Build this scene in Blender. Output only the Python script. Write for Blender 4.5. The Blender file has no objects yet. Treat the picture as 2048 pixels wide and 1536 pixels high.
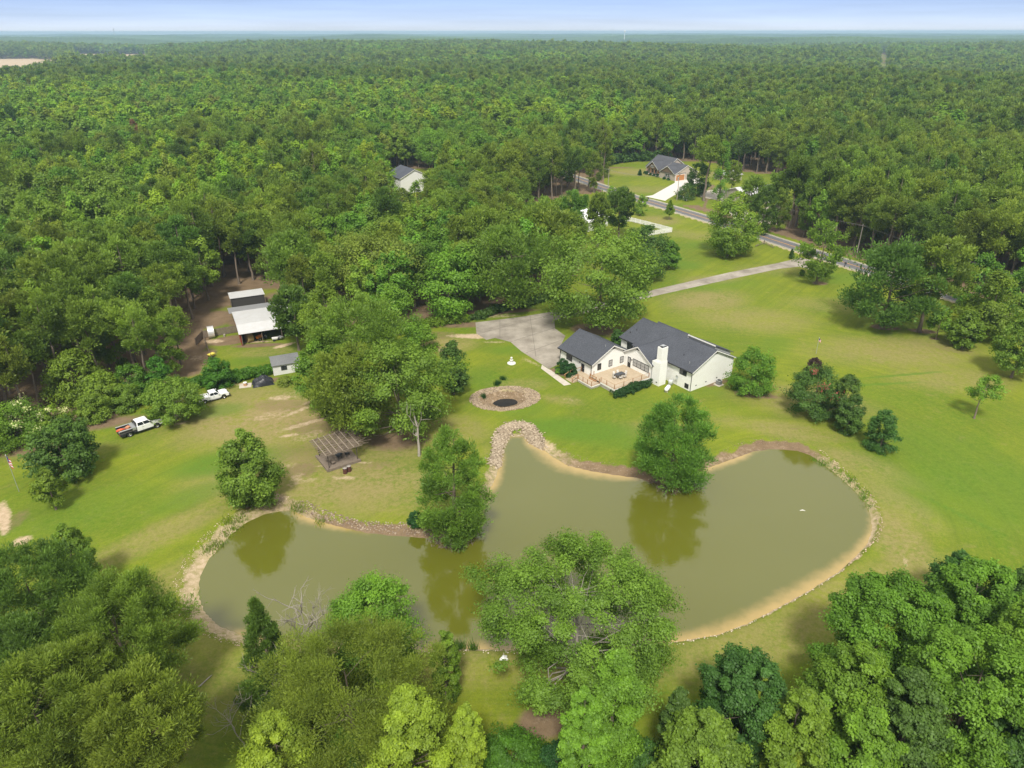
import bpy, bmesh, math, random
import numpy as np
from mathutils import Vector, Matrix
R_ = math.radians
SC = bpy.context.scene
COL = SC.collection

# ------------------------------------------------------------------ camera, light, exposure
H0 = 60.0
FPX = 1421.0
PITCH = math.atan(705.0 / FPX)
SP, CP = math.sin(PITCH), math.cos(PITCH)
cam = bpy.data.cameras.new('camera')
camo = bpy.data.objects.new('camera', cam)
COL.objects.link(camo)
camo.location = (0, 0, H0)
camo.rotation_euler = (Matrix.Rotation(R_(90) - PITCH, 3, 'X') @ Matrix.Rotation(R_(-0.06), 3, 'Z')).to_euler()
cam.sensor_width = 36
cam.lens = 36 * FPX / 2048
cam.clip_start = 0.5
cam.clip_end = 60000
SC.camera = camo

SUN_EL, SUN_AZ = 54.0, 266.0   # azimuth of the sun, degrees counter-clockwise from +X
sun = bpy.data.lights.new('sun', 'SUN')
sun.energy = 3.3
sun.angle = R_(9)
sun.color = (1.0, 0.95, 0.85)
suno = bpy.data.objects.new('sun', sun)
COL.objects.link(suno)
sd_ = Vector((math.cos(R_(SUN_EL)) * math.cos(R_(SUN_AZ)), math.cos(R_(SUN_EL)) * math.sin(R_(SUN_AZ)), math.sin(R_(SUN_EL))))
suno.rotation_euler = sd_.to_track_quat('Z', 'Y').to_euler()

W = bpy.data.worlds.new('World')
SC.world = W
W.use_nodes = True
nt = W.node_tree
nt.nodes.clear()
def N(nt, t, **k):
    n = nt.nodes.new(t)
    for a, b in k.items():
        if a == 'inp':
            for i, v in b.items():
                n.inputs[i].default_value = v
        else:
            setattr(n, a, b)
    return n
out = N(nt, 'ShaderNodeOutputWorld')
bg = N(nt, 'ShaderNodeBackground')
sky = N(nt, 'ShaderNodeTexSky', sky_type='NISHITA', sun_disc=False)
sky.sun_elevation = R_(SUN_EL)
sky.sun_rotation = R_(90 - SUN_AZ)
sky.air_density = 1.0
sky.dust_density = 2.0
tc = N(nt, 'ShaderNodeTexCoord')
sx = N(nt, 'ShaderNodeSeparateXYZ')
ramp = N(nt, 'ShaderNodeValToRGB')
cr = ramp.color_ramp
cr.elements[0].position = 0.0
cr.elements[0].color = (8.4, 9.0, 10.0, 1)
cr.elements[1].position = 1.0
cr.elements[1].color = (10.2, 9.7, 9.1, 1)
for p, c in ((0.004, (7.7, 8.6, 10.0)), (0.016, (5.9, 7.4, 10.0)), (0.034, (4.3, 6.0, 9.6)), (0.09, (5.6, 6.9, 9.6)), (0.22, (9.7, 9.7, 9.9)), (0.5, (10.9, 10.5, 9.9))):
    e = cr.elements.new(p)
    e.color = (*c, 1)
nz = N(nt, 'ShaderNodeTexNoise', inp={'Scale': 2.2, 'Detail': 6.0, 'Roughness': 0.6})
mp = N(nt, 'ShaderNodeMapping')
mp.inputs['Scale'].default_value = (1, 1, 22)
nm = N(nt, 'ShaderNodeMapRange', inp={'From Min': 0.35, 'From Max': 0.7, 'To Min': 0.90, 'To Max': 1.12})
mulv = N(nt, 'ShaderNodeVectorMath', operation='SCALE')
mix = N(nt, 'ShaderNodeMix', data_type='RGBA')
mix.inputs[0].default_value = 0.86
L = nt.links.new
L(tc.outputs['Generated'], sx.inputs[0])
L(sx.outputs['Z'], ramp.inputs[0])
L(tc.outputs['Generated'], mp.inputs[0])
L(mp.outputs[0], nz.inputs['Vector'])
L(nz.outputs[0], nm.inputs[0])
L(ramp.outputs[0], mulv.inputs[0])
L(nm.outputs[0], mulv.inputs['Scale'])
L(sky.outputs[0], mix.inputs[6])
L(mulv.outputs[0], mix.inputs[7])
L(mix.outputs[2], bg.inputs[0])
bg.inputs[1].default_value = 0.078
L(bg.outputs[0], out.inputs[0])

SC.view_settings.view_transform = 'Standard'
SC.view_settings.look = 'None'
SC.view_settings.exposure = 0.56
SC.view_settings.gamma = 1
SC.cycles.max_bounces = 6
SC.cycles.diffuse_bounces = 4
SC.cycles.glossy_bounces = 3
SC.cycles.transmission_bounces = 3
SC.cycles.volume_bounces = 1
SC.cycles.caustics_reflective = False
SC.cycles.caustics_refractive = False

# ------------------------------------------------------------------ helpers
def G(px, py, z=0.0):
    """point of the place seen at a pixel of the survey photograph, at height z"""
    u, v = px - 1024.0, py - 768.0
    t = (H0 - z) / (FPX * SP + v * CP)
    return np.array([u * t, (FPX * CP - v * SP) * t])

def proj(x, y, z):
    dz = z - H0
    d = y * CP - dz * SP
    return 1024 + FPX * x / d, 768 - FPX * (y * SP + dz * CP) / d

def smooth(a, b, x):
    t = np.clip((x - a) / (b - a), 0, 1)
    return t * t * (3 - 2 * t)

def tag(o, label=None, cat=None, group=None, kind=None):
    if label: o['label'] = label
    if cat: o['category'] = cat
    if group: o['group'] = group
    if kind: o['kind'] = kind
    return o

def empty(name, loc, rz=0.0, label=None, cat=None, group=None):
    o = bpy.data.objects.new(name, None)
    o.empty_display_size = 0.3
    COL.objects.link(o)
    o.location = (loc[0], loc[1], loc[2] if len(loc) > 2 else gz(loc[0], loc[1]))
    o.rotation_euler = (0, 0, rz)
    return tag(o, label, cat, group)

def copy_tree(o, parent=None):
    c = o.copy()
    COL.objects.link(c)
    c.parent = parent
    for ch in list(o.children):
        copy_tree(ch, c)
    return c

def mesh_np(name, V, Fq, mats, attr=None, midx=None, smooth_=False):
    V = np.asarray(V, dtype=np.float32)
    Fq = np.asarray(Fq, dtype=np.int32)
    me = bpy.data.meshes.new(name)
    n, k = Fq.shape
    me.vertices.add(len(V))
    me.vertices.foreach_set('co', V.ravel())
    me.loops.add(n * k)
    me.loops.foreach_set('vertex_index', Fq.ravel())
    me.polygons.add(n)
    me.polygons.foreach_set('loop_start', np.arange(0, n * k, k, dtype=np.int32))
    me.polygons.foreach_set('loop_total', np.full(n, k, dtype=np.int32))
    if midx is not None:
        me.polygons.foreach_set('material_index', np.asarray(midx, dtype=np.int32))
    me.polygons.foreach_set('use_smooth', np.full(n, smooth_, dtype=bool))
    for m in mats:
        me.materials.append(m)
    for an, (typ, dat) in (attr or {}).items():
        a = me.attributes.new(an, typ, 'POINT')
        a.data.foreach_set('value' if typ == 'FLOAT' else 'color' if typ == 'FLOAT_COLOR' else 'vector', np.asarray(dat, dtype=np.float32).ravel())
    me.update(calc_edges=True)
    return me

def obj(name, me, parent=None, loc=(0, 0, 0), rz=0.0):
    o = bpy.data.objects.new(name, me)
    COL.objects.link(o)
    o.parent = parent
    o.location = loc
    o.rotation_euler = (0, 0, rz)
    return o

class MB:
    """collects boxes, bars and tubes, then links them as one mesh object"""
    def __init__(s):
        s.v, s.f, s.m, s.mats = [], [], [], []
    def add(s, vs, fs, mat):
        if mat not in s.mats: s.mats.append(mat)
        mi = s.mats.index(mat)
        b = len(s.v)
        s.v += [tuple(map(float, v)) for v in vs]
        s.f += [tuple(b + i for i in f) for f in fs]
        s.m += [mi] * len(fs)
        return s
    def box(s, x0, x1, y0, y1, z0, z1, mat):
        vs = [(x, y, z) for z in (z0, z1) for y in (y0, y1) for x in (x0, x1)]
        return s.add(vs, [(0, 2, 3, 1), (4, 5, 7, 6), (0, 1, 5, 4), (2, 6, 7, 3), (0, 4, 6, 2), (1, 3, 7, 5)], mat)
    def hexa(s, a, b, mat):
        """a, b: two quads of 4 points each, joined"""
        return s.add(list(a) + list(b), [(3, 2, 1, 0), (4, 5, 6, 7)] + [(i, (i + 1) % 4, (i + 1) % 4 + 4, i + 4) for i in range(4)], mat)
    def prism(s, pts, axis, a, b, mat):
        """pts in the two other axes, extruded along axis from a to b"""
        def P(p, q):
            r = list(p); r.insert(axis, q); return r
        n = len(pts)
        return s.add([P(p, a) for p in pts] + [P(p, b) for p in pts],
                     [tuple(range(n))[::-1], tuple(range(n, 2 * n))] + [(i, (i + 1) % n, (i + 1) % n + n, i + n) for i in range(n)], mat)
    def tube(s, pts, rad, mat, k=6, cap=True):
        pts = [Vector(p) for p in pts]
        if not hasattr(rad, '__len__'): rad = [rad] * len(pts)
        vs, fs = [], []
        for i, p in enumerate(pts):
            d = (pts[min(i + 1, len(pts) - 1)] - pts[max(i - 1, 0)]).normalized()
            a = d.cross(Vector((0.13, 0.31, 0.94)))
            if a.length < 0.05: a = d.cross(Vector((1, 0, 0)))
            a.normalize()
            b = d.cross(a)
            for j in range(k):
                t = 2 * math.pi * j / k
                vs.append(p + (a * math.cos(t) + b * math.sin(t)) * rad[i])
        for i in range(len(pts) - 1):
            for j in range(k):
                j2 = (j + 1) % k
                fs.append((i * k + j, i * k + j2, (i + 1) * k + j2, (i + 1) * k + j))
        if cap:
            fs.append(tuple(range(k))[::-1])
            fs.append(tuple(range((len(pts) - 1) * k, len(pts) * k)))
        return s.add(vs, fs, mat)
    def cyl(s, x, y, z0, z1, r, mat, k=16, r2=None):
        return s.tube([(x, y, z0), (x, y, z1)], [r, r if r2 is None else r2], mat, k)
    def lathe(s, prof, mat, k=20, x=0, y=0):
        vs, fs = [], []
        for r, z in prof:
            for j in range(k):
                t = 2 * math.pi * j / k
                vs.append((x + r * math.cos(t), y + r * math.sin(t), z))
        for i in range(len(prof) - 1):
            for j in range(k):
                j2 = (j + 1) % k
                fs.append((i * k + j, i * k + j2, (i + 1) * k + j2, (i + 1) * k + j))
        return s.add(vs, fs, mat)
    def loft(s, rings, mat, cap=True):
        k = len(rings[0])
        vs = [p for r in rings for p in r]
        fs = []
        for i in range(len(rings) - 1):
            for j in range(k):
                j2 = (j + 1) % k
                fs.append((i * k + j, i * k + j2, (i + 1) * k + j2, (i + 1) * k + j))
        if cap:
            fs += [tuple(range(k))[::-1], tuple(range((len(rings) - 1) * k, len(rings) * k))]
        return s.add(vs, fs, mat)
    def build(s, name, parent=None, loc=(0, 0, 0), rz=0.0, bevel=0.0, smooth_=False):
        me = bpy.data.meshes.new(name)
        me.from_pydata(s.v, [], s.f)
        for m in s.mats: me.materials.append(m)
        me.polygons.foreach_set('material_index', s.m)
        bm = bmesh.new(); bm.from_mesh(me)
        bmesh.ops.recalc_face_normals(bm, faces=bm.faces)
        bm.to_mesh(me); bm.free()
        if smooth_: me.polygons.foreach_set('use_smooth', [True] * len(me.polygons))
        me.update()
        o = obj(name, me, parent, loc, rz)
        if bevel:
            b = o.modifiers.new('bevel', 'BEVEL'); b.width = bevel; b.segments = 2; b.limit_method = 'ANGLE'
        return o

# ------------------------------------------------------------------ materials
def mat(name, rgb, rough=0.7, metal=0.0, noise=None, bump=None, spec=0.4, coord='Object'):
    """noise=(scale, amount, second rgb)  bump=(scale, strength)"""
    m = bpy.data.materials.new(name)
    m.use_nodes = True
    nt = m.node_tree
    p = nt.nodes['Principled BSDF']
    p.inputs['Base Color'].default_value = (*rgb, 1)
    p.inputs['Roughness'].default_value = rough
    p.inputs['Metallic'].default_value = metal
    p.inputs['Specular IOR Level'].default_value = spec
    tc = N(nt, 'ShaderNodeTexCoord')
    if noise:
        nz = N(nt, 'ShaderNodeTexNoise', inp={'Scale': noise[0], 'Detail': 5.0, 'Roughness': 0.65})
        mr = N(nt, 'ShaderNodeMapRange', inp={'From Min': 0.3, 'From Max': 0.7, 'To Min': 0.0, 'To Max': noise[1]})
        mx = N(nt, 'ShaderNodeMix', data_type='RGBA')
        mx.inputs[6].default_value = (*rgb, 1)
        mx.inputs[7].default_value = (*noise[2], 1)
        nt.links.new(tc.outputs[coord], nz.inputs['Vector'])
        nt.links.new(nz.outputs[0], mr.inputs[0])
        nt.links.new(mr.outputs[0], mx.inputs[0])
        nt.links.new(mx.outputs[2], p.inputs['Base Color'])
    if bump:
        nb = N(nt, 'ShaderNodeTexNoise', inp={'Scale': bump[0], 'Detail': 4.0})
        b = N(nt, 'ShaderNodeBump', inp={'Strength': bump[1], 'Distance': 0.1})
        nt.links.new(tc.outputs[coord], nb.inputs['Vector'])
        nt.links.new(nb.outputs[0], b.inputs['Height'])
        nt.links.new(b.outputs[0], p.inputs['Normal'])
    return m

def leafmat(name, rgb, var=0.25, hue=0.02, trans=0.45, tip=None):
    m = bpy.data.materials.new(name)
    m.use_nodes = True
    nt = m.node_tree
    L = nt.links.new
    nt.nodes.clear()
    out = N(nt, 'ShaderNodeOutputMaterial')
    at = N(nt, 'ShaderNodeAttribute', attribute_name='tint')
    oi = N(nt, 'ShaderNodeObjectInfo')
    mx = N(nt, 'ShaderNodeMix', data_type='RGBA')
    mx.inputs[6].default_value = (rgb[0] * 0.52, rgb[1] * 0.57, rgb[2] * 0.62, 1)
    t = tip or (rgb[0] * 1.42, rgb[1] * 1.38, rgb[2] * 1.2)
    mx.inputs[7].default_value = (*t, 1)
    L(at.outputs['Fac'], mx.inputs[0])
    hs = N(nt, 'ShaderNodeHueSaturation')
    mh = N(nt, 'ShaderNodeMapRange', inp={'To Min': 0.5 - hue, 'To Max': 0.5 + hue})
    mv = N(nt, 'ShaderNodeMapRange', inp={'To Min': -var, 'To Max': var})
    va = N(nt, 'ShaderNodeMath', operation='MULTIPLY_ADD', inp={2: 1.0})
    ml = N(nt, 'ShaderNodeMath', operation='MULTIPLY', inp={1: 7.31})
    fr = N(nt, 'ShaderNodeMath', operation='FRACT')
    L(oi.outputs['Random'], mh.inputs[0])
    L(oi.outputs['Random'], ml.inputs[0])
    L(ml.outputs[0], fr.inputs[0])
    L(fr.outputs[0], mv.inputs[0])
    L(mv.outputs[0], va.inputs[0]); L(oi.outputs['Alpha'], va.inputs[1])
    L(mh.outputs[0], hs.inputs['Hue'])
    L(va.outputs[0], hs.inputs['Value'])
    L(mx.outputs[2], hs.inputs['Color'])
    d = N(nt, 'ShaderNodeBsdfDiffuse')
    tr = N(nt, 'ShaderNodeBsdfTranslucent')
    gl = N(nt, 'ShaderNodeBsdfGlossy', inp={'Roughness': 0.55})
    gl.inputs['Color'].default_value = (0.8, 0.85, 0.8, 1)
    ms = N(nt, 'ShaderNodeMixShader', inp={0: trans})
    mg = N(nt, 'ShaderNodeMixShader', inp={0: 0.02})
    L(hs.outputs[0], d.inputs[0])
    L(hs.outputs[0], tr.inputs[0])
    L(d.outputs[0], ms.inputs[1])
    L(tr.outputs[0], ms.inputs[2])
    L(ms.outputs[0], mg.inputs[1])
    L(gl.outputs[0], mg.inputs[2])
    L(mg.outputs[0], out.inputs[0])
    return m

LM = dict(
    pine=leafmat('pine_needles', (0.172, 0.255, 0.031), 0.22, 0.015),
    pined=leafmat('dark_pine_needles', (0.105, 0.192, 0.028), 0.18, 0.012),
    broad=leafmat('broad_leaves', (0.150, 0.270, 0.024), 0.25, 0.02),
    bright=leafmat('bright_leaves', (0.235, 0.36, 0.026), 0.2, 0.02),
    fresh=leafmat('fresh_leaves', (0.165, 0.315, 0.028), 0.15, 0.01),
    yellow=leafmat('yellow_green_leaves', (0.25, 0.36, 0.03), 0.15, 0.01),
    olive=leafmat('olive_leaves', (0.205, 0.265, 0.035), 0.2, 0.01),
    dark=leafmat('dark_leaves', (0.078, 0.165, 0.028), 0.2, 0.015),
    cypress=leafmat('feathery_needles', (0.145, 0.285, 0.036), 0.1, 0.01),
    oak=leafmat('oak_leaves', (0.165, 0.272, 0.03), 0.12, 0.01),
    red=leafmat('rust_red_needles', (0.22, 0.115, 0.055), 0.1, 0.01),
    purple=leafmat('purple_brown_leaves', (0.07, 0.04, 0.035), 0.1, 0.01),
    vine=leafmat('vine_leaves', (0.085, 0.21, 0.018), 0.12, 0.012),
    hedge=leafmat('hedge_leaves', (0.03, 0.10, 0.022), 0.12, 0.01),
    flower=leafmat('coral_flowers', (0.42, 0.12, 0.09), 0.1, 0.01),
    cream=leafmat('cream_flowers', (0.7, 0.72, 0.4), 0.1, 0.01),
)
BARK = mat('bark', (0.13, 0.10, 0.075), 0.9, noise=(3, 0.8, (0.22, 0.18, 0.14)))
BARKL = mat('pale_bark', (0.36, 0.33, 0.28), 0.9, noise=(3, 0.8, (0.22, 0.2, 0.17)))
DEADW = mat('dead_wood', (0.33, 0.30, 0.26), 0.9, noise=(4, 0.8, (0.25, 0.22, 0.19)))

# ------------------------------------------------------------------ pond outline and ground shape
# px, py, bank width (m), shallow width (m), bank colour 0 brown 1 pale sand
POND = [(1010,885,2,1,.5),(1020,874,2,1,.5),(1048,873,2,1,.5),(1058,885,2,1.5,.6),(1066,889,2.2,2,.7),(1083,897,2.6,2.6,.8),(1102,913,2.6,3,.5),(1134,932,2.6,3,.3),(1181,943,2.4,2.6,.1),
 (1229,951,2.2,2.2,0),(1277,957,2.0,1.2,0),(1300,966,1.6,.6,0),(1340,972,1.2,.5,0),(1381,960,1.5,.6,.2),(1413,938,2.2,1.6,.3),(1480,914,2.4,1.6,.2),(1508,904,2.6,1,.1),(1541,900,2.8,.7,0),
 (1591,902,2.4,.5,0),(1619,911,2.0,.4,.2),(1646,929,1.6,.7,.5),(1674,951,1.4,.8,.6),(1702,976,1.3,.8,.6),(1730,1004,1.3,.9,.6),(1741,1032,1.3,1,.6),(1744,1060,1.1,1.2,.7),(1735,1089,.7,1.6,.9),
 (1711,1116,.5,1.8,1),(1677,1145,.4,2.2,1),(1622,1181,.4,2.6,1),(1560,1215,.4,2.6,1),(1492,1250,.4,2.4,1),(1434,1272,.5,2.4,1),(1361,1284,.6,1.8,.9),(1290,1294,.6,1.6,.8),(1228,1300,.7,1.6,.8),
 (1140,1302,.7,1.6,.7),(1057,1301,.7,1.8,.7),(980,1300,.8,1.8,.7),(920,1299,.8,1.8,.8),(838,1302,.9,2.2,.8),(780,1304,1,2,.8),(700,1306,1.1,1.8,.8),(620,1300,1.5,1.6,.8),(545,1285,2,1.4,.8),
 (480,1267,2.2,1.2,.7),(438,1250,2.4,.8,.8),(410,1222,2.6,.5,.8),(399,1190,2.8,.4,.8),(401,1154,2.8,.4,.8),(421,1116,2.8,.3,.8),(459,1072,2.8,.3,.8),(493,1045,2.8,.3,.6),(534,1027,2.6,.3,.4),
 (582,1021,2.2,1,.4),(616,1036,1.8,1.8,.4),(668,1051,1.6,1.5,.1),(731,1066,1.9,.9,0),(793,1073,2.2,.4,0),(861,1077,2.4,.3,0),(920,1079,1.5,.2,0),(955,1070,1,.2,0),(968,1040,1.2,.4,.2),(972,1010,1.6,.9,.4),(976,985,1.8,1.5,.5),
 (990,961,2,1.6,.6),(1003,922,2,1.2,.6),(1007,897,2,.8,.5)]
WZ = -0.7
PP = np.array([G(p[0], p[1], WZ) for p in POND])
PA = np.array([p[2:] for p in POND])

def pond_sd(x, y):
    """signed distance to the water's edge (positive outside) with interpolated bank data"""
    x = np.asarray(x, float); y = np.asarray(y, float)
    best = np.full(x.shape, 1e9); info = np.zeros(x.shape + (3,)); inside = np.zeros(x.shape, bool)
    n = len(PP)
    for i in range(n):
        a, b = PP[i], PP[(i + 1) % n]
        d = b - a
        t = np.clip(((x - a[0]) * d[0] + (y - a[1]) * d[1]) / (d @ d), 0, 1)
        dist = np.hypot(x - a[0] - t * d[0], y - a[1] - t * d[1])
        k = dist < best
        best = np.where(k, dist, best)
        ii = PA[i] * (1 - t[..., None]) + PA[(i + 1) % n] * t[..., None]
        info = np.where(k[..., None], ii, info)
        c = ((a[1] > y) != (b[1] > y)) & (x < (b[0] - a[0]) * (y - a[1]) / (b[1] - a[1] + 1e-12) + a[0])
        inside ^= c
    return np.where(inside, -best, best), info

BAS = G(1010, 797)       # stone-lined basin
BAX, BAY = 6.1, 4.9
def basin_r(x, y):
    dx, dy = x - BAS[0], y - BAS[1]
    a = np.arctan2(dy, dx)
    return np.hypot(dx / BAX, dy / BAY) / (1 + 0.06 * np.sin(2 * a + 0.6) + 0.04 * np.sin(3 * a))

def terrain(x, y):
    r = np.hypot(x, y)
    f = smooth(420, 1100, r)
    far = smooth(1500, 5000, r)
    return f * ((5 + 3 * far) * np.sin(x / 330 + 1.1 + y / 1700) + (6 + 3 * far) * np.sin(y / 290 + 0.4 + x / 1400) + 2.5 * np.sin(x / 120 + y / 170)) - f * 2

def ground_z(x, y, sd=None, info=None):
    x = np.asarray(x, float); y = np.asarray(y, float)
    z = terrain(x, y)
    if sd is None:
        near = (np.abs(x) < 70) & (y > 40) & (y < 125)
        sd = np.full(x.shape, 99.0); info = np.ones(x.shape + (3,))
        if near.any():
            s, i = pond_sd(x[near], y[near]); sd[near] = s; info[near] = i
    bw = np.maximum(info[..., 0], 0.5) * 1.05
    zb = np.where(sd < 0, WZ + np.maximum(sd * 0.3, -1.2), WZ * (1 - smooth(0, 1, sd / bw)))
    z = np.where(sd < bw, zb, z)
    br = basin_r(x, y)
    z = z - 1.15 * (1 - smooth(0.15, 0.92, br)) + 0.12 * np.exp(-((br - 1.0) / 0.08) ** 2)
    return z

def gz(x, y):
    return float(ground_z(np.array([x]), np.array([y]))[0])

# ------------------------------------------------------------------ clearings in the wood (ground polygons)
def poly(*p):
    return np.array([G(a, b) for a, b in p])
OPEN = [
    poly((-500,1010),(-100,935),(0,905),(130,868),(210,842),(300,800),(350,772),(364,745),(390,700),(410,640),(428,600),(452,573),(545,568),(590,605),(612,660),(700,672),(870,655),(950,638),(1040,622),(1080,560),(1160,540),
         (1150,480),(1190,455),(1205,400),(1225,368),(1290,388),(1390,414),(1500,447),(1600,480),(1700,513),(1800,548),(2000,615),(2150,668),(3000,900),(3000,1536),(2400,1700),(-500,1700)),
    poly((1212,385),(1204,328),(1290,322),(1400,322),(1475,336),(1470,362),(1420,372),(1405,420),(1280,392)),
    poly((1405,430),(1430,372),(1490,345),(1600,352),(1640,400),(1580,420),(1570,458),(1505,452)),
    poly((1040,480),(1040,420),(1120,395),(1230,380),(1240,480),(1160,520),(1060,510)),
    poly((745,372),(790,338),(880,338),(900,372),(880,400),(800,405)),
    np.array([G(768,386,18),G(850,386,18),G(858,350),G(770,350)]),
]
def field(near, far):
    return np.array([G(a, b, 17.0) * 0 + np.array([G(a, b, 17.0)[0], G(a, b, 17.0)[1]]) for a, b in near] + [G(a, b) for a, b in far])
FIELDS_OLD = [poly((-300,131),(-300,112),(60,112),(115,118),(110,124),(20,134)), poly((1753,123),(1757,100),(1770,100),(1786,121),(1786,129),(1762,130)),
          poly((150,108),(150,104),(300,104),(300,108)), poly((740,111),(740,109),(860,109),(860,111.5))]
FIELDS = [field([(-400,136),(20,136),(110,124),(118,122)], [(112,116),(60,114),(-400,114)]), field([(1757,131),(1786,131)], [(1775,104),(1757,104)]), field([(140,110),(300,109)], [(295,105.5),(150,106)])]
def inpoly(P, x, y):
    ins = np.zeros(x.shape, bool)
    n = len(P)
    for i in range(n):
        a, b = P[i], P[(i + 1) % n]
        ins ^= ((a[1] > y) != (b[1] > y)) & (x < (b[0] - a[0]) * (y - a[1]) / (b[1] - a[1] + 1e-12) + a[0])
    return ins
def is_open(x, y):
    o = np.zeros(x.shape, bool)
    for P in OPEN + FIELDS:
        o |= inpoly(P, x, y)
    return o

# ------------------------------------------------------------------ the ground sheet
def axis(lo, hi, step, far_lo, far_hi, g=1.12):
    a = list(np.arange(lo, hi + 1e-6, step))
    s = step; v = hi
    while v < far_hi:
        s *= g; v += s; a.append(v)
    s = step; v = lo; pre = []
    while v > far_lo:
        s *= g; v -= s; pre.append(v)
    return np.array(pre[::-1] + a)
gx = axis(-98, 104, 0.55, -15500, 15500, 1.05)
gy = axis(34, 150, 0.5, -400, 15500, 1.022)
gy = gy[gy > -600]
X, Y = np.meshgrid(gx, gy)
SD, INFO = np.full(X.shape, 99.0), np.ones(X.shape + (3,))
nr = (np.abs(X) < 110) & (Y > 30) & (Y < 160)
s_, i_ = pond_sd(X[nr], Y[nr]); SD[nr] = s_; INFO[nr] = i_
Z = ground_z(X, Y, np.where(nr, SD, 99.0), INFO)
# wear and plant cover, as four masks: dry grass, bare brown soil, pale sand, lush grass
MK = np.zeros(X.shape + (4,))
RNG = np.random.default_rng(5)
def wob(x, y, s, ph=0.0):
    return (np.sin(x / s + ph) + np.sin(y / s * 1.13 + 1.7 * ph + 2) + np.sin((x + y) / s * 0.71 + ph * 0.6) + np.sin((x - y * 0.8) / s * 1.57 + 4 + ph)) / 4
def blob(px, py, rx, ry, ang, ch, amp, soft=0.6):
    c = G(px, py)
    a = R_(ang)
    dx, dy = X - c[0], Y - c[1]
    u = (dx * math.cos(a) + dy * math.sin(a)) / rx
    v = (-dx * math.sin(a) + dy * math.cos(a)) / ry
    d = np.hypot(u, v) + 0.25 * wob(X, Y, 0.3 * (rx + ry), px * 0.1)
    MK[..., ch] = np.maximum(MK[..., ch], amp * (1 - smooth(1 - soft, 1 + soft * 0.5, d)))
DRY, DIRT, SAND, LUSH = 0, 1, 2, 3
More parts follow.
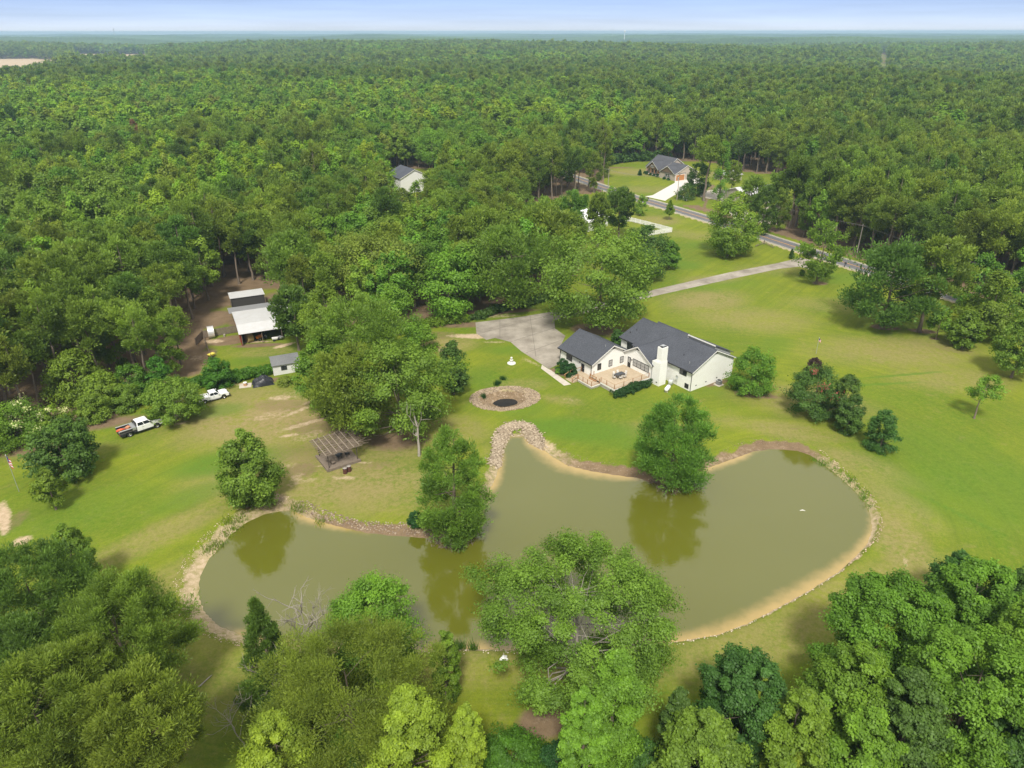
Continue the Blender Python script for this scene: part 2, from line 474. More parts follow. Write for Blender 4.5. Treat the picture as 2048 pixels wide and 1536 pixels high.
for b in [(560,840,18,13,0,DRY,1),(720,960,16,7,0,DRY,.8),(650,960,20,9,0,DRY,.7),(760,1000,10,5,0,DRY,.55),(900,860,9,6,0,DRY,.5),(500,790,9,5,10,DRY,.6),(520,705,7,3,10,DRY,.5),(1400,600,12,9,20,DRY,.75),(1500,640,16,10,-10,DRY,.55),
          (1420,560,9,4,10,DRY,.6),(1600,800,14,7,-20,DRY,.6),(1800,700,18,10,0,DRY,.65),(1900,760,12,7,0,DRY,.5),(1560,860,12,4,-20,DRY,.6),(1720,930,10,4,-50,DRY,.6),(1790,1000,9,3.5,-70,DRY,.6),(1800,1090,10,4,80,DRY,.7),
          (1700,1190,14,4,25,DRY,.6),(1500,1290,14,3.5,20,DRY,.55),(300,1180,10,4,40,DRY,.5),(340,1060,12,3,48,DRY,.55),(130,900,10,3,10,DRY,.4),(400,850,8,4,20,DRY,.5),(430,960,4,2,30,DRY,.5),(1000,1330,12,3,0,DRY,.5),
          (1300,345,24,10,0,DRY,.7),(1290,380,18,8,0,DRY,.5),(1380,470,14,6,-20,DRY,.4),(1310,440,10,8,0,DRY,.7),(1550,540,12,5,0,DRY,.35),(880,690,8,5,0,DRY,.8),(1040,770,6,3,0,DRY,.4),(430,1330,5,9,0,DRY,.35),
          (1120,800,5,2,-20,DRY,.5),(1650,610,12,6,0,DRY,.35),(1440,350,10,8,0,DRY,.8),(1560,440,9,7,0,DRY,.8),(760,900,12,5,0,DRY,.6),(1300,860,9,3,0,DRY,.35),(1010,900,5,3,0,DRY,.3),(560,1080,8,2,0,DRY,.3),
          (780,880,7,4,0,DIRT,.75),(600,905,9,5,0,DIRT,.42),(640,850,8,4,10,DIRT,.5),(560,810,8,4,0,DIRT,.45),(740,930,6,2,0,DIRT,.4),(600,850,6,.8,35,SAND,.6),(690,955,2.5,.7,0,SAND,.6),(725,925,1.6,.5,0,SAND,.6),(620,960,2,.6,20,SAND,.5),(590,960,1.5,3,0,SAND,.45),(700,850,9,4,10,DIRT,.5),(600,940,3,3,0,DIRT,.55),(1190,660,6,4,0,DIRT,.95),(1230,665,5,4,0,DIRT,.6),(930,650,9,2.5,5,DIRT,.75),(1000,622,11,2,5,DIRT,.85),(880,670,6,3,0,DIRT,.5),
          (460,680,6,3,15,DIRT,.95),(400,720,3,7,0,DIRT,.95),(500,640,7,5,0,DIRT,.9),(420,640,6,7,0,DIRT,.95),(520,690,7,1.3,8,DIRT,.8),(500,560,20,9,0,DIRT,1),(440,590,10,12,0,DIRT,1),(560,600,8,10,0,DIRT,.9),(380,690,5,12,20,DIRT,1),(370,740,4,4,0,DIRT,.8),(545,760,4,1.6,10,DIRT,.7),(530,1010,4,2.5,40,DIRT,.85),(1640,567,2.6,1.5,0,DIRT,1),
          (1765,655,4,2,-10,DIRT,1),(1845,663,3.4,1.6,-15,DIRT,1),(1871,678,1.4,.8,0,DIRT,.9),(1810,637,1.8,1.2,0,DIRT,.9),(1900,700,9,3,-30,DIRT,.4),(1080,1450,3.4,2.4,0,DIRT,.9),(330,1480,3,4,20,DIRT,.7),(350,1370,3,3,0,DIRT,.35),
          (1510,790,4.5,1.5,-15,DIRT,.9),(1440,765,4,1,30,DIRT,.7),(1118,745,2.8,1.6,-40,DIRT,1),(1455,514,3,1.2,0,DIRT,.7),(1340,447,2.2,1.3,0,DIRT,.8),(1590,858,1.5,.5,0,DIRT,.5),(160,850,12,3,15,DIRT,.8),(60,900,8,2.4,12,DIRT,.7),
          (1205,336,24,4,5,DIRT,.75),(30,1040,2,4,0,DIRT,.5),(1700,1500,26,6,0,DIRT,.5),(120,1350,12,7,0,DIRT,.6),(1950,1450,18,9,0,DIRT,.6),
          (600,820,5,.8,48,SAND,.6),(560,795,3,1.2,0,SAND,.6),(540,830,5,2,30,SAND,.42),(620,870,4,2,40,SAND,.4),(570,930,3,1.5,0,SAND,.42),(850,690,3,1.4,0,SAND,.5),(580,870,2.2,.7,15,SAND,.7),(615,805,2.4,.6,50,SAND,.5),(560,735,1,1,0,SAND,.3),(570,690,3.2,.9,40,SAND,.9),(660,930,3,.6,12,SAND,.5),(560,1000,4,1.4,-20,SAND,.7),
          (945,672,5.5,1.8,0,SAND,.8),(1000,632,8,1.2,5,SAND,.5),(990,684,4,1,0,SAND,.45),(1062,724,4,.8,-50,SAND,.5),(590,790,5,2.4,0,SAND,.35),(880,700,2,1.2,0,SAND,.5),(8,1040,.9,5,34,SAND,.85),(42,1082,1.5,1.5,0,SAND,.8),(0,1020,1,4,25,SAND,.7),(1810,1125,.4,2.2,-25,SAND,.5),(430,682,3,1.4,0,SAND,.7),
          (520,683,4,.7,8,SAND,.75),(1140,800,3,1,0,SAND,.35),(1690,740,3,1,0,SAND,.25),(395,715,2,2,0,SAND,.5),(1640,815,2,.8,0,SAND,.35),(365,845,1.6,.6,30,SAND,.7),(1075,1440,2,1.2,0,SAND,.35),(485,768,2,1,0,SAND,.6),
          (1080,850,7,3,-20,LUSH,.5),(1160,860,12,4,-8,LUSH,1),(1050,820,6,4,0,LUSH,.6),(1230,880,8,3,0,LUSH,.7),(1020,700,6,3,0,LUSH,.7),(960,760,4,6,0,LUSH,.4),(450,925,9,4,25,LUSH,1),(390,990,8,3,45,LUSH,.7),(440,820,6,2.5,20,LUSH,.7),
          (500,720,7,2.4,10,LUSH,.6),(1740,770,11,.45,6,LUSH,1),(1790,752,13,.45,10,LUSH,1),(1860,900,14,10,0,LUSH,.45),(1950,980,16,12,0,LUSH,.6),(1850,560,10,5,0,LUSH,.8),(1700,560,12,6,0,LUSH,.6),(1900,1020,.4,9,35,LUSH,1),
          (1430,490,12,5,0,LUSH,.5),(1360,530,8,4,0,LUSH,.7),(1460,570,14,4,12,LUSH,.4),(180,1010,12,6,30,LUSH,.4),(1400,780,6,3,0,LUSH,.3),(1550,690,4,6,-30,LUSH,.4)]:
    blob(*b)
forest_here = ~is_open(X, Y)
MK[..., 1] = np.maximum(MK[..., 1], np.where(forest_here, 0.97, 0.0))
for P, c in zip(FIELDS, ((0.0, 0.0, 1.3), (0.35, 0.0, 0.1), (.5, 0, .8), (0.4, 0, .9), (.4, 0, .8), (.4, 0, .8))):
    k = inpoly(P, X, Y)
    MK[k] = (c[0], c[1], c[2], 0)
# the bank of the pond
bw = INFO[..., 0]
bank = (1 - smooth(0.7, 1.15, (SD + 0.55 * wob(X, Y, 0.55) + 0.4 * wob(X, Y, 1.9, 2)) / np.maximum(bw * 0.82, 0.3))) * (SD < 6)
MK[..., 1] = np.maximum(MK[..., 1] * (1 - bank), bank * (0.92 - 0.8 * INFO[..., 2]))
MK[..., 2] = np.maximum(MK[..., 2] * (1 - bank), bank * (0.25 + 0.55 * INFO[..., 2]))
MK[..., 0] *= (1 - bank); MK[..., 3] *= (1 - bank)
br = basin_r(X, Y)
k = br < 1.02
MK[k] = (0, 0.45, 0.62, 0)
MK[br < 0.74] = (0, 0.85, 0.36, 0)
Z = Z - 0.0
# strip beside the road, dirt on the far side
RC = [np.array(p) for p in ((-60.0, 555.0), (20.0, 352.0), (46.9, 294.6), (53.8, 282.6), (70.3, 252.7), (80.0, 233.1), (89.9, 212.5), (97.7, 197.1), (118.0, 158.5), (150.0, 104.0), (230, -30))]
RC = [np.array([-60.0, 500.0]), np.array([5.0, 382.0])] + RC[2:]
def road_d(x, y):
    best = np.full(x.shape, 1e9); side = np.zeros(x.shape)
    for a, b in zip(RC[:-1], RC[1:]):
        d = b - a
        t = np.clip(((x - a[0]) * d[0] + (y - a[1]) * d[1]) / (d @ d), 0, 1)
        dist = np.hypot(x - a[0] - t * d[0], y - a[1] - t * d[1])
        s = np.sign((x - a[0]) * d[1] - (y - a[1]) * d[0])
        k = dist < best
        best = np.where(k, dist, best); side = np.where(k, s, side)
    return best * side      # positive on the camera's left/near side or beyond depending on direction
RD = road_d(X, Y)
far_side = RD < 0 if road_d(np.array([100.0]), np.array([260.0]))[0] < 0 else RD > 0
aR = np.abs(RD)
k = (aR > 3.4) & (aR < 5.0)
MK[..., 2] = np.where(k & ~far_side, 0.75, MK[..., 2])
k = far_side & (aR > 6.5) & (aR < 12) & (Y < 275)
MK[..., 1] = np.where(k, 0.85, MK[..., 1]); MK[..., 0] = np.where(k, 0, MK[..., 0])
def grid_faces(ny, nx):
    i = np.arange(ny - 1)[:, None] * nx + np.arange(nx - 1)[None]
    return np.stack([i, i + 1, i + nx + 1, i + nx], -1).reshape(-1, 4)

def ground_material():
    m = bpy.data.materials.new('lawn_and_soil')
    m.use_nodes = True
    nt = m.node_tree; L = nt.links.new
    p = nt.nodes['Principled BSDF']
    p.inputs['Roughness'].default_value = 0.95
    p.inputs['Specular IOR Level'].default_value = 0.15
    tc = N(nt, 'ShaderNodeTexCoord')
    at = N(nt, 'ShaderNodeAttribute', attribute_name='mask')
    sep = N(nt, 'ShaderNodeSeparateColor')
    L(at.outputs['Color'], sep.inputs[0])
    sdn = N(nt, 'ShaderNodeAttribute', attribute_name='flow')
    def noise(scale, det=5.0, rough=0.6, vec=None, sc=None):
        n = N(nt, 'ShaderNodeTexNoise', inp={'Scale': scale, 'Detail': det, 'Roughness': rough})
        v = vec or tc.outputs['Object']
        if sc:
            mp = N(nt, 'ShaderNodeMapping'); mp.inputs['Scale'].default_value = sc
            L(v, mp.inputs[0]); v = mp.outputs[0]
        L(v, n.inputs['Vector'])
        return n.outputs[0]
    def rng(v, a, b, c=0.0, d=1.0):
        r = N(nt, 'ShaderNodeMapRange', inp={'From Min': a, 'From Max': b, 'To Min': c, 'To Max': d})
        L(v, r.inputs[0]); return r.outputs[0]
    def mixc(f, a, b):
        x = N(nt, 'ShaderNodeMix', data_type='RGBA')
        if isinstance(f, float): x.inputs[0].default_value = f
        else: L(f, x.inputs[0])
        for i, c in ((6, a), (7, b)):
            if isinstance(c, tuple): x.inputs[i].default_value = (*c, 1)
            else: L(c, x.inputs[i])
        return x.outputs[2]
    def math_(op, a, b):
        x = N(nt, 'ShaderNodeMath', operation=op)
        for i, c in ((0, a), (1, b)):
            if isinstance(c, (int, float)): x.inputs[i].default_value = c
            else: L(c, x.inputs[i])
        x.use_clamp = op != 'ADD'
        return x.outputs[0]
    # base lawn: large drifts of colour, then finer mottling
    big = noise(0.035, 4, 0.6)
    mid = noise(0.16, 6, 0.7)
    fine = noise(1.3, 6, 0.75)
    vfine = noise(6.0, 4, 0.8)
    stripe = noise(1.0, 5, 0.65, sdn.outputs['Vector'])
    g1 = mixc(rng(big, .42, .58), (0.078, 0.145, 0.007), (0.165, 0.205, 0.011))
    g2 = mixc(rng(mid, .42, .66, 0, .85), g1, (0.105, 0.150, 0.011))
    g3 = mixc(rng(fine, .4, .72, 0, .65), g2, (0.200, 0.212, 0.027))
    g4 = mixc(rng(stripe, .42, .62, 0, .42), g3, (0.085, 0.118, 0.012))
    stripe2 = noise(3.5, 4, 0.7, sdn.outputs['Vector'])
    g4 = mixc(rng(stripe2, .45, .62, 0, .25), g4, (0.170, 0.200, 0.017))
    speck = noise(7.0, 3, 0.9)
    g4 = mixc(rng(speck, .58, .72, 0, .6), g4, (0.245, 0.245, 0.055))
    g4 = mixc(rng(speck, .42, .30, 0, .6), g4, (0.06, 0.12, 0.008))
    patchy = noise(.33, 7, .8)
    g4 = mixc(rng(patchy, .56, .72, 0, .65), g4, (0.215, 0.190, 0.070))
    # dry
    fbr = math_('MULTIPLY', sep.outputs[0], rng(math_('ADD', math_('MULTIPLY', mid, 0.5), math_('MULTIPLY', fine, 0.5)), .33, .53))
    g5 = mixc(fbr, g4, mixc(rng(fine, .35, .7), (0.215, 0.185, 0.068), (0.275, 0.215, 0.105)))
    # lush
    lush = math_('MULTIPLY', at.outputs['Alpha'], rng(fine, .25, .6, .35, 1))
    g6 = mixc(lush, g5, mixc(rng(fine, .3, .7), (0.062, 0.135, 0.012), (0.098, 0.178, 0.016)))
    vm = N(nt, 'ShaderNodeVectorMath', operation='SCALE')
    L(g6, vm.inputs[0]); L(rng(noise(3.2, 6, .85), .3, .7, .80, 1.2), vm.inputs['Scale'])
    g6 = vm.outputs[0]
    # soil and pine straw
    soil = mixc(rng(noise(.5, 6, .7), .35, .65), (0.104, 0.074, 0.043), (0.178, 0.128, 0.078))
    soil2 = mixc(rng(vfine, .35, .75, 0, .7), soil, (0.245, 0.170, 0.105))
    fd = math_('MULTIPLY', rng(math_('ADD', sep.outputs[1], math_('MULTIPLY', math_('SUBTRACT', fine, 0.3), 0.6)), .42, .85), 1.0)
    g7 = mixc(fd, g6, soil2)
    sand = mixc(rng(fine, .35, .65), (0.36, 0.275, 0.175), (0.52, 0.42, 0.305))
    sand2 = mixc(rng(vfine, .3, .7, 0, .5), sand, (0.34, 0.24, 0.14))
    fs = rng(math_('ADD', sep.outputs[2], math_('MULTIPLY', math_('SUBTRACT', fine, 0.3), 0.9)), .5, .95)
    g8 = mixc(fs, g7, sand2)
    L(g8, p.inputs['Base Color'])
    b = N(nt, 'ShaderNodeBump', inp={'Strength': 0.35, 'Distance': 0.12})
    L(vfine, b.inputs['Height'])
    L(b.outputs[0], p.inputs['Normal'])
    return m
GROUND_M = ground_material()
# direction of the mower: rings round the pond on the right and below, slanting rows on the left lawn
wr = smooth(-5, 20, X + 0.0 * Y) if False else np.where(Y < 62, 1.0, smooth(8, 30, X))
ca, sa = math.cos(R_(52)), math.sin(R_(52))
rowd = (-X * sa + Y * ca)
near_p = SD < 60
fl = np.stack([np.where(near_p & (wr > .5), SD, rowd) * 0.55, (X * ca + Y * sa) * 0.02, np.zeros_like(X) + wr * 3], -1)
gm = mesh_np('ground', np.stack([X, Y, Z], -1).reshape(-1, 3), grid_faces(*X.shape), [GROUND_M],
             attr={'mask': ('FLOAT_COLOR', MK.reshape(-1, 4)), 'flow': ('FLOAT_VECTOR', fl.reshape(-1, 3))}, smooth_=True)
tag(obj('ground', gm), kind='structure')

# ------------------------------------------------------------------ pond water
def water():
    x = np.arange(PP[:, 0].min() - 2, PP[:, 0].max() + 2, 0.4)
    y = np.arange(PP[:, 1].min() - 2, PP[:, 1].max() + 2, 0.4)
    x, y = np.meshgrid(x, y)
    sd, info = pond_sd(x, y)
    F = grid_faces(*x.shape)
    keep = (sd.ravel()[F] < 0.7).all(1)
    F = F[keep]
    used, inv = np.unique(F, return_inverse=True)
    V = np.stack([x, y, np.full_like(x, WZ)], -1).reshape(-1, 3)[used]
    sh = (np.clip(1 + sd / np.maximum(info[..., 1] * 1.15, 0.2), 0, 1) * smooth(0.3, 1.7, info[..., 1])).ravel()[used]
    m = bpy.data.materials.new('pond_water')
    m.use_nodes = True
    nt = m.node_tree; L = nt.links.new
    p = nt.nodes['Principled BSDF']
    p.inputs['Roughness'].default_value = 0.02
    p.inputs['IOR'].default_value = 1.75
    p.inputs['Specular IOR Level'].default_value = 0.5
    at = N(nt, 'ShaderNodeAttribute', attribute_name='shallow')
    tc = N(nt, 'ShaderNodeTexCoord')
    n1 = N(nt, 'ShaderNodeTexNoise', inp={'Scale': 0.9, 'Detail': 5.0})
    L(tc.outputs['Object'], n1.inputs['Vector'])
    n2 = N(nt, 'ShaderNodeTexNoise', inp={'Scale': 0.045, 'Detail': 3.0})
    L(tc.outputs['Object'], n2.inputs['Vector'])
    deep = N(nt, 'ShaderNodeMix', data_type='RGBA')
    deep.inputs[6].default_value = (0.086, 0.093, 0.007, 1)
    deep.inputs[7].default_value = (0.108, 0.113, 0.015, 1)
    L(n2.outputs[0], deep.inputs[0])
    ad = N(nt, 'ShaderNodeMath', operation='MULTIPLY_ADD', inp={1: 0.45})
    L(n1.outputs[0], ad.inputs[0]); L(at.outputs['Fac'], ad.inputs[2])
    mr = N(nt, 'ShaderNodeMapRange', interpolation_type='SMOOTHSTEP', inp={'From Min': 0.35, 'From Max': 1.3})
    L(ad.outputs[0], mr.inputs[0])
    mx = N(nt, 'ShaderNodeMix', data_type='RGBA')
    mx.inputs[7].default_value = (0.36, 0.255, 0.085, 1)
    L(mr.outputs[0], mx.inputs[0]); L(deep.outputs[2], mx.inputs[6])
    L(mx.outputs[2], p.inputs['Base Color'])
    rz = N(nt, 'ShaderNodeTexNoise', inp={'Scale': 0.07, 'Detail': 4.0}); L(tc.outputs['Object'], rz.inputs['Vector'])
    rm = N(nt, 'ShaderNodeMapRange', inp={'From Min': 0.45, 'From Max': 0.7, 'To Min': 0.02, 'To Max': 0.10}); L(rz.outputs[0], rm.inputs[0]); L(rm.outputs[0], p.inputs['Roughness'])
    nb = N(nt, 'ShaderNodeTexNoise', inp={'Scale': 1.8, 'Detail': 3.0})
    mpn = N(nt, 'ShaderNodeMapping'); mpn.inputs['Scale'].default_value = (1, 2.2, 1)
    L(tc.outputs['Object'], mpn.inputs[0]); L(mpn.outputs[0], nb.inputs['Vector'])
    b = N(nt, 'ShaderNodeBump', inp={'Strength': 0.09, 'Distance': 0.05})
    L(nb.outputs[0], b.inputs['Height']); L(b.outputs[0], p.inputs['Normal'])
    me = mesh_np('pond_water', V, inv.reshape(F.shape), [m], attr={'shallow': ('FLOAT', sh)}, smooth_=True)
    tag(obj('pond_water', me), kind='structure')
water()

# ------------------------------------------------------------------ trees
def nrm(a):
    return a / np.maximum(np.linalg.norm(a, axis=-1, keepdims=True), 1e-6)

def profile(kind, t):
    if kind == 'round': return np.sqrt(np.clip(1 - (2 * t - 1) ** 2, 0, 1)) ** 0.8
    if kind == 'oval': return np.clip(np.sin(np.pi * np.clip(0.12 + 0.86 * t ** 0.85, 0, 1)), 0, 1) ** 0.75
    if kind == 'cone': return np.minimum(1, (t + 0.02) / 0.14) * (1 - t) ** 0.75 + 0.04
    if kind == 'cyp': return np.where(t < 0.38, 0.74 + 0.26 * t / 0.38, np.clip(1 - (np.clip(t - 0.38, 0, 1) / 0.64) ** 2.0, 0, 1) ** 0.75)
    if kind == 'pine': return np.clip(np.sin(np.pi * (0.10 + 0.84 * t)), 0, 1) ** 0.7
    if kind == 'spread': return np.clip((1 - np.abs(t - 0.42) ** 2.2 / 0.36), 0, 1) ** 0.7
    if kind == 'shrub': return np.minimum(1, (t + 0.4) / 0.6) * (1 - t ** 2.6) ** 0.5
    if kind == 'col': return np.minimum(1, (t + .1) / .2) * (1 - t ** 4) ** .5
    return np.ones_like(t)

def crown_arrays(kind, H, R, base, n_cl, n_cards, card, seed, needle=False, rc=None, inner=0.35, lean=(0, 0), rough=1.0):
    """clump centres and leaf quads for one crown; base = height where the crown starts"""
    r = np.random.default_rng(seed)
    t = r.random(n_cl * 6)
    pr = profile(kind, t)
    keep = r.random(len(t)) < (0.25 + 0.75 * pr)
    t = t[keep][:n_cl]; pr = pr[keep][:n_cl]
    n = len(t)
    a = r.random(n) * 2 * np.pi
    ph = r.random(4) * 6.28
    lob = 1 + rough * (0.17 * np.sin(2 * a + ph[0] + 3 * t) + 0.14 * np.sin(3 * a + ph[1] - 6 * t) + 0.10 * np.sin(5 * a + ph[2] + 9 * t))
    rr = R * pr * lob * (inner + (1 - inner) * r.random(n) ** 0.45)
    if rc is None: rc = R * 0.2
    crad = rc * (0.7 + 0.65 * r.random(n)) * (0.55 + 0.45 * np.clip(pr, 0, 1))
    rr = np.maximum(rr - crad * 0.5, 0)
    ht = base + (H - base) * t
    ht = np.minimum(ht, H - crad * 0.5) + rough * 0.04 * (H - base) * np.sin(2 * a + ph[3]) * pr
    C = np.stack([np.cos(a) * rr + lean[0] * t, np.sin(a) * rr + lean[1] * t, ht], -1)
    # most clumps gather on a few boughs, which leaves gaps between them
    nl = int(np.clip(n / 6, 5, 26))
    tl = np.linspace(0.06, 0.97, nl) + r.normal(size=nl) * 0.03; tl = np.clip(tl, 0.03, 0.99)
    al = np.arange(nl) * 2.4 + r.normal(size=nl) * 0.35
    rl = R * profile(kind, tl) * (0.74 + 0.26 * r.random(nl) * min(rough, 1.2))
    BL = np.stack([np.cos(al) * rl + lean[0] * tl, np.sin(al) * rl + lean[1] * tl, base + (H - base) * tl], -1)
    dist_ = np.linalg.norm((C[:, None] - BL[None]) * np.array([1, 1, 1.3]), axis=-1)
    near_ = BL[dist_.argmin(1)]
    pull = (np.where(r.random(n) < 0.8, 0.42 + 0.2 * r.random(n), 0.0) * min(1.0, 0.12 + 0.8 * rough))[:, None]
    pull = pull * np.where(t > 0.68, 0.35, 1.0)[:, None]
    C = C + (near_ - C) * pull
    per = max(4, n_cards // n)
    idx = np.repeat(np.arange(n), per)
    m = len(idx)
    d = nrm(r.normal(size=(m, 3)) + np.array([0, 0, 0.35]))
    q = r.random(m) ** 0.5 * (1 + 0.22 * np.clip(r.normal(size=m), 0, 2))
    od = nrm(C - np.array([0, 0, base + (H - base) * 0.25]))
    st = (0.75 * r.random(n))[idx]
    Pn = C[idx] + d * (crad[idx] * q)[:, None] * np.array([1.1, 1.1, 0.78])
    Pn += od[idx] * (np.sum(d * od[idx], -1) * crad[idx] * q * st)[:, None]
    Pn[:, 2] = np.maximum(Pn[:, 2], 0.05)
    ctr = np.array([0, 0, base + (H - base) * 0.4])
    o = nrm(Pn - ctr)
    s = card * (0.45 + 0.95 * r.random(m) ** 1.4)
    if needle:
        ax = nrm(d * 0.9 + np.array([0, 0, 0.5]) + r.normal(size=(m, 3)) * 0.35)
        bx = nrm(np.cross(ax, r.normal(size=(m, 3))))
        l, w = s * 0.7, s * (0.17 if card < 0.36 else 0.30)
    else:
        nn = nrm(d * 0.7 + o * 0.5 + np.array([0, 0, 0.45]) + r.normal(size=(m, 3)) * 0.55)
        ax = nrm(np.cross(nn, r.normal(size=(m, 3))))
        bx = np.cross(nn, ax)
        l, w = s * 0.62, s * 0.42
    # bring the crown to the radius and height asked for
    wq = np.quantile(np.hypot(Pn[:, 0] - lean[0] * 0.5, Pn[:, 1] - lean[1] * 0.5), 0.965)
    fx = R / max(wq, 1e-3); hq = np.quantile(Pn[:, 2], 0.997); fz = (H - base) / max(hq - base, 1e-3) if hq > base else 1.0
    for A_ in (Pn, C):
        A_[:, :2] *= fx; A_[:, 2] = np.where(A_[:, 2] > base, base + (A_[:, 2] - base) * fz, A_[:, 2])
    V = np.stack([Pn - ax * l[:, None], Pn + bx * w[:, None] + ax * (l * .1)[:, None], Pn + ax * l[:, None], Pn - bx * w[:, None] + ax * (l * .1)[:, None]], 1).reshape(-1, 3)
    ct = r.random(n)
    tint = np.clip(0.15 + 0.55 * ct[idx] + 0.3 * r.random(m), 0, 1)
    F = np.arange(m * 4).reshape(-1, 4)
    return V, F, np.repeat(tint, 4), C, crad

def tubes(paths, k=5):
    """paths: list of (points, radii) -> vertex and face arrays"""
    Vs, Fs, b = [], [], 0
    for pts, rad in paths:
        pts = np.asarray(pts, float); n = len(pts)
        d = nrm(np.gradient(pts, axis=0))
        a = nrm(np.cross(d, [0.13, 0.31, 0.94]) + 1e-4)
        c = np.cross(d, a)
        th = np.arange(k) * 2 * np.pi / k
        ring = pts[:, None] + (a[:, None] * np.cos(th)[None, :, None] + c[:, None] * np.sin(th)[None, :, None]) * np.asarray(rad)[:, None, None]
        Vs.append(ring.reshape(-1, 3))
        i = np.arange(n - 1)[:, None] * k + np.arange(k)[None]
        j = np.arange(n - 1)[:, None] * k + (np.arange(k)[None] + 1) % k
        Fs.append(np.stack([i, j, j + k, i + k], -1).reshape(-1, 4) + b)
        b += n * k
    return np.concatenate(Vs), np.concatenate(Fs)

def wood_paths(kind, H, R, base, C, seed, trunk_r, nb=14, forks=1, lean=(0, 0)):
    r = np.random.default_rng(seed + 77)
    paths = []
    top = H * (0.93 if kind in ('pine', 'cone', 'cyp', 'col') else 0.8)
    n = 9
    z = np.linspace(-0.25, top, n)
    wx = np.cumsum(r.normal(size=n) * 0.012 * H); wy = np.cumsum(r.normal(size=n) * 0.012 * H)
    wx -= wx[0]; wy -= wy[0]
    lt = np.clip((z - base) / max(H - base, .1), 0, 1)
    pts = np.stack([wx * 0.7 + lean[0] * lt, wy * 0.7 + lean[1] * lt, z], -1)
    rad = trunk_r * (1 - np.linspace(0, 1, n) ** 1.2 * 0.88); rad[0] *= 1.5
    paths.append((pts, rad))
    for s in range(1, forks):
        q = pts.copy(); a = 2 * np.pi * (s / forks + 0.1)
        q[:, 0] += np.cos(a) * R * 0.45 * np.clip(z / H, 0, 1); q[:, 1] += np.sin(a) * R * 0.45 * np.clip(z / H, 0, 1)
        paths.append((q, rad * 0.7))
    if len(C):
        sel = r.permutation(len(C))[:nb]
        for i in sel:
            c = C[i]
            h0 = np.clip(c[2] - (0.15 + 0.5 * r.random()) * np.hypot(c[0], c[1]) - 0.2, base * 0.75 + 0.1, top * 0.95)
            j = np.interp(h0, z, np.arange(n))
            p0 = np.array([np.interp(j, np.arange(n), pts[:, k]) for k in range(3)])
            mid = (p0 + c) / 2 + np.array([0, 0, -0.06 * R]) + r.normal(size=3) * 0.05 * R
            rb = np.interp(j, np.arange(n), rad) * 0.42
            paths.append((np.array([p0, (p0 * 1.3 + mid * 0.7) / 2, mid, (mid + c) / 2 + r.normal(size=3) * 0.04 * R, c]), np.array([rb, rb * 0.8, rb * 0.6, rb * 0.4, rb * 0.15])))
    return paths

SPEC = {  # kind: crown profile, crown base as a share of height, needle, clumps, inner, card, trunk radius share
    'oak': dict(kind='round', base=0.22, cl=110, rc=0.19, card=0.42, cards=15000),
    'spread': dict(kind='spread', base=0.14, cl=120, rc=0.17, card=0.42, cards=17000),
    'oval': dict(kind='oval', base=0.14, cl=90, rc=0.22, card=0.4, cards=12000),
    'pine': dict(kind='pine', base=0.45, cl=70, rc=0.26, card=0.62, cards=9000, needle=True),
    'fullpine': dict(kind='round', base=0.12, cl=110, rc=0.2, card=0.5, cards=15000, needle=True),
    'cone': dict(kind='cone', base=0.06, cl=90, rc=0.24, card=0.5, cards=9000, needle=True),
    'cyp': dict(kind='cyp', base=0.02, cl=120, rc=0.2, card=0.42, cards=16000, needle=True),
    'shrub': dict(kind='shrub', base=0.0, cl=60, rc=0.24, card=0.3, cards=6000),
    'sapling': dict(kind='oval', base=0.3, cl=40, rc=0.24, card=0.32, cards=2600),
    'col': dict(kind='col', base=0.02, cl=60, rc=0.4, card=0.35, cards=5000),
}
PROTO = {}
def tree(name, x, y, H, R, spec, lm, label, group=None, seed=0, cards=None, bark=None, forks=1, lean=(0, 0), card=None, cat='tree', rot=0.0, z=None, rough=None, base=None, nb=16, extra=None):
    s = SPEC[spec]
    if rough is None: rough = 0.25 if cat == 'shrub' else 0.6
    root = empty(name, (x, y, gz(x, y) if z is None else z), rot, label, cat, group)
    b = (s['base'] if base is None else base) * H
    V, F, tint, C, cr_ = crown_arrays(s['kind'], H, R, b, s['cl'], cards or s['cards'], card or s['card'], seed, s.get('needle', False), R * s['rc'], lean=lean, rough=rough)
    midx = None; mats = [LM[lm]]
    if extra:   # share of cards with another colour near the crown's outside
        m2, share = extra
        mats.append(LM[m2])
        rr = np.random.default_rng(seed + 5)
        cl = np.repeat(rr.random(len(C)) < share * 2.2, max(4, (cards or s['cards']) // len(C)))[:len(F)]
        hi = V[::4, 2] > b + (H - b) * 0.35
        midx = (cl & hi & (rr.random(len(F)) < 0.45)).astype(int)
    me = mesh_np('crown', V, F, mats, attr={'tint': ('FLOAT', tint)}, midx=midx)
    _c = obj('crown' if cat != 'shrub' and cat != 'hedge' else 'foliage', me, root)
    _c.color = (1, 1, 1, 0.25)
    tr = max(0.02 * H, 0.05) if spec not in ('shrub',) else 0.06
    Vw, Fw = tubes(wood_paths(s['kind'], H, R, b, C, seed, tr, nb, forks, lean))
    obj('trunk' if spec != 'shrub' else 'stem', mesh_np('trunk', Vw, Fw, [bark or BARK], smooth_=True), root)
    return root

def crown_mid(spec, base=None):
    b = SPEC[spec]['base'] if base is None else base
    return b

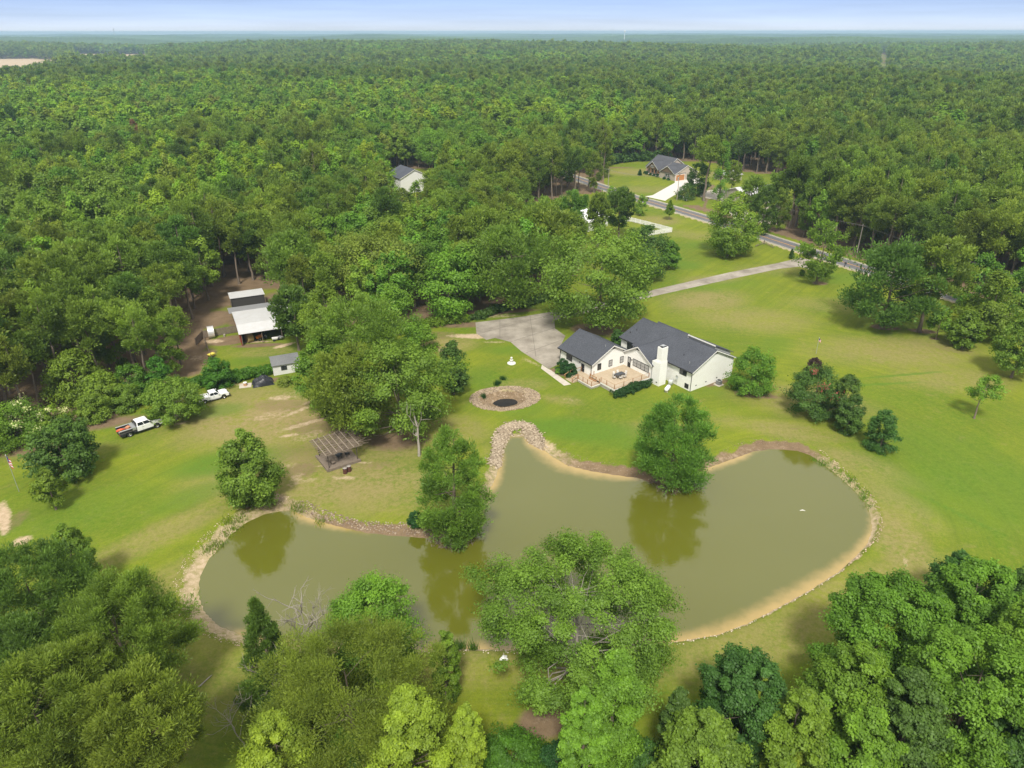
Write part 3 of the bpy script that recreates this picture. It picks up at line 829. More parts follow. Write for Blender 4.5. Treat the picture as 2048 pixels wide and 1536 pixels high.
def fit_b(bx, by, top, w, spec, base=None, zg=0.0):
    """tree from its foot, its highest outline row and its width in the survey photograph"""
    g = G(bx, by, zg)
    b = crown_mid(spec, base)
    H = 10.0
    lo, hi = 1.0, 40.0
    th = np.linspace(0, 2 * np.pi, 40)
    for _ in range(30):
        H = (lo + hi) / 2
        zc, rz = (b * H + H) / 2, (1 - b) * H / 2
        d = g[1] * CP - (zc - H0) * SP
        R = w / 2 * d / FPX
        py = proj(g[0], g[1] + R * 0.6 * np.cos(th), zg + zc + rz * np.sin(th))[1].min()
        if py > top: lo = H
        else: hi = H
    return g[0], g[1], H, R

def fit_c(cx, cy, w, H, spec, base=None):
    """tree from the middle of its crown in the survey photograph and a height"""
    b = crown_mid(spec, base)
    zc = (b * H + H) / 2
    g = G(cx, cy, zc)
    d = g[1] * CP - (zc - H0) * SP
    return g[0], g[1], H, w / 2 * d / FPX
# ------------------------------------------------------------------ single trees and shrubs
# mode, x, y, (top, width) or (width, height), spec, leaves, name, label, options
T = [
 ('b',1345,966,790,150,'cyp','cypress','cypress_tree','green feathery conical tree standing in the shallows on the right arm of the pond',dict(cards=30000,rough=.15)),
 ('b',908,1073,856,142,'cyp','cypress','cypress_tree','shaggy blue-green feathery tree on the bank tip between the two arms of the pond',dict(cards=26000,rough=.6)),
 ('b',505,1004,861,124,'oval','oak','sweetgum_tree','round full green tree on the bare bank at the left end of the pond',dict(base=.05,cards=16000,rough=.6)),
 ('b',907,788,683,62,'oval','dark','holly_tree','dark green oval tree right of the big clump, above the stone basin',dict(base=.06,cards=9000)),
 ('b',803,866,690,222,'spread','oak','oak_tree','wide oak of the big clump, nearest the dead snag',dict(cards=24000,base=.14,rough=1.3)),
 ('c',698,772,170,15.5,'fullpine','pine','pine_tree','olive green pine at the lower left of the big clump above the pergola',dict(cards=18000,base=.2)),
 ('c',715,680,190,19,'fullpine','pine','pine_tree','tallest olive green pine in the middle of the big clump',dict(cards=18000,base=.25)),
 ('c',640,745,100,14,'oval','broad','broadleaf_tree','leafy tree at the left edge of the big clump beside the small white shed',dict(cards=12000)),
 ('c',785,640,130,17,'oval','fresh','broadleaf_tree','bright green leafy tree at the back right of the big clump',dict(cards=12000)),
 ('c',650,640,110,17,'oval','broad','broadleaf_tree','mid green leafy tree at the back left of the big clump',dict(cards=12000)),
 ('b',848,700,648,62,'shrub','fresh','broadleaf_tree','low bright green tree between the big clump and the gravel end of the driveway',dict()),
 ('c',900,560,130,17,'oval','fresh','broadleaf_tree','large bright green tree at the wood edge left of the driveway',dict(cards=16000,base=.06)),
 ('c',745,530,200,18,'oak','olive','oak_tree','wide yellow-olive oak behind the big clump',dict(cards=20000)),
 ('c',590,520,130,20,'fullpine','pine','pine_tree','pine overhanging the back of the metal roofed barn',dict(base=.35,cards=14000)),
 ('b',598,700,575,90,'fullpine','pined','pine_tree','dark pine whose boughs cover the right end of the barn roof',dict(cards=12000,base=.3)),
 ('c',1025,530,170,20,'fullpine','pine','pine_tree','largest dark olive pine behind the concrete driveway',dict(cards=20000,base=.1)),
 ('c',975,470,120,20,'fullpine','pine','pine_tree','pine left of the largest pine behind the driveway',dict(base=.3)),
 ('b',1075,572,410,100,'pine','pine','pine_tree','left of the two bare stemmed pines behind the driveway',dict(cards=10000,base=.5)),
 ('b',1096,576,420,105,'pine','pine','pine_tree','right of the two bare stemmed pines behind the driveway',dict(cards=10000,base=.5)),
 ('b',1192,654,462,232,'round_oak','oak','shade_tree','broad spreading shade tree over the driveway, in a brown mulch bed behind the garage',dict(cards=36000,rough=.6)),
 ('b',1285,560,455,98,'oak','dark','dark_tree','dark green tree just right of the big shade tree, before the white fence',dict(base=.08)),
 ('b',1338,538,482,42,'oval','broad','broadleaf_tree','small lighter green tree at the right edge of the dark tree near the driveway',dict()),
 ('b',1238,478,376,62,'fullpine','pined','conifer_tree','slim dark conifer in front of the white neighbouring roofs',dict(base=.25)),
 ('b',1455,512,386,106,'oval','broad','maple_tree','large round tree on the lawn beside the road',dict(cards=26000,base=.06,rough=.2,extra=('yellow',.2))),
 ('b',1283,431,390,25,'shrub','fresh','small_tree','small round bright green tree behind the white fence near the road',dict(cards=4000)),
 ('b',1338,440,401,20,'cone','broad','sapling_tree','thin young tree in a mulch bed past the corner of the white fence',dict(cards=2500,base=.28)),
 ('b',1633,568,444,86,'fullpine','pine','pine_tree','sparse young pine in a round mulch ring near the driveway mouth',dict(cards=8000,base=.1,rough=1.6,extra=('bright',.15))),
 ('b',1582,518,500,9,'cone','dark','juniper_shrub','tiny dark columnar evergreen beside the driveway mouth',dict(cards=900)),
 ('b',1604,551,540,11,'shrub','broad','shrub','tiny round shrub left of the sparse pine mulch ring',dict(cards=900)),
 ('b',1762,658,484,178,'fullpine','pined','pine_tree','wide dark green pine with low boughs over a mulch ring on the right lawn',dict(cards=24000,base=.1,rough=.8)),
 ('b',1838,664,474,116,'fullpine','pine','pine_tree','tall leaning pine with bare lower trunk on the right lawn',dict(cards=13000,base=.38,lean=(2.2,0))),
 ('b',1872,680,618,50,'sapling','fresh','small_tree','small bright green tree under the tall leaning pine',dict(cards=4000)),
 ('c',1965,565,90,14,'oval','broad','broadleaf_tree','leafy tree hiding the road behind the upright leafy tree at the right',dict(cards=12000,base=.05)),
 ('c',2045,590,100,14,'oval','broad','broadleaf_tree','leafy tree cut by the right edge beside the end of the road',dict(cards=12000,base=.05)),
 ('c',1985,610,120,15,'oval','broad','broadleaf_tree','upright leafy tree by the road near the right edge of the lawn',dict(base=.05,cards=14000)),
 ('b',2022,756,640,90,'oval','oak','broadleaf_tree','grey-green leafy tree at the right edge of the lawn',dict(cards=11000)),
 ('c',1935,660,62,8,'oval','broad','broadleaf_tree','low tree left of the upright leafy tree at the right lawn edge',dict(base=.05)),
 ('b',1948,838,752,62,'sapling','fresh','young_tree','leaning young tree with a thin bare trunk on the open right lawn',dict(lean=(1.2,0),base=.45,cards=2400)),
 ('b',1622,828,734,108,'shrub','dark','crape_myrtle','large crape myrtle with coral red flowers, biggest of the shrub row',dict(cards=13000,extra=('flower',.05))),
 ('b',1683,838,752,62,'shrub','dark','crape_myrtle','dark green shrub right behind the coral flowered crape myrtle',dict(cards=7000)),
 ('b',1693,866,794,56,'shrub','dark','crape_myrtle','third shrub of the row, between the dark tall one and the lone one',dict(cards=6500)),
 ('b',1757,899,822,62,'shrub','dark','crape_myrtle','lone dark green shrub at the near end of the row, closest to the pond',dict(cards=7500)),
 ('b',1624,750,716,32,'shrub','purple','smoke_bush','purple-brown smoke bush behind the flowering crape myrtle',dict(cards=3500)),
 ('b',1500,782,700,92,'shrub','broad','magnolia_bush','large round bush at the right gable of the white house',dict(cards=12000)),
 ('b',1237,690,659,34,'shrub','dark','shrub','dark shrub in the court between garage and house',dict(cards=3500)),
 ('b',1125,745,717,27,'shrub','hedge','boxwood_shrub','clipped round shrub below the garage window, left one',dict(cards=4500,card=.22)),
 ('b',1141,752,727,27,'shrub','hedge','boxwood_shrub','clipped round shrub below the garage window, one nearer the steps',dict(cards=4500,card=.22)),
 ('b',1116,748,737,12,'shrub','fresh','shrub','tiny light green shrub at the edge of the walkway bed',dict(cards=900,card=.2)),
 ('b',571,768,752,30,'shrub','olive','shrub','olive shrub at the foot of the small white shed',dict(cards=2500,card=.25)),
 ('b',354,838,756,116,'spread','oak','pear_tree','low spreading tree with a forked pale trunk between the two white trucks',dict(cards=13000,bark=1,base=.12,forks=2,card=.34)),
 ('b',140,950,842,124,'spread','pined','mimosa_tree','dull dark green tree on the left lawn below the flowering shrubs',dict(cards=13000,base=.05)),
 ('b',112,1018,936,60,'sapling','broad','small_tree','small tree with a sand ring at its foot on the left lawn',dict(cards=4500,base=.22)),
 ('b',832,1050,1020,32,'shrub','hedge','shrub','small shrub on the bank left of the shaggy pondside tree',dict(cards=2500,card=.28)),
 ('b',326,784,712,48,'shrub','vine','vine_shrub','tall vine covered shrub left of the ivy fence corner',dict(cards=7000)),
 ('b',440,772,714,60,'shrub','vine','vine_shrub','largest vine mound behind the small white pickup',dict(cards=9000)),
 ('b',268,790,728,70,'shrub','vine','vine_shrub','leafy mound at the wood edge behind the low spreading tree',dict(cards=8000)),
 ('b',212,812,742,80,'oval','broad','broadleaf_tree','leafy tree at the wood edge above the black flatbed',dict(base=.04)),
 ('b',190,838,788,70,'shrub','oak','shrub','bushy growth just behind the tail of the flatbed truck',dict(cards=6000)),
 ('b',256,815,768,66,'shrub','oak','shrub','bushy growth behind the cab of the flatbed truck',dict(cards=6000)),
 ('b',305,800,760,60,'shrub','vine','shrub','bushy growth between the flatbed truck and the vine covered shrub',dict(cards=5000)),
 ('b',50,880,800,120,'shrub','broad','elder_bush','broad shrub dotted with cream flowers at the left wood edge',dict(cards=14000,extra=('cream',.12))),
 ('b',118,868,810,70,'shrub','broad','elder_bush','cream flowered shrub nearest the dull dark tree',dict(cards=8000,extra=('cream',.10))),
 ('b',-20,902,820,110,'shrub','broad','elder_bush','leafy shrub cut by the left edge below the cream flowers',dict(cards=8000)),
 ('b',160,800,700,120,'oval','broad','broadleaf_tree','leafy tree above the cream flowered shrubs',dict(base=.03)),
 ('b',1395,392,326,46,'fullpine','dark','conifer_tree','dark vine hung conifer in front of the orange garage door',dict(cards=7000,base=.04)),
 ('b',1372,400,366,44,'shrub','dark','shrub','dark shrub mound beside the utility boxes',dict(cards=5000)),
 ('b',1437,402,284,32,'col','fresh','vine_column_tree','tall narrow tree trunk smothered in bright green vine',dict(cards=9000)),
 ('b',1408,402,270,60,'pine','pine','pine_tree','thin pine towering over the grey house driveway',dict(base=.6,cards=5000)),
 ('b',1222,400,372,22,'shrub','bright','small_tree','yellow-green small tree by the road left of the slim conifer',dict(cards=2500)),
 ('b',1280,351,340,8,'cone','hedge','shrub','conical shrub at the left corner of the grey house',dict(cards=700)),
 ('b',1497,458,352,52,'pine','pine','pine_tree','pine screening the left end of the white metal roof across the road',dict(cards=6000,base=.35)),
 ('b',1545,440,345,50,'pine','pine','pine_tree','pine screening the tan wall of the metal building',dict(cards=6000,base=.35)),
 ('b',1462,392,322,34,'fullpine','pine','pine_tree','pine in front of the small pale roofed outbuilding',dict(cards=5000,base=.3)),
 ('b',1520,470,372,50,'fullpine','pined','conifer_tree','dark dense tree on the far side of the road before the white metal roof',dict(base=.05,cards=9000)),
 ('b',1135,540,425,75,'pine','pine','pine_tree','pine in front of the long white neighbouring house, left of the slim conifer',dict(cards=9000,base=.4)),
 ('b',1090,520,395,80,'pine','pine','pine_tree','pine screening the left end of the white neighbouring house',dict(cards=9000,base=.35)),
 ('b',1195,494,386,48,'pine','pine','pine_tree','pine screening the white neighbouring gable left of the slim conifer',dict(cards=7000,base=.3)),
 ('b',782,428,346,50,'oval','fresh','broadleaf_tree','leafy tree hiding the left wall of the lone white house',dict(cards=6000,base=.05)),
 ('b',838,438,362,46,'oval','broad','broadleaf_tree','leafy tree hiding the lower right wall of the lone white house',dict(cards=6000,base=.05)),
 ('b',808,440,376,44,'oval','pine','pine_tree','small pine right in front of the lone white house',dict(cards=6000,base=.1)),
 ('c',270,268,32,22,'oval','red','dead_pine','dead rust-red pine standing out in the left wood',dict(base=.35,cards=5000)),
 ('c',212,302,44,20,'oak','olive','olive_crowned_tree','rounded pale olive tree just left of and nearer than the rust-red pine',dict(cards=7000)),
 ('c',425,296,20,21,'cone','bright','poplar_tree','slim pointed bright green tree in the left wood right of the rust-red pine',dict(cards=4000)),
 ('c',297,322,24,20,'cone','fresh','poplar_tree','slim bright green tree below the rust-red pine',dict(cards=4000)),
 ('c',862,290,80,20,'oak','fresh','broadleaf_tree','large bright round tree behind the lone white house, to its right',dict(cards=12000)),
 ('c',722,282,60,20,'oval','bright','broadleaf_tree','bright green tree behind the lone white house, to its left',dict(cards=9000)),
 ('c',1040,268,34,22,'cone','bright','poplar_tree','pointed bright green tree in the middle of the wood above the driveway',dict(cards=5000)),
 ('c',165,410,44,18,'oval','fresh','broadleaf_tree','fresh green tree in the left wood midway to the barn',dict(cards=8000)),
 # foreground
 ('c',1155,1235,405,15,'oak','oak','oak_tree','big spreading oak in the foreground centre, in front of the pond',dict(cards=42000,base=.12,bark=1,rough=1.0,card=.34,nb=90,cl=190,rc=.125)),
 ('c',705,1395,360,13.5,'round_oak','pine','loblolly_tree','dense dome-shaped olive green tree in the left foreground',dict(cards=42000,base=.1,card=.4,needle=True,cl=160)),
 ('c',745,1245,195,11,'oval','fresh','broadleaf_tree','light green loose tree standing behind the dome-shaped one',dict(cards=16000,card=.34,base=.05)),
 ('c',530,1310,118,14,'cone','pined','pine_tree','dark green narrow pine behind the bare grey branches',dict(cards=22000,base=.04,card=.42)),
 ('c',240,1275,250,15,'fullpine','pine','pine_tree','pine of the left foreground clump reaching towards the pond',dict(cards=24000,base=.25,rough=1.4)),
 ('c',70,1200,240,15,'fullpine','pined','pine_tree','darker pine of the left foreground clump by the sandy patch',dict(cards=24000,base=.2)),
 ('c',145,1110,80,10,'oval','broad','broadleaf_tree','small broadleaf tree rising behind the left foreground pines',dict(cards=9000)),
 ('c',285,1450,210,16,'fullpine','pine','pine_tree','pine with a dark leaning trunk at the bottom left',dict(cards=26000,base=.45)),
 ('c',90,1450,260,17,'fullpine','pine','pine_tree','broad light olive pine in the bottom left corner',dict(cards=30000,base=.3)),
 ('c',60,1330,170,14,'fullpine','pined','pine_tree','darker pine between the two rows of left foreground pines',dict(cards=18000,base=.3)),
 ('c',190,1380,150,15,'fullpine','pine','pine_tree','middle pine of the left foreground clump',dict(cards=18000,base=.3)),
 ('c',275,1225,80,11,'oval','bright','broadleaf_tree','yellowish leafy tree with a white flower inside the left foreground clump',dict(cards=8000)),
 ('c',820,1480,185,13,'oval','yellow','yellow_green_tree','larger yellow-green tree at the bottom edge right of the dome-shaped tree',dict(cards=26000,card=.34)),
 ('c',932,1492,84,11,'oval','yellow','yellow_green_tree','smaller yellow-green tree at the bottom edge',dict(cards=10000,card=.32)),
 ('c',560,1520,160,12,'oval','yellow','yellow_green_tree','yellow-green tree at the bottom edge left of the dome-shaped tree',dict(cards=16000,card=.32)),
 ('c',890,1330,60,9,'shrub','broad','broadleaf_tree','low dark green growth at the right foot of the dome-shaped tree',dict(cards=7000)),
 ('c',1232,1425,100,15,'col','fresh','poplar_tree','upright bright green tree in front of the big foreground oak',dict(cards=20000,card=.34,base=.1)),
 ('c',1165,1475,95,13,'oval','fresh','broadleaf_tree','mid green tree just left of the upright bright green one',dict(cards=14000,card=.34)),
 ('c',1350,1450,74,10,'oval','dark','dark_tree','dark slender tree right of the upright bright green one',dict(cards=10000,card=.34)),
 ('c',1490,1420,180,11.5,'oak','dark','dark_tree','large dark green tree in the lower right foreground',dict(cards=26000,base=.05,card=.38)),
 ('c',1400,1510,160,11,'oval','oak','broadleaf_tree','mid green tree at the bottom edge under the dark slender tree',dict(cards=16000)),
 ('c',1590,1480,150,13,'oval','broad','broadleaf_tree','leafy tree right of the large dark foreground tree',dict(cards=18000,card=.36)),
 ('c',1770,1280,230,14,'oak','broad','oak_tree','tall leafy tree standing furthest out on the lower right lawn',dict(cards=38000,base=.08,card=.38,rough=1.5,cl=150)),
 ('c',1700,1400,170,14,'oval','broad','broadleaf_tree','leafy tree below the tall one on the lower right lawn',dict(cards=20000)),
 ('c',1800,1450,160,14,'oval','dark','broadleaf_tree','shaded dark tree between the bright crowns at lower right',dict(cards=18000)),
 ('c',1935,1410,240,15,'round_oak','fresh','broadleaf_tree','dense bright green crown in the lower right corner',dict(cards=36000,base=.1,card=.38,cl=150)),
 ('c',1945,1225,170,12,'oak','broad','broadleaf_tree','leafy tree at the right edge behind the bright crown',dict(cards=24000,base=.05)),
 ('c',1912,1162,90,8,'oval','dark','broadleaf_tree','dark tree at the top of the lower right wood',dict(cards=12000,base=.05)),
 ('c',2040,1215,120,10,'oval','dark','broadleaf_tree','dark tree cut by the right edge below the lawn',dict(cards=12000,base=.05)),
 ('c',2040,1310,140,15,'oval','fresh','broadleaf_tree','fresh green tree cut by the right edge above the bright crown',dict(cards=14000,base=.05)),
 ('c',1720,1510,150,12,'oval','fresh','broadleaf_tree','fresh green tree at the bottom edge in the lower right',dict(cards=15000)),
 ('c',2030,1510,160,12,'oval','dark','broadleaf_tree','dark crown in the extreme lower right corner',dict(cards=12000)),
 ('c',1570,1530,90,9,'shrub','yellow','shrub','pale green shrub at the bottom edge in the lower right',dict(cards=8000)),
 ('c',1020,1515,150,3.2,'shrub','vine','shrub','low dark undergrowth below the big foreground oak',dict(cards=9000)),
 ('c',1120,1530,110,3.5,'shrub','hedge','shrub','low growth left of the mid green foreground tree',dict(cards=7000)),
 ('c',1290,1530,100,4,'shrub','dark','shrub','dark undergrowth right of the upright bright green tree',dict(cards=7000)),
 ('c',690,1520,110,6,'shrub','broad','shrub','undergrowth at the bottom edge under the dome-shaped tree',dict(cards=7000)),
 ('c',1480,1530,120,5,'shrub','dark','shrub','undergrowth at the bottom edge under the large dark tree',dict(cards=7000)),
 ('c',1860,1530,130,6,'shrub','broad','shrub','undergrowth at the bottom edge under the bright crown',dict(cards=7000)),
]
SPEC['round_oak'] = dict(kind='round', base=0.12, cl=150, rc=0.17, card=0.42, cards=20000)
HERO = []
GRP = {'crape_myrtle': 'crape myrtles in a row on the right lawn', 'elder_bush': 'flowering shrubs at the left wood edge', 'boxwood_shrub': 'clipped shrubs below the garage window', 'yellow_green_tree': 'yellow-green trees along the bottom edge'}
for i, (mode, px, py, a, b, spec, lm, name, label, op) in enumerate(T):
    op = dict(op)
    sp = dict(SPEC[spec])
    for kk in ('cl', 'needle', 'rc'):
        if kk in op: sp[kk] = op.pop(kk)
    SPEC['_cur'] = sp
    base = op.get('base')
    bb = sp['base'] if base is None else base
    if mode == 'b': x, y, H, R = fit_b(px, py, a, b, '_cur', bb, -0.5 if name == 'cypress_tree' else 0)
    else: x, y, H, R = fit_c(px, py, a, b, '_cur', bb)
    if op.pop('bark', None): op['bark'] = BARKL
    if y < 66:
        op['card'] = op.get('card', sp['card']) * (0.48 if sp.get('needle') else .52); op['cards'] = int(op.get('cards', sp['cards']) * 3.8); sp['cl'] = int(sp['cl'] * 1.9); sp['rc'] *= 0.8
    elif y < 135:
        op['card'] = op.get('card', sp['card']) * 0.75; op['cards'] = int(op.get('cards', sp['cards']) * 1.6); sp['cl'] = int(sp['cl'] * 1.4); sp['rc'] *= 0.9
    cat = 'shrub' if name in ('shrub', 'boxwood_shrub', 'vine_shrub', 'elder_bush', 'smoke_bush', 'magnolia_bush', 'crape_myrtle', 'juniper_shrub') else 'tree'
    tree(name, x, y, H, R, '_cur', lm, label, GRP.get(name), 1000 + i, cat=cat, z=(WZ + 0.1) if name == 'cypress_tree' else None, **op)
    HERO.append((x, y, R))

# bare and dead trees
def bare_tree(name, px, py, top, w, label, seed, trunk=0.2, n=5, depth=3, group=None, H=None, thin=1.0):
    if H is None: x, y, H, R = fit_b(px, py, top, w, 'oak', 0.2)
    else:
        x, y, H, R = fit_c(px, top, w, H, 'oak', 0.2)
    root = empty(name, (x, y), 0, label, 'dead tree', group)
    r = np.random.default_rng(seed)
    tr, br = [], []
    def grow(p, d, L_, rad, lev, out):
        k = 5
        pts = [p]; dd = d.copy()
        for i in range(k):
            dd = nrm(dd + r.normal(size=3) * 0.16 + np.array([0, 0, 0.05]))
            pts.append(pts[-1] + dd * L_ / k)
        out.append((np.array(pts), np.linspace(rad, rad * 0.35, k + 1)))
        if lev < depth:
            for _ in range(n if lev == 0 else r.integers(2, 5)):
                i = r.integers(2 if lev == 0 else 1, k + 1)
                nd = nrm(dd * 0.6 + r.normal(size=3) * 0.65 + np.array([0, 0, 0.25]))
                grow(pts[i], nd, L_ * (0.42 if lev == 0 else 0.6) * (0.7 + 0.6 * r.random()), rad * (0.42 if H > 10 else 0.56), lev + 1, br)
    grow(np.array([0, 0, -0.2]), np.array([0.02, 0.0, 1.0]), H * 0.8, trunk, 0, tr)
    V, F = tubes(tr, 7); obj('trunk', mesh_np('trunk', V, F, [DEADW], smooth_=True), root)
    V, F = tubes(br, 4); obj('branches', mesh_np('branches', V, F, [DEADW], smooth_=True), root)
    HERO.append((x, y, 1))
    return root
bare_tree('dead_snag', 838, 912, 796, 50, 'bare weathered grey snag standing on the lawn left of the pond channel', 11, 0.24, 5, 2)
bare_tree('bare_tree', 590, 1400, 1270, 90, 'leafless grey tree in front of the dark narrow pine, right one', 12, 0.13, 12, 3, 'leafless grey trees by the dark pine', H=9)
bare_tree('bare_tree', 510, 1400, 1345, 110, 'leafless grey tree with drooping twigs, left one by the dark pine', 13, 0.13, 12, 3, 'leafless grey trees by the dark pine', H=8)
bare_tree('bare_tree', 475, 1500, 1440, 80, 'lowest leafless grey tree left of the dome-shaped tree', 14, 0.07, 8, 3, 'leafless grey trees by the dark pine', H=6)
bare_tree('bare_tree', 655, 1300, 1245, 60, 'pale leafless twigs standing between pond and light green tree', 15, 0.06, 9, 3, 'leafless grey trees by the dark pine', H=9)

# ------------------------------------------------------------------ the wood: the nearest trees one by one
def proto_meshes(spec, lm, H, R, seed, cards, card, nb=10, tr=None):
    s = SPEC[spec]
    b = s['base'] * H
    V, F, tint, C, _ = crown_arrays(s['kind'], H, R, b, s['cl'] if cards > 2000 else max(12, s['cl'] // 3), cards, card, seed, s.get('needle', False), R * s['rc'] * (1 if cards > 2000 else 1.35))
    Vw, Fw = tubes(wood_paths(s['kind'], H, R, b, C, seed, tr or 0.017 * H, nb)) if nb >= 0 else (np.zeros((0, 3)), np.zeros((0, 4), int))
    return V, F, tint, Vw, Fw
SPEC['wpine'] = dict(kind='pine', base=0.5, cl=48, rc=0.30, card=0.62, cards=4500, needle=True)
SPEC['woak'] = dict(kind='round', base=0.28, cl=55, rc=0.26, card=0.6, cards=4500)
SPEC['wcone'] = dict(kind='oval', base=0.2, cl=45, rc=0.28, card=0.55, cards=4000)
WKIND = {  # kind: list of (spec, leaves, H, R)
    'pine': [('wpine', 'pine', 19, 4.3), ('wpine', 'pine', 20.5, 4.0), ('wpine', 'pine', 17.5, 4.5), ('wpine', 'pined', 18.5, 4.2), ('fullpine', 'pine', 17.5, 4.2)],
    'broad': [('woak', 'broad', 17, 4.8), ('woak', 'oak', 16, 4.4), ('woak', 'broad', 15, 4.0)],
    'bright': [('wcone', 'bright', 18, 3.2), ('wcone', 'fresh', 17, 3.4), ('woak', 'bright', 16.5, 4.0)],
    'olive': [('woak', 'olive', 16.5, 4.6), ('woak', 'olive', 15.5, 4.0), ('wcone', 'olive', 17.5, 3.4)],
}
NEARP = {}
for kk, lst in WKIND.items():
    for j, (sp, lm, H, R) in enumerate(lst):
        V, F, tint, Vw, Fw = proto_meshes(sp, lm, H, R, hash_ := (len(NEARP) * 13 + 7), 9500, 0.42)
        NEARP[(kk, j)] = (mesh_np('crown', V, F, [LM[lm]], attr={'tint': ('FLOAT', tint)}), mesh_np('trunk', Vw, Fw, [BARK], smooth_=True), H, R)

def woods_points(r0, r1, sp, seed, half=0.80):
    r = np.random.default_rng(seed)
    n = int(r1 / sp) + 2
    ix = np.arange(-int(r1 * half / sp) - 2, int(r1 * half / sp) + 3)
    iy = np.arange(int(20 / sp), n)
    x, y = np.meshgrid(ix * sp * 1.0, iy * sp * 1.0)
    x = x + (np.arange(len(iy)) % 2)[:, None] * sp * 0.5
    x = x + (r.random(x.shape) - 0.5) * sp * 0.75
    y = y + (r.random(y.shape) - 0.5) * sp * 0.75
    x, y = x.ravel(), y.ravel()
    d = np.hypot(x, y)
    k = (d >= r0) & (d < r1) & (np.abs(x) < half * y + 25) & (y > 100)
    x, y = x[k], y[k]
    k = ~is_open(x, y)
    k &= ~((np.abs(road_d(x, y)) < 8) & (y < 560))
    x, y = x[k], y[k]
    k = np.ones(len(x), bool)
    for hx, hy, hr in HERO:
        k &= np.hypot(x - hx, y - hy) > max(2.5, hr * 0.7)
    return x[k], y[k]

def species(x, y, seed):
    r = np.random.default_rng(seed)
    n = 0.65 * wob(x, y, 52, 1.0) + 0.25 * wob(x, y, 17, 3.0) + 1.0 * wob(x, y, 165, 2.0) + 0.15 * r.normal(size=len(x))
    hard = np.exp(-((y - 640) / 185) ** 2) * smooth(130, -60, x) * 1.0      # band of broadleaf wood far left
    hard += np.exp(-((y - 330) / 60) ** 2) * np.exp(-((x + 35) / 50) ** 2) * 0.5
    hard += smooth(1000, 1700, y) * 0.35
    v = n * 0.8 + hard - 0.13
    br_ = wob(x, y, 31, 5.0) + 0.35 * (u_ := r.random(len(x))) - 0.17
    u = r.random(len(x))
    out = np.full(len(x), 0)
    out[v > 0.36] = 1
    out[(v > 0.40) & (br_ > 0.10)] = 2
    out[(v > 0.15) & (u > 0.955)] = 3
    out[(v <= 0.36) & (u < 0.06)] = 1
    out[(v <= 0.36) & (u > 0.975)] = 2
    return out
KN = ['pine', 'broad', 'bright', 'olive']

def region(x, y):
    if x > 60 and y < 300: return 'right of the road, ' + ('beside the tan metal building' if y > 240 else 'opposite the driveway mouth' if y > 190 else 'by the right edge')
    if y > 330: return 'beyond the grey house' if x > 20 else 'far behind the lone white gable'
    if x < -62 and y < 125: return 'at the left edge behind the flowering shrubs'
    if x < -62 and y < 150: return 'above the flatbed truck'
    if x < -62 and y < 185: return 'left of the barn'
    if x < -28 and y < 215: return 'behind the barn'
    if x < -35: return 'on the left, far beyond the barn'
    if x < 25 and y < 190: return 'behind the big lawn clump'
    if x < 25 and y < 240: return 'behind the concrete driveway'
    return 'between the lone white gable and the road'
KL = {'pine': 'pine', 'broad': 'broadleaf tree', 'bright': 'yellow-green tree', 'olive': 'off-green tree'}
KNAME = {'pine': 'pine_tree', 'broad': 'broadleaf_tree', 'bright': 'bright_green_tree', 'olive': 'olive_crowned_tree'}
wx_, wy_ = woods_points(0, 430, 6.2, 21)
wx2_, wy2_ = woods_points(430, 1250, 7.6, 23)
wx_, wy_ = np.r_[wx_, wx2_], np.r_[wy_, wy2_]
kind_ = species(wx_, wy_, 22)
pX, pY = proj(wx_, wy_, 17.0)
inview = (pX > -40) & (pX < 2090) & (pY < 1560)
dist = np.hypot(np.hypot(wx_, wy_), 45)
order = np.argsort(np.where(inview, dist, 1e9))
indiv = np.zeros(len(wx_), bool)
indiv[order[:292]] = True
rw = random.Random(4)
npine = 0
for i in np.nonzero(indiv)[0]:
    kk = KN[kind_[i]]
    j = rw.randrange(len(WKIND[kk]))
    cm, tm, H, R = NEARP[(kk, j)]
    x, y = float(wx_[i]), float(wy_[i])
    reg = region(x, y)
    s = 0.82 + rw.random() * 0.3
    tone = {('pine', 3): 'dark ', ('pine', 4): 'full low-boughed ', ('bright', 0): 'slender ', ('bright', 1): 'upright ', ('olive', 5): 'rust-red '}.get((kk, j), '')
    lab = ('tall ' if s > 1.02 else 'middling ' if s > .91 else 'short ') + tone + KL[kk] + ' in the wood ' + reg
    if (kk, j) == ('olive', 5): lab = 'rust-red dead pine in the wood ' + reg
    root = empty(KNAME[kk], (x, y), rw.random() * 6.28, lab, 'tree', ('pines' if kk == 'pine' else KNAME[kk].replace('_', ' ') + 's') + ' in the wood ' + reg)
    if y < 135: s *= 0.85
    sz = s * (0.92 + rw.random() * 0.16)
    root.scale = (s, s, sz)
    obj('crown', cm, root); obj('trunk', tm, root)

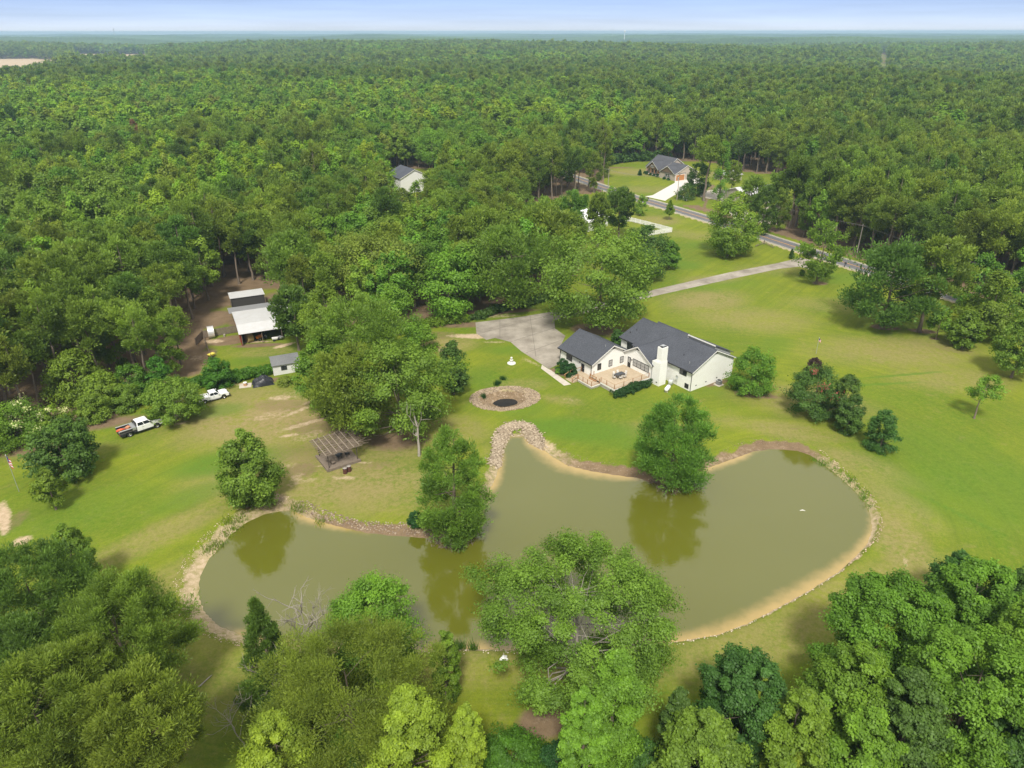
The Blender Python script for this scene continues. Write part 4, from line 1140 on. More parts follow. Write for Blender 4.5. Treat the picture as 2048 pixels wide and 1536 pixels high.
# ------------------------------------------------------------------ the rest of the wood: one mass
def scatter_object(name, pts, scale, rot, idx, colname, protos, label):
    me = bpy.data.meshes.new(name)
    me.vertices.add(len(pts))
    me.vertices.foreach_set('co', np.asarray(pts, np.float32).ravel())
    for an, typ, dat in (('tscale', 'FLOAT_VECTOR', scale), ('trot', 'FLOAT_VECTOR', rot), ('tidx', 'INT', idx)):
        a = me.attributes.new(an, typ, 'POINT')
        a.data.foreach_set('vector' if typ == 'FLOAT_VECTOR' else 'value', np.asarray(dat, np.int32 if typ == 'INT' else np.float32).ravel())
    c = bpy.data.collections.new(colname)
    for k, (pm) in enumerate(protos):
        o = bpy.data.objects.new('%s_%02d' % (colname, k), pm)
        c.objects.link(o)
    ng = bpy.data.node_groups.new(name, 'GeometryNodeTree')
    ng.interface.new_socket('Geometry', in_out='INPUT', socket_type='NodeSocketGeometry')
    ng.interface.new_socket('Geometry', in_out='OUTPUT', socket_type='NodeSocketGeometry')
    gi, go = ng.nodes.new('NodeGroupInput'), ng.nodes.new('NodeGroupOutput')
    ci = ng.nodes.new('GeometryNodeCollectionInfo')
    ci.inputs['Collection'].default_value = c
    ci.inputs['Separate Children'].default_value = True
    ci.inputs['Reset Children'].default_value = True
    ip = ng.nodes.new('GeometryNodeInstanceOnPoints')
    ip.inputs['Pick Instance'].default_value = True
    na = {}
    for an, dt in (('tscale', 'FLOAT_VECTOR'), ('trot', 'FLOAT_VECTOR'), ('tidx', 'INT')):
        n = ng.nodes.new('GeometryNodeInputNamedAttribute'); n.data_type = dt
        n.inputs['Name'].default_value = an
        na[an] = n.outputs['Attribute']
    l = ng.links.new
    l(gi.outputs[0], ip.inputs['Points']); l(ci.outputs[0], ip.inputs['Instance'])
    l(na['tidx'], ip.inputs['Instance Index']); l(na['trot'], ip.inputs['Rotation']); l(na['tscale'], ip.inputs['Scale'])
    l(ip.outputs[0], go.inputs[0])
    o = obj(name, me)
    md = o.modifiers.new('scatter', 'NODES'); md.node_group = ng
    tag(o, label, kind='stuff')
    return o

def joined(name, V, F, tint, Vw, Fw, lm):
    VV = np.concatenate([V, Vw]); FF = np.concatenate([F, Fw + len(V)])
    return mesh_np(name, VV, FF, [LM[lm], BARK], attr={'tint': ('FLOAT', np.concatenate([tint, np.full(len(Vw), .5)]))}, midx=np.r_[np.zeros(len(F)), np.ones(len(Fw))])

def wood_mass():
    pts, scl, rot, idx, protos = [], [], [], [], []
    r = np.random.default_rng(8)
    lods = [('near', 6500, 0.5, 8), ('mid', 1800, 0.85, 2), ('far', 420, 1.6, -1)]
    start = {}
    for ln, cards, card, nb in lods:
        for kk in KN:
            start[(ln, kk)] = (len(protos), len(WKIND[kk]))
            for j, (sp, lm, H, R) in enumerate(WKIND[kk]):
                V, F, tint, Vw, Fw = proto_meshes(sp, lm, H, R, len(protos) * 17 + 3, cards, card, nb)
                protos.append(joined('wood_tree', V, F, tint, Vw, Fw, lm))
    def put(x, y, kind, ln, s0, s1):
        z = terrain(x, y)
        for q in range(4):
            k = kind == q
            if not k.any(): continue
            b, n = start[(ln, KN[q])]
            idx.append(b + r.integers(0, n, k.sum()))
            s = s0 + (s1 - s0) * r.random(k.sum())
            scl.append(np.stack([s, s, (0.35 * s + 0.65) * (0.8 + 0.42 * r.random(k.sum()))], -1))
            rot.append(np.stack([np.zeros(k.sum())] * 2 + [r.random(k.sum()) * 6.28], -1))
            pts.append(np.stack([x[k], y[k], z[k]], -1))
    k = ~indiv
    d = np.hypot(wx_, wy_)
    a = k & (d < 420)
    put(wx_[a], wy_[a], kind_[a], 'near', .78, 1.2)
    a = k & (d >= 420)
    put(wx_[a], wy_[a], kind_[a], 'mid', .85, 1.5)
    x, y = woods_points(1250, 3300, 11.0, 31, 0.78)
    put(x, y, species(x, y, 33), 'far', 1.15, 2.1)
    print('wood mass points', sum(len(p) for p in pts))
    scatter_object('forest', np.concatenate(pts), np.concatenate(scl), np.concatenate(rot), np.concatenate(idx), 'wood_trees', protos, 'dense green pine and broadleaf forest stretching away to the horizon')
wood_mass()

def far_canopy():
    nr, na = 330, 900
    rr = 3150 * (15200 / 3150) ** (np.linspace(0, 1, nr))
    aa = np.linspace(-0.76, 0.76, na)
    A, Rr = np.meshgrid(aa, rr)
    x, y = Rr * np.sin(A), Rr * np.cos(A)
    r = np.random.default_rng(3)
    z = terrain(x, y) + 11 + r.random(x.shape) * 9 + 7 * wob(x, y, 190, 2) + 5 * wob(x, y, 700, 5)
    cl = wob(x, y, 260, 7) + 0.5 * wob(x, y, 90, 2.2)
    z = np.where(cl > 0.95, terrain(x, y) + 0.8, z)
    m = leafmat('far_canopy_leaves', (0.065, 0.115, 0.03), 0.05, 0.0, 0.1)
    tint = np.clip(0.45 + 0.5 * wob(x, y, 330, 3) + 0.35 * wob(x, y, 70, 1) + 0.2 * (r.random(x.shape) - .5), 0, 1)
    tint = np.where(cl > 0.95, 1.0, tint)
    me = mesh_np('far_forest', np.stack([x, y, z], -1).reshape(-1, 3), grid_faces(nr, na), [m], attr={'tint': ('FLOAT', tint.ravel())})
    tag(obj('far_forest', me), 'hazy blue-green forest canopy below the horizon', kind='stuff')
far_canopy()

# ------------------------------------------------------------------ haze
def haze(dens=0.00017):
    mb = MB()
    m = bpy.data.materials.new('haze')
    m.use_nodes = True
    nt = m.node_tree; nt.nodes.clear()
    o = N(nt, 'ShaderNodeOutputMaterial')
    v = N(nt, 'ShaderNodeVolumePrincipled')
    v.inputs['Color'].default_value = (0.42, 0.60, 0.80, 1)
    v.inputs['Density'].default_value = dens
    v.inputs['Anisotropy'].default_value = 0.0
    nt.links.new(v.outputs[0], o.inputs['Volume'])
    mb.box(-16500, 16500, -900, 16500, -32, 66, m)
    tag(mb.build('haze'), kind='stuff')
HAZE = haze
# ------------------------------------------------------------------ paving
def sheet(name, pts, z, m, kind='structure', thick=0.0):
    """flat paved area with the outline pts (ground points), subdivided to follow nothing but flat ground"""
    bm = bmesh.new()
    vs = [bm.verts.new((p[0], p[1], z)) for p in pts]
    from mathutils.geometry import tessellate_polygon
    for tri in tessellate_polygon([[Vector((p[0], p[1], 0)) for p in pts]]):
        bm.faces.new([vs[i] for i in tri])
    if thick:
        r = bmesh.ops.extrude_face_region(bm, geom=bm.faces[:])
        for v in [g for g in r['geom'] if isinstance(g, bmesh.types.BMVert)]: v.co.z -= thick
    bmesh.ops.recalc_face_normals(bm, faces=bm.faces)
    me = bpy.data.meshes.new(name); bm.to_mesh(me); bm.free()
    me.materials.append(m)
    return tag(obj(name, me), kind=kind)

CONC = mat('worn_concrete', (0.37, 0.335, 0.285), 0.9, noise=(0.22, 1.0, (0.17, 0.148, 0.12)), bump=(20, 0.2))
CONCL = mat('pale_concrete', (0.50, 0.46, 0.40), 0.9, noise=(1.2, 0.8, (0.38, 0.34, 0.28)))
ASPH = mat('asphalt', (0.105, 0.105, 0.115), 0.9, noise=(0.4, 0.8, (0.15, 0.15, 0.155)), bump=(30, 0.2))
YEL = mat('yellow_road_paint', (0.62, 0.30, 0.04), 0.8)
WHP = mat('white_road_paint', (0.55, 0.55, 0.52), 0.8)
D1 = [G(*p) for p in ((951,645),(953,667),(973,680),(990,676),(1021,684),(1043,703),(1084,729),(1098,738))]
sheet('driveway', [tuple(p) for p in D1] + [tuple(G(*p)) for p in ((1124,726),(1122,690),(1131,672),(1110,657),(1109,641),(1160,629),(1240,610),(1320,590),(1460,559),(1560,538),(1598,534),(1622,540),(1628,522),(1600,516),(1555,527),(1460,545),(1320,577),(1200,605),(1109,623),(1040,634))], 0.02, CONC)
# joints sawn into the slab
mb = MB(); jm = mat('slab_joint', (0.13, 0.115, 0.095), 0.95)
for a, b in (((955,668),(1108,628)), ((1021,684),(1112,655)), ((1060,632),(1072,714)), ((1000,640),(1000,676)), ((1052,706),(1124,680))):
    A_, B_ = G(*a), G(*b)
    mb.tube([(A_[0], A_[1], .022), (B_[0], B_[1], .022)], .035, jm, 4)
tag(mb.build('driveway_joints'), kind='structure')
sheet('walkway', [tuple(G(*p)) for p in ((1082,737),(1084,730),(1097,738.5),(1102,741),(1142,769),(1128,771.5))], 0.045, CONCL, thick=.2)
sheet('driveway', [tuple(G(*p)) for p in ((1290,393),(1305,391),(1350,366),(1350,360),(1384,356.5),(1400,357),(1398,366),(1378,374),(1335,399),(1331,402))], 0.02, mat('new_concrete', (0.55, 0.53, 0.49), 0.9))
sheet('gravel_path', [tuple(G(*p)) for p in ((1400,384),(1440,378),(1470,395),(1510,440),(1470,440),(1440,402),(1400,394))], 0.02, CONCL)
sheet('yard', [tuple(G(*p)) for p in ((1535,412),(1560,411),(1556,450),(1512,446),(1518,425))], 0.02, mat('gravel', (0.36, 0.32, 0.26), 0.95, noise=(1, .8, (.25, .22, .17))))

def smooth_line(P, n=8):
    P = [np.array(p, float) for p in P]
    out = []
    for i in range(len(P) - 1):
        a, b, c, d = P[max(i - 1, 0)], P[i], P[i + 1], P[min(i + 2, len(P) - 1)]
        for k in range(n):
            t = k / n
            out.append(0.5 * (2 * b + (c - a) * t + (2 * a - 5 * b + 4 * c - d) * t * t + (-a + 3 * b - 3 * c + d) * t ** 3))
    return np.array(out + [P[-1]])
RL = smooth_line(RC)
tn = nrm(np.gradient(RL, axis=0)); nr_ = np.stack([-tn[:, 1], tn[:, 0]], -1)
def ribbon(name, o0, o1, z, m, parent=None):
    V = []
    for p, q in zip(RL, nr_):
        V.append((*(p + q * o0), z)); V.append((*(p + q * o1), z))
    F = [(2 * i, 2 * i + 1, 2 * i + 3, 2 * i + 2) for i in range(len(RL) - 1)]
    me = mesh_np(name, V, F, [m])
    o = obj(name, me, parent)
    if parent is None: tag(o, kind='structure')
    return o
ribbon('road_shoulder', -4.2, 4.2, 0.008, mat('pale_shoulder', (0.40, 0.37, 0.30), 0.95, noise=(.8, .9, (.24, .23, .12))))
ribbon('road', -3.25, 3.25, 0.03, ASPH)
for o0, o1, m in ((-3.05, -2.92, WHP), (2.92, 3.05, WHP), (-.17, -.05, YEL), (.05, .17, YEL)):
    ribbon('road_marking', o0, o1, 0.036, m)

# ------------------------------------------------------------------ building helpers
def brickmat(name, rgb, mortar, scale=1.0, bumps=.25, dirt=0.25):
    m = bpy.data.materials.new(name); m.use_nodes = True
    nt = m.node_tree; L = nt.links.new; p = nt.nodes['Principled BSDF']
    p.inputs['Roughness'].default_value = .75
    tc = N(nt, 'ShaderNodeTexCoord'); sx = N(nt, 'ShaderNodeSeparateXYZ'); ad = N(nt, 'ShaderNodeMath', operation='ADD'); cx = N(nt, 'ShaderNodeCombineXYZ')
    L(tc.outputs['Object'], sx.inputs[0]); L(sx.outputs[0], ad.inputs[0]); L(sx.outputs[1], ad.inputs[1]); L(ad.outputs[0], cx.inputs[0]); L(sx.outputs[2], cx.inputs[1])
    b = N(nt, 'ShaderNodeTexBrick', inp={'Scale': 1.0, 'Mortar Size': 0.012, 'Brick Width': .22 * scale, 'Row Height': .075 * scale})
    b.inputs['Color1'].default_value = (*rgb, 1); b.inputs['Color2'].default_value = (rgb[0] * .93, rgb[1] * .93, rgb[2] * .92, 1); b.inputs['Mortar'].default_value = (*mortar, 1)
    L(cx.outputs[0], b.inputs['Vector'])
    n = N(nt, 'ShaderNodeTexNoise', inp={'Scale': .9, 'Detail': 5.0}); L(tc.outputs['Object'], n.inputs['Vector'])
    mr = N(nt, 'ShaderNodeMapRange', inp={'From Min': .5, 'From Max': .8, 'To Max': dirt}); L(n.outputs[0], mr.inputs[0])
    mx = N(nt, 'ShaderNodeMix', data_type='RGBA'); mx.inputs[7].default_value = (rgb[0] * .75, rgb[1] * .71, rgb[2] * .6, 1)
    L(mr.outputs[0], mx.inputs[0]); L(b.outputs[0], mx.inputs[6]); L(mx.outputs[2], p.inputs['Base Color'])
    bp = N(nt, 'ShaderNodeBump', inp={'Strength': bumps, 'Distance': .02}); L(b.outputs['Fac'], bp.inputs['Height']); bp.invert = True; L(bp.outputs[0], p.inputs['Normal'])
    return m
def shinglemat(name, c1, c2):
    m = bpy.data.materials.new(name); m.use_nodes = True
    nt = m.node_tree; L = nt.links.new; p = nt.nodes['Principled BSDF']
    p.inputs['Roughness'].default_value = .85; p.inputs['Specular IOR Level'].default_value = .3
    tc = N(nt, 'ShaderNodeTexCoord')
    mp = N(nt, 'ShaderNodeMapping'); mp.inputs['Scale'].default_value = (3.2, 3.2, 9); L(tc.outputs['Object'], mp.inputs[0])
    n = N(nt, 'ShaderNodeTexNoise', inp={'Scale': 1.4, 'Detail': 6.0, 'Roughness': .8}); L(mp.outputs[0], n.inputs['Vector'])
    n2 = N(nt, 'ShaderNodeTexNoise', inp={'Scale': .35, 'Detail': 3.0}); L(tc.outputs['Object'], n2.inputs['Vector'])
    mr = N(nt, 'ShaderNodeMapRange', inp={'From Min': .3, 'From Max': .7}); L(n.outputs[0], mr.inputs[0])
    mx = N(nt, 'ShaderNodeMix', data_type='RGBA'); mx.inputs[6].default_value = (*c1, 1); mx.inputs[7].default_value = (*c2, 1); L(mr.outputs[0], mx.inputs[0])
    m2 = N(nt, 'ShaderNodeMix', data_type='RGBA', blend_type='MULTIPLY', inp={0: .5}); L(mx.outputs[2], m2.inputs[6])
    r2 = N(nt, 'ShaderNodeMapRange', inp={'From Min': .3, 'From Max': .7, 'To Min': .75, 'To Max': 1.15}); L(n2.outputs[0], r2.inputs[0])
    L(r2.outputs[0], m2.inputs[7]); L(m2.outputs[2], p.inputs['Base Color'])
    w = N(nt, 'ShaderNodeTexWave', wave_type='BANDS', bands_direction='Z', inp={'Scale': 2.6, 'Distortion': 1.0, 'Detail': 2.0}); L(tc.outputs['Object'], w.inputs['Vector'])
    bp = N(nt, 'ShaderNodeBump', inp={'Strength': .4, 'Distance': .03}); L(w.outputs[0], bp.inputs['Height']); L(bp.outputs[0], p.inputs['Normal'])
    return m
def ribmat(name, rgb, scale, axis='X', dirt=(.5, .48, .42), rough=.45, amt=.35):
    m = mat(name, rgb, rough, noise=(.6, amt, dirt))
    nt = m.node_tree; L = nt.links.new; p = nt.nodes['Principled BSDF']
    tc = N(nt, 'ShaderNodeTexCoord')
    w = N(nt, 'ShaderNodeTexWave', wave_type='BANDS', bands_direction=axis, inp={'Scale': scale, 'Distortion': 0.0}); L(tc.outputs['Object'], w.inputs['Vector'])
    bp = N(nt, 'ShaderNodeBump', inp={'Strength': .8, 'Distance': .05}); L(w.outputs[0], bp.inputs['Height']); L(bp.outputs[0], p.inputs['Normal'])
    return m
WBRICK = brickmat('white_painted_brick', (0.84, 0.84, 0.82), (0.74, 0.74, 0.71), dirt=.3)
SHING = shinglemat('charcoal_shingles', (0.028, 0.032, 0.042), (0.100, 0.108, 0.128))
BLK = mat('black_trim', (0.02, 0.02, 0.022), 0.5)
WTRIM = mat('white_trim', (0.74, 0.73, 0.70), 0.6)
GTRIM = mat('grey_board', (0.36, 0.37, 0.37), 0.7, noise=(2, .5, (.27, .27, .27)))
GLS = mat('window_glass', (0.10, 0.115, 0.13), 0.08, spec=.8)
GLSD = mat('dark_window_glass', (0.03, 0.035, 0.04), 0.08, spec=.8)
CURT = mat('blinds_behind_glass', (0.42, 0.42, 0.41), 0.3, noise=(6, .6, (.2, .2, .2)))
DECKW = mat('deck_boards', (0.45, 0.37, 0.265), 0.75, noise=(1.6, .8, (.36, .28, .19)))
POSTW = mat('orange_brown_lumber', (0.36, 0.19, 0.085), 0.8, noise=(3, .7, (.26, .15, .08)))
LATT = mat('grey_lattice', (0.52, 0.49, 0.43), 0.85, noise=(2, .6, (.36, .33, .28)))
METAL = mat('galvanised_metal', (0.5, 0.52, 0.54), 0.4, 0.6)

def wallbox(mb, side, a0, a1, pos, z0, z1, out, m):
    """thin box on a wall plane: side 'u' means the plane u=pos, spanning v a0..a1; out = how far it stands proud (sign = outward)"""
    p0, p1 = sorted((pos, pos + out))
    if side == 'u': mb.box(p0, p1, a0, a1, z0, z1, m)
    else: mb.box(a0, a1, p0, p1, z0, z1, m)
def window(root, side, a0, a1, pos, z0, z1, sgn, panes=1, fm=None, pm=None, rows=2, fw=.07):
    fm = fm or BLK; pm = pm or GLS
    f = MB()
    wallbox(f, side, a0, a1, pos, z0, z0 + fw, .07 * sgn, fm); wallbox(f, side, a0, a1, pos, z1 - fw, z1, .07 * sgn, fm)
    n = panes
    for i in range(n + 1):
        c = a0 + (a1 - a0 - fw) * i / n
        wallbox(f, side, c, c + fw, pos, z0 + fw, z1 - fw, .07 * sgn, fm)
    fo = f.build('window', root)
    for i in range(n):
        c0 = a0 + (a1 - a0 - fw) * i / n + fw; c1 = a0 + (a1 - a0 - fw) * (i + 1) / n
        p = MB(); wallbox(p, side, c0, c1, pos, z0 + fw, z1 - fw, .03 * sgn, pm)
        if rows > 1:
            for r in range(1, rows):
                zz = z0 + (z1 - z0) * r / rows
                wallbox(p, side, c0, c1, pos + .03 * sgn, zz - .02, zz + .02, .02 * sgn, fm)
        p.build('pane', fo)
    return fo
def gable_roof(root, u0, u1, v0, v1, ridge, ze, zr, axis, m, oh=.3, rk=.35, th=.12, name='roof', trim=None, gutter=True, ends=(1, 1)):
    """axis 'v': ridge runs along v at u=ridge; eaves at u0/u1. slab roof; returns the roof object"""
    mb = MB()
    def P(a, b, z): return (a, b, z) if axis == 'v' else (b, a, z)
    a0, a1 = (u0, u1) if axis == 'v' else (v0, v1)
    b0, b1 = (v0, v1) if axis == 'v' else (u0, u1)
    b0 -= rk * ends[0]; b1 += rk * ends[1]
    s0 = (zr - ze) / (ridge - a0); s1 = (zr - ze) / (a1 - ridge)
    for e, s, sg in ((a0 - oh, s0, -1), (a1 + oh, s1, 1)):
        zz = ze - s * oh
        r = ridge
        q = [(e, zz), (r, zr), (r, zr + th), (e, zz + th)]
        mb.hexa([P(x, b0, z) for x, z in q], [P(x, b1, z) for x, z in q], m)
    ro = mb.build(name, root)
    # ridge cap
    c = MB(); c.tube([P(ridge, b0, zr + th), P(ridge, b1, zr + th)], .07, m, 6); c.build('ridge_cap', ro)
    if gutter:
        for e, s in ((a0 - oh, s0), (a1 + oh, s1)):
            g = MB(); zz = ze - s * oh
            w = -.1 if e < ridge else .1
            x0, x1 = sorted((e + w * .04, e + w))
            if axis == 'v': g.box(x0, x1, b0, b1, zz - .06, zz + .1, BLK)
            else: g.box(b0, b1, x0, x1, zz - .06, zz + .1, BLK)
            g.build('gutter', ro)
    if trim:
        t = MB()
        for b, on in ((b0, ends[0]), (b1, ends[1])):
            if not on: continue
            bb = (b - .03, b - .002) if b == b0 else (b + .002, b + .03)
            for e, s in ((a0 - oh, s0), (a1 + oh, s1)):
                zz = ze - s * oh
                q = [(e, zz - .14), (ridge, zr - .14), (ridge, zr + .05), (e, zz + .05)]
                t.hexa([P(x, bb[0], z) for x, z in q], [P(x, bb[1], z) for x, z in q], trim)
        t.build('rake_trim', ro)
    return ro

# ------------------------------------------------------------------ the white house
HA = R_(35)
house = empty('white_house', (33.1, 117.7, 0), HA, 'white brick house with charcoal roofs, tall white chimney and attached garage wing', 'house')
w = MB()
w.prism([(0, -.2), (11.6, -.2), (11.6, 4.05), (5.9, 6.86), (0, 4.05)], 1, 0, 7.2, WBRICK)
w.prism([(0, -.2), (11.6, -.2), (11.6, 4.05), (6.7, 7.24), (0, 4.05)], 1, 7.203, 15.3, WBRICK)
w.prism([(1.4, -.2), (11.6, -.2), (11.6, 3.85), (7.6, 6.3), (1.4, 3.68)], 1, 15.303, 20.4, WBRICK)
w.build('wall', house)
w = MB(); w.prism([(7.0, -.2), (14.6, -.2), (14.6, 3.75), (10.8, 6.05), (7.0, 3.75)], 0, -3.2, -.003, WBRICK); w.build('wall', house)
w = MB(); w.prism([(-11.5, -.2), (-1.5, -.2), (-1.5, 3.2), (-6.4, 5.78), (-11.5, 3.2)], 1, 14.603, 24.3, WBRICK); w.build('wall', house)
def slab(mb, pts4, th, m):
    mb.hexa([tuple(p) for p in pts4], [(p[0], p[1], p[2] + th) for p in pts4], m)
sf = .48
r = MB()
slab(r, [(-.35, -.35, 4.06 - .168), (5.9, -.35, 6.9), (5.9, 7.2, 6.9), (-.35, 7.2, 3.9)], .12, SHING)
slab(r, [(-.35, 7.2, 3.9), (6.7, 7.2, 7.28), (6.7, 15.6, 7.28), (-.35, 15.6, 3.9)], .12, SHING)
slab(r, [(6.7, 7.2, 7.28), (12, 7.2, 3.8), (12, 15.6, 3.8), (6.7, 15.6, 7.28)], .12, SHING)
slab(r, [(5.9, -.35, 6.9), (12, -.35, 3.9), (12, 7.2, 3.9), (5.9, 7.2, 6.9)], .12, SHING)
slab(r, [(1.05, 15.6, 3.55), (7.6, 15.6, 6.32), (7.6, 20.8, 6.32), (1.05, 20.8, 3.55)], .12, SHING)
slab(r, [(7.6, 15.6, 6.32), (12, 15.6, 3.65), (12, 20.8, 3.65), (7.6, 20.8, 6.32)], .12, SHING)
ro = r.build('roof', house)
g = MB(); g.box(-.47, -.355, -.35, 6.6, 3.84, 3.99, BLK); g.box(.94, 1.045, 15.6, 20.8, 3.5, 3.65, BLK); g.box(12.005, 12.1, -.35, 15.6, 3.74, 3.9, BLK); g.build('gutter', ro)
t = MB()
for a, b in (((-.35, 3.9), (5.9, 6.9)), ((12, 3.9), (5.9, 6.9))):
    for y0, y1, m in ((-.385, -.352, WTRIM),):
        t.hexa([(a[0], y0, a[1] - .13), (b[0], y0, b[1] - .13), (b[0], y0, b[1] + .06), (a[0], y0, a[1] + .06)], [(a[0], y1, a[1] - .13), (b[0], y1, b[1] - .13), (b[0], y1, b[1] + .06), (a[0], y1, a[1] + .06)], m)
t.build('rake_trim', ro)
cs = MB(); cs.tube([(6.7, 7.2, 7.42), (6.7, 15.6, 7.42)], .07, SHING, 6); cs.tube([(5.9, -.35, 7.04), (5.9, 7.2, 7.04)], .06, SHING, 6); cs.tube([(7.6, 15.6, 6.46), (7.6, 20.8, 6.46)], .06, SHING, 6); cs.build('ridge_cap', ro)
# raised shed roof with a grey clerestory band behind the ridge
d = MB(); d.prism([(6.5, 5.4), (6.5, 7.36), (11.3, 4.95), (11.3, 4.2)], 1, .75, 7.0, GTRIM); dm = d.build('dormer_wall', house)
d = MB(); slab(d, [(6.25, .5, 7.42), (12.0, .5, 4.7), (12.0, 7.18, 4.7), (6.25, 7.18, 7.42)], .12, SHING); dr = d.build('dormer_roof', house)
d = MB(); d.box(6.16, 6.24, .46, 7.19, 7.36, 7.56, WTRIM); d.box(6.2, 6.5, 7.185, 7.25, 7.2, 7.5, WTRIM); d.build('dormer_trim', dr)
wr_ = gable_roof(house, -3.2, 4.5, 7.0, 14.6, 10.8, 3.79, 6.1, 'u', SHING, oh=.35, rk=.4, trim=WTRIM, ends=(1, 0))
gr_ = gable_roof(house, -11.5, -1.5, 14.6, 24.3, -6.4, 3.24, 5.84, 'v', SHING, oh=.4, rk=.4, trim=WTRIM)
# black gable vents
for side, pos, c, z, sgn in (('u', -3.2, 10.8, 5.85, -1), ('v', 14.6, -6.4, 5.6, -1), ('v', 0, 5.9, 6.7, -1)):
    v = MB()
    q = [(c - .85, z - .62), (c + .85, z - .62), (c, z - .05)]
    v.prism(q, 0 if side == 'u' else 1, pos - .03, pos - .002, BLK)
    v.build('gable_vent', house)
window(house, 'u', 20.55, 22.3, -11.5, 1.45, 2.8, -1, 2, pm=GLSD)
for a in (-10.13, -7.23, -4.28):
    window(house, 'v', a, a + .92, 14.6, 1.42 + .05, 2.8, -1, 1, pm=(GLSD if a < -10 else CURT))
window(house, 'u', 7.75, 12.05, -3.2, 1.7, 3.15, -1, 4, pm=CURT)
window(house, 'u', 1.28, 3.0, 0, 2.6, 3.95, -1, 2, pm=GLSD)
window(house, 'u', 17, 18.6, 1.4, 1.8, 3.2, -1, 2, pm=GLSD)
def door(root, side, a0, a1, pos, z0, z1, sgn, m=BLK, glass=True):
    d = MB(); wallbox(d, side, a0, a1, pos, z0, z1, .05 * sgn, m); o = d.build('door', root)
    h = MB(); wallbox(h, side, a0 + .08, a0 + .16, pos + .055 * sgn, (z0 + z1) / 2 - .08, (z0 + z1) / 2 + .04, .05 * sgn, METAL); h.build('handle', o)
    if glass:
        p = MB(); wallbox(p, side, a0 + .18, a1 - .18, pos + .052 * sgn, z0 + 1.05, z1 - .15, .015 * sgn, CURT); p.build('pane', o)
    return o
door(house, 'u', 12.7, 13.5, -3.2, .92, 3.05, -1)
door(house, 'u', 16.8, 17.7, -11.5, .56, 2.2, -1, glass=False)
h = MB(); h.box(-.04, -.003, .5, 1.45, .3, 1.25, BLK); h.build('crawl_hatch', house)
for a in (1.44, 4.17, 7.21, 9.83):
    v = MB(); v.box(a - .16, a + .16, -.03, -.003, .78, .98, BLK); v.build('foundation_vent', house)
v = MB(); v.box(-3.34, -3.304, 5.3, 5.6, .55, .75, BLK); v.build('foundation_vent', house)
for side, x, y, z in (('', -.1, -.08, 3.84), ('', -3.28, 6.9, 3.6), ('', -11.6, 24.2, 3.0), ('', -11.6, 14.7, 3.0)):
    dd = MB(); dd.tube([(x, y, 0), (x, y, z - .2), (x - .25, y, z)], .055, BLK, 6); dd.build('downspout', house)
for y, z, x in ((12.35, 2.75, -3.2), (18.1, 2.3, -11.5)):
    dd = MB(); dd.box(x - .16, x - .003, y - .07, y + .07, z - .13, z + .13, BLK); dd.build('wall_lamp', house)
c = MB()
c.box(-3.3, -1.45, 4.9, 6.997, -.1, 4.6, WBRICK); c.hexa([(-3.3, 4.9, 4.6), (-1.45, 4.9, 4.6), (-1.45, 6.997, 4.6), (-3.3, 6.997, 4.6)], [(-3.15, 4.95, 5.2), (-1.6, 4.95, 5.2), (-1.6, 6.1, 5.2), (-3.15, 6.1, 5.2)], WBRICK)
c.box(-3.15, -1.6, 4.95, 6.1, 5.2, 7.7, WBRICK)
ch = c.build('chimney', house)
c = MB(); c.box(-3.0, -1.75, 5.1, 5.95, 7.703, 7.74, BLK); c.build('chimney_crown', ch)
c = MB(); c.box(-2.65, -2.1, 5.3, 5.75, 7.743, 7.95, METAL); c.box(-2.75, -2.0, 5.2, 5.85, 7.953, 8.0, METAL); c.build('chimney_cap', ch)
for x, y in ((2.2, 4.3), (1.2, 1.9), (4.2, 19.0), (3.0, 19.6), (-7.4, 15.6)):
    z = 4.06 + sf * x if x > 0 and y < 15 else (3.55 + .42 * (x - 1.05) if x > 0 else 3.24 + .51 * (x + 11.5))
    p = MB(); p.cyl(x, y, z, z + .42, .07, METAL if x < 2 else BLK, 8); p.build('roof_vent', house)
# meters, dish
c = MB(); c.tube([(-.35, 3.05, .9), (-.35, 3.05, 1.9)], .03, METAL, 6); c.lathe([(0, 0), (.2, .03), (.33, .1)], METAL, 14)
k = len(c.v)
for i in range(k - 42, k):
    x, y, z = c.v[i]; c.v[i] = (-.45 - z, 3.05 + y, 1.95 + x)
c.build('satellite_dish', house)
tk = empty('water_tank', (0, 0, 0), 0, 'pale round tank with pipes standing in the corner right of the white chimney', 'tank')
tk.matrix_world = house.matrix_basis @ Matrix.Translation((-.9, 4.15, 0))
tk.location = (33.1 + math.cos(HA) * -.9 - math.sin(HA) * 4.15, 117.7 + math.sin(HA) * -.9 + math.cos(HA) * 4.15, 0)
c = MB(); c.lathe([(0, 0), (.42, 0), (.42, .85), (.36, .98), (0, 1.02)], mat('pale_plastic', (.52, .55, .55), .5), 18); c.build('body', tk, smooth_=True)
c = MB(); c.tube([(.1, -.1, 1.0), (.1, -.1, 1.25), (.45, -.25, 1.25), (.45, -.25, .0)], .04, METAL, 6); c.build('pipe', tk)
def hl(u, v, z=0):   # house frame to world
    return (33.1 + math.cos(HA) * u - math.sin(HA) * v, 117.7 + math.sin(HA) * u + math.cos(HA) * v, z)
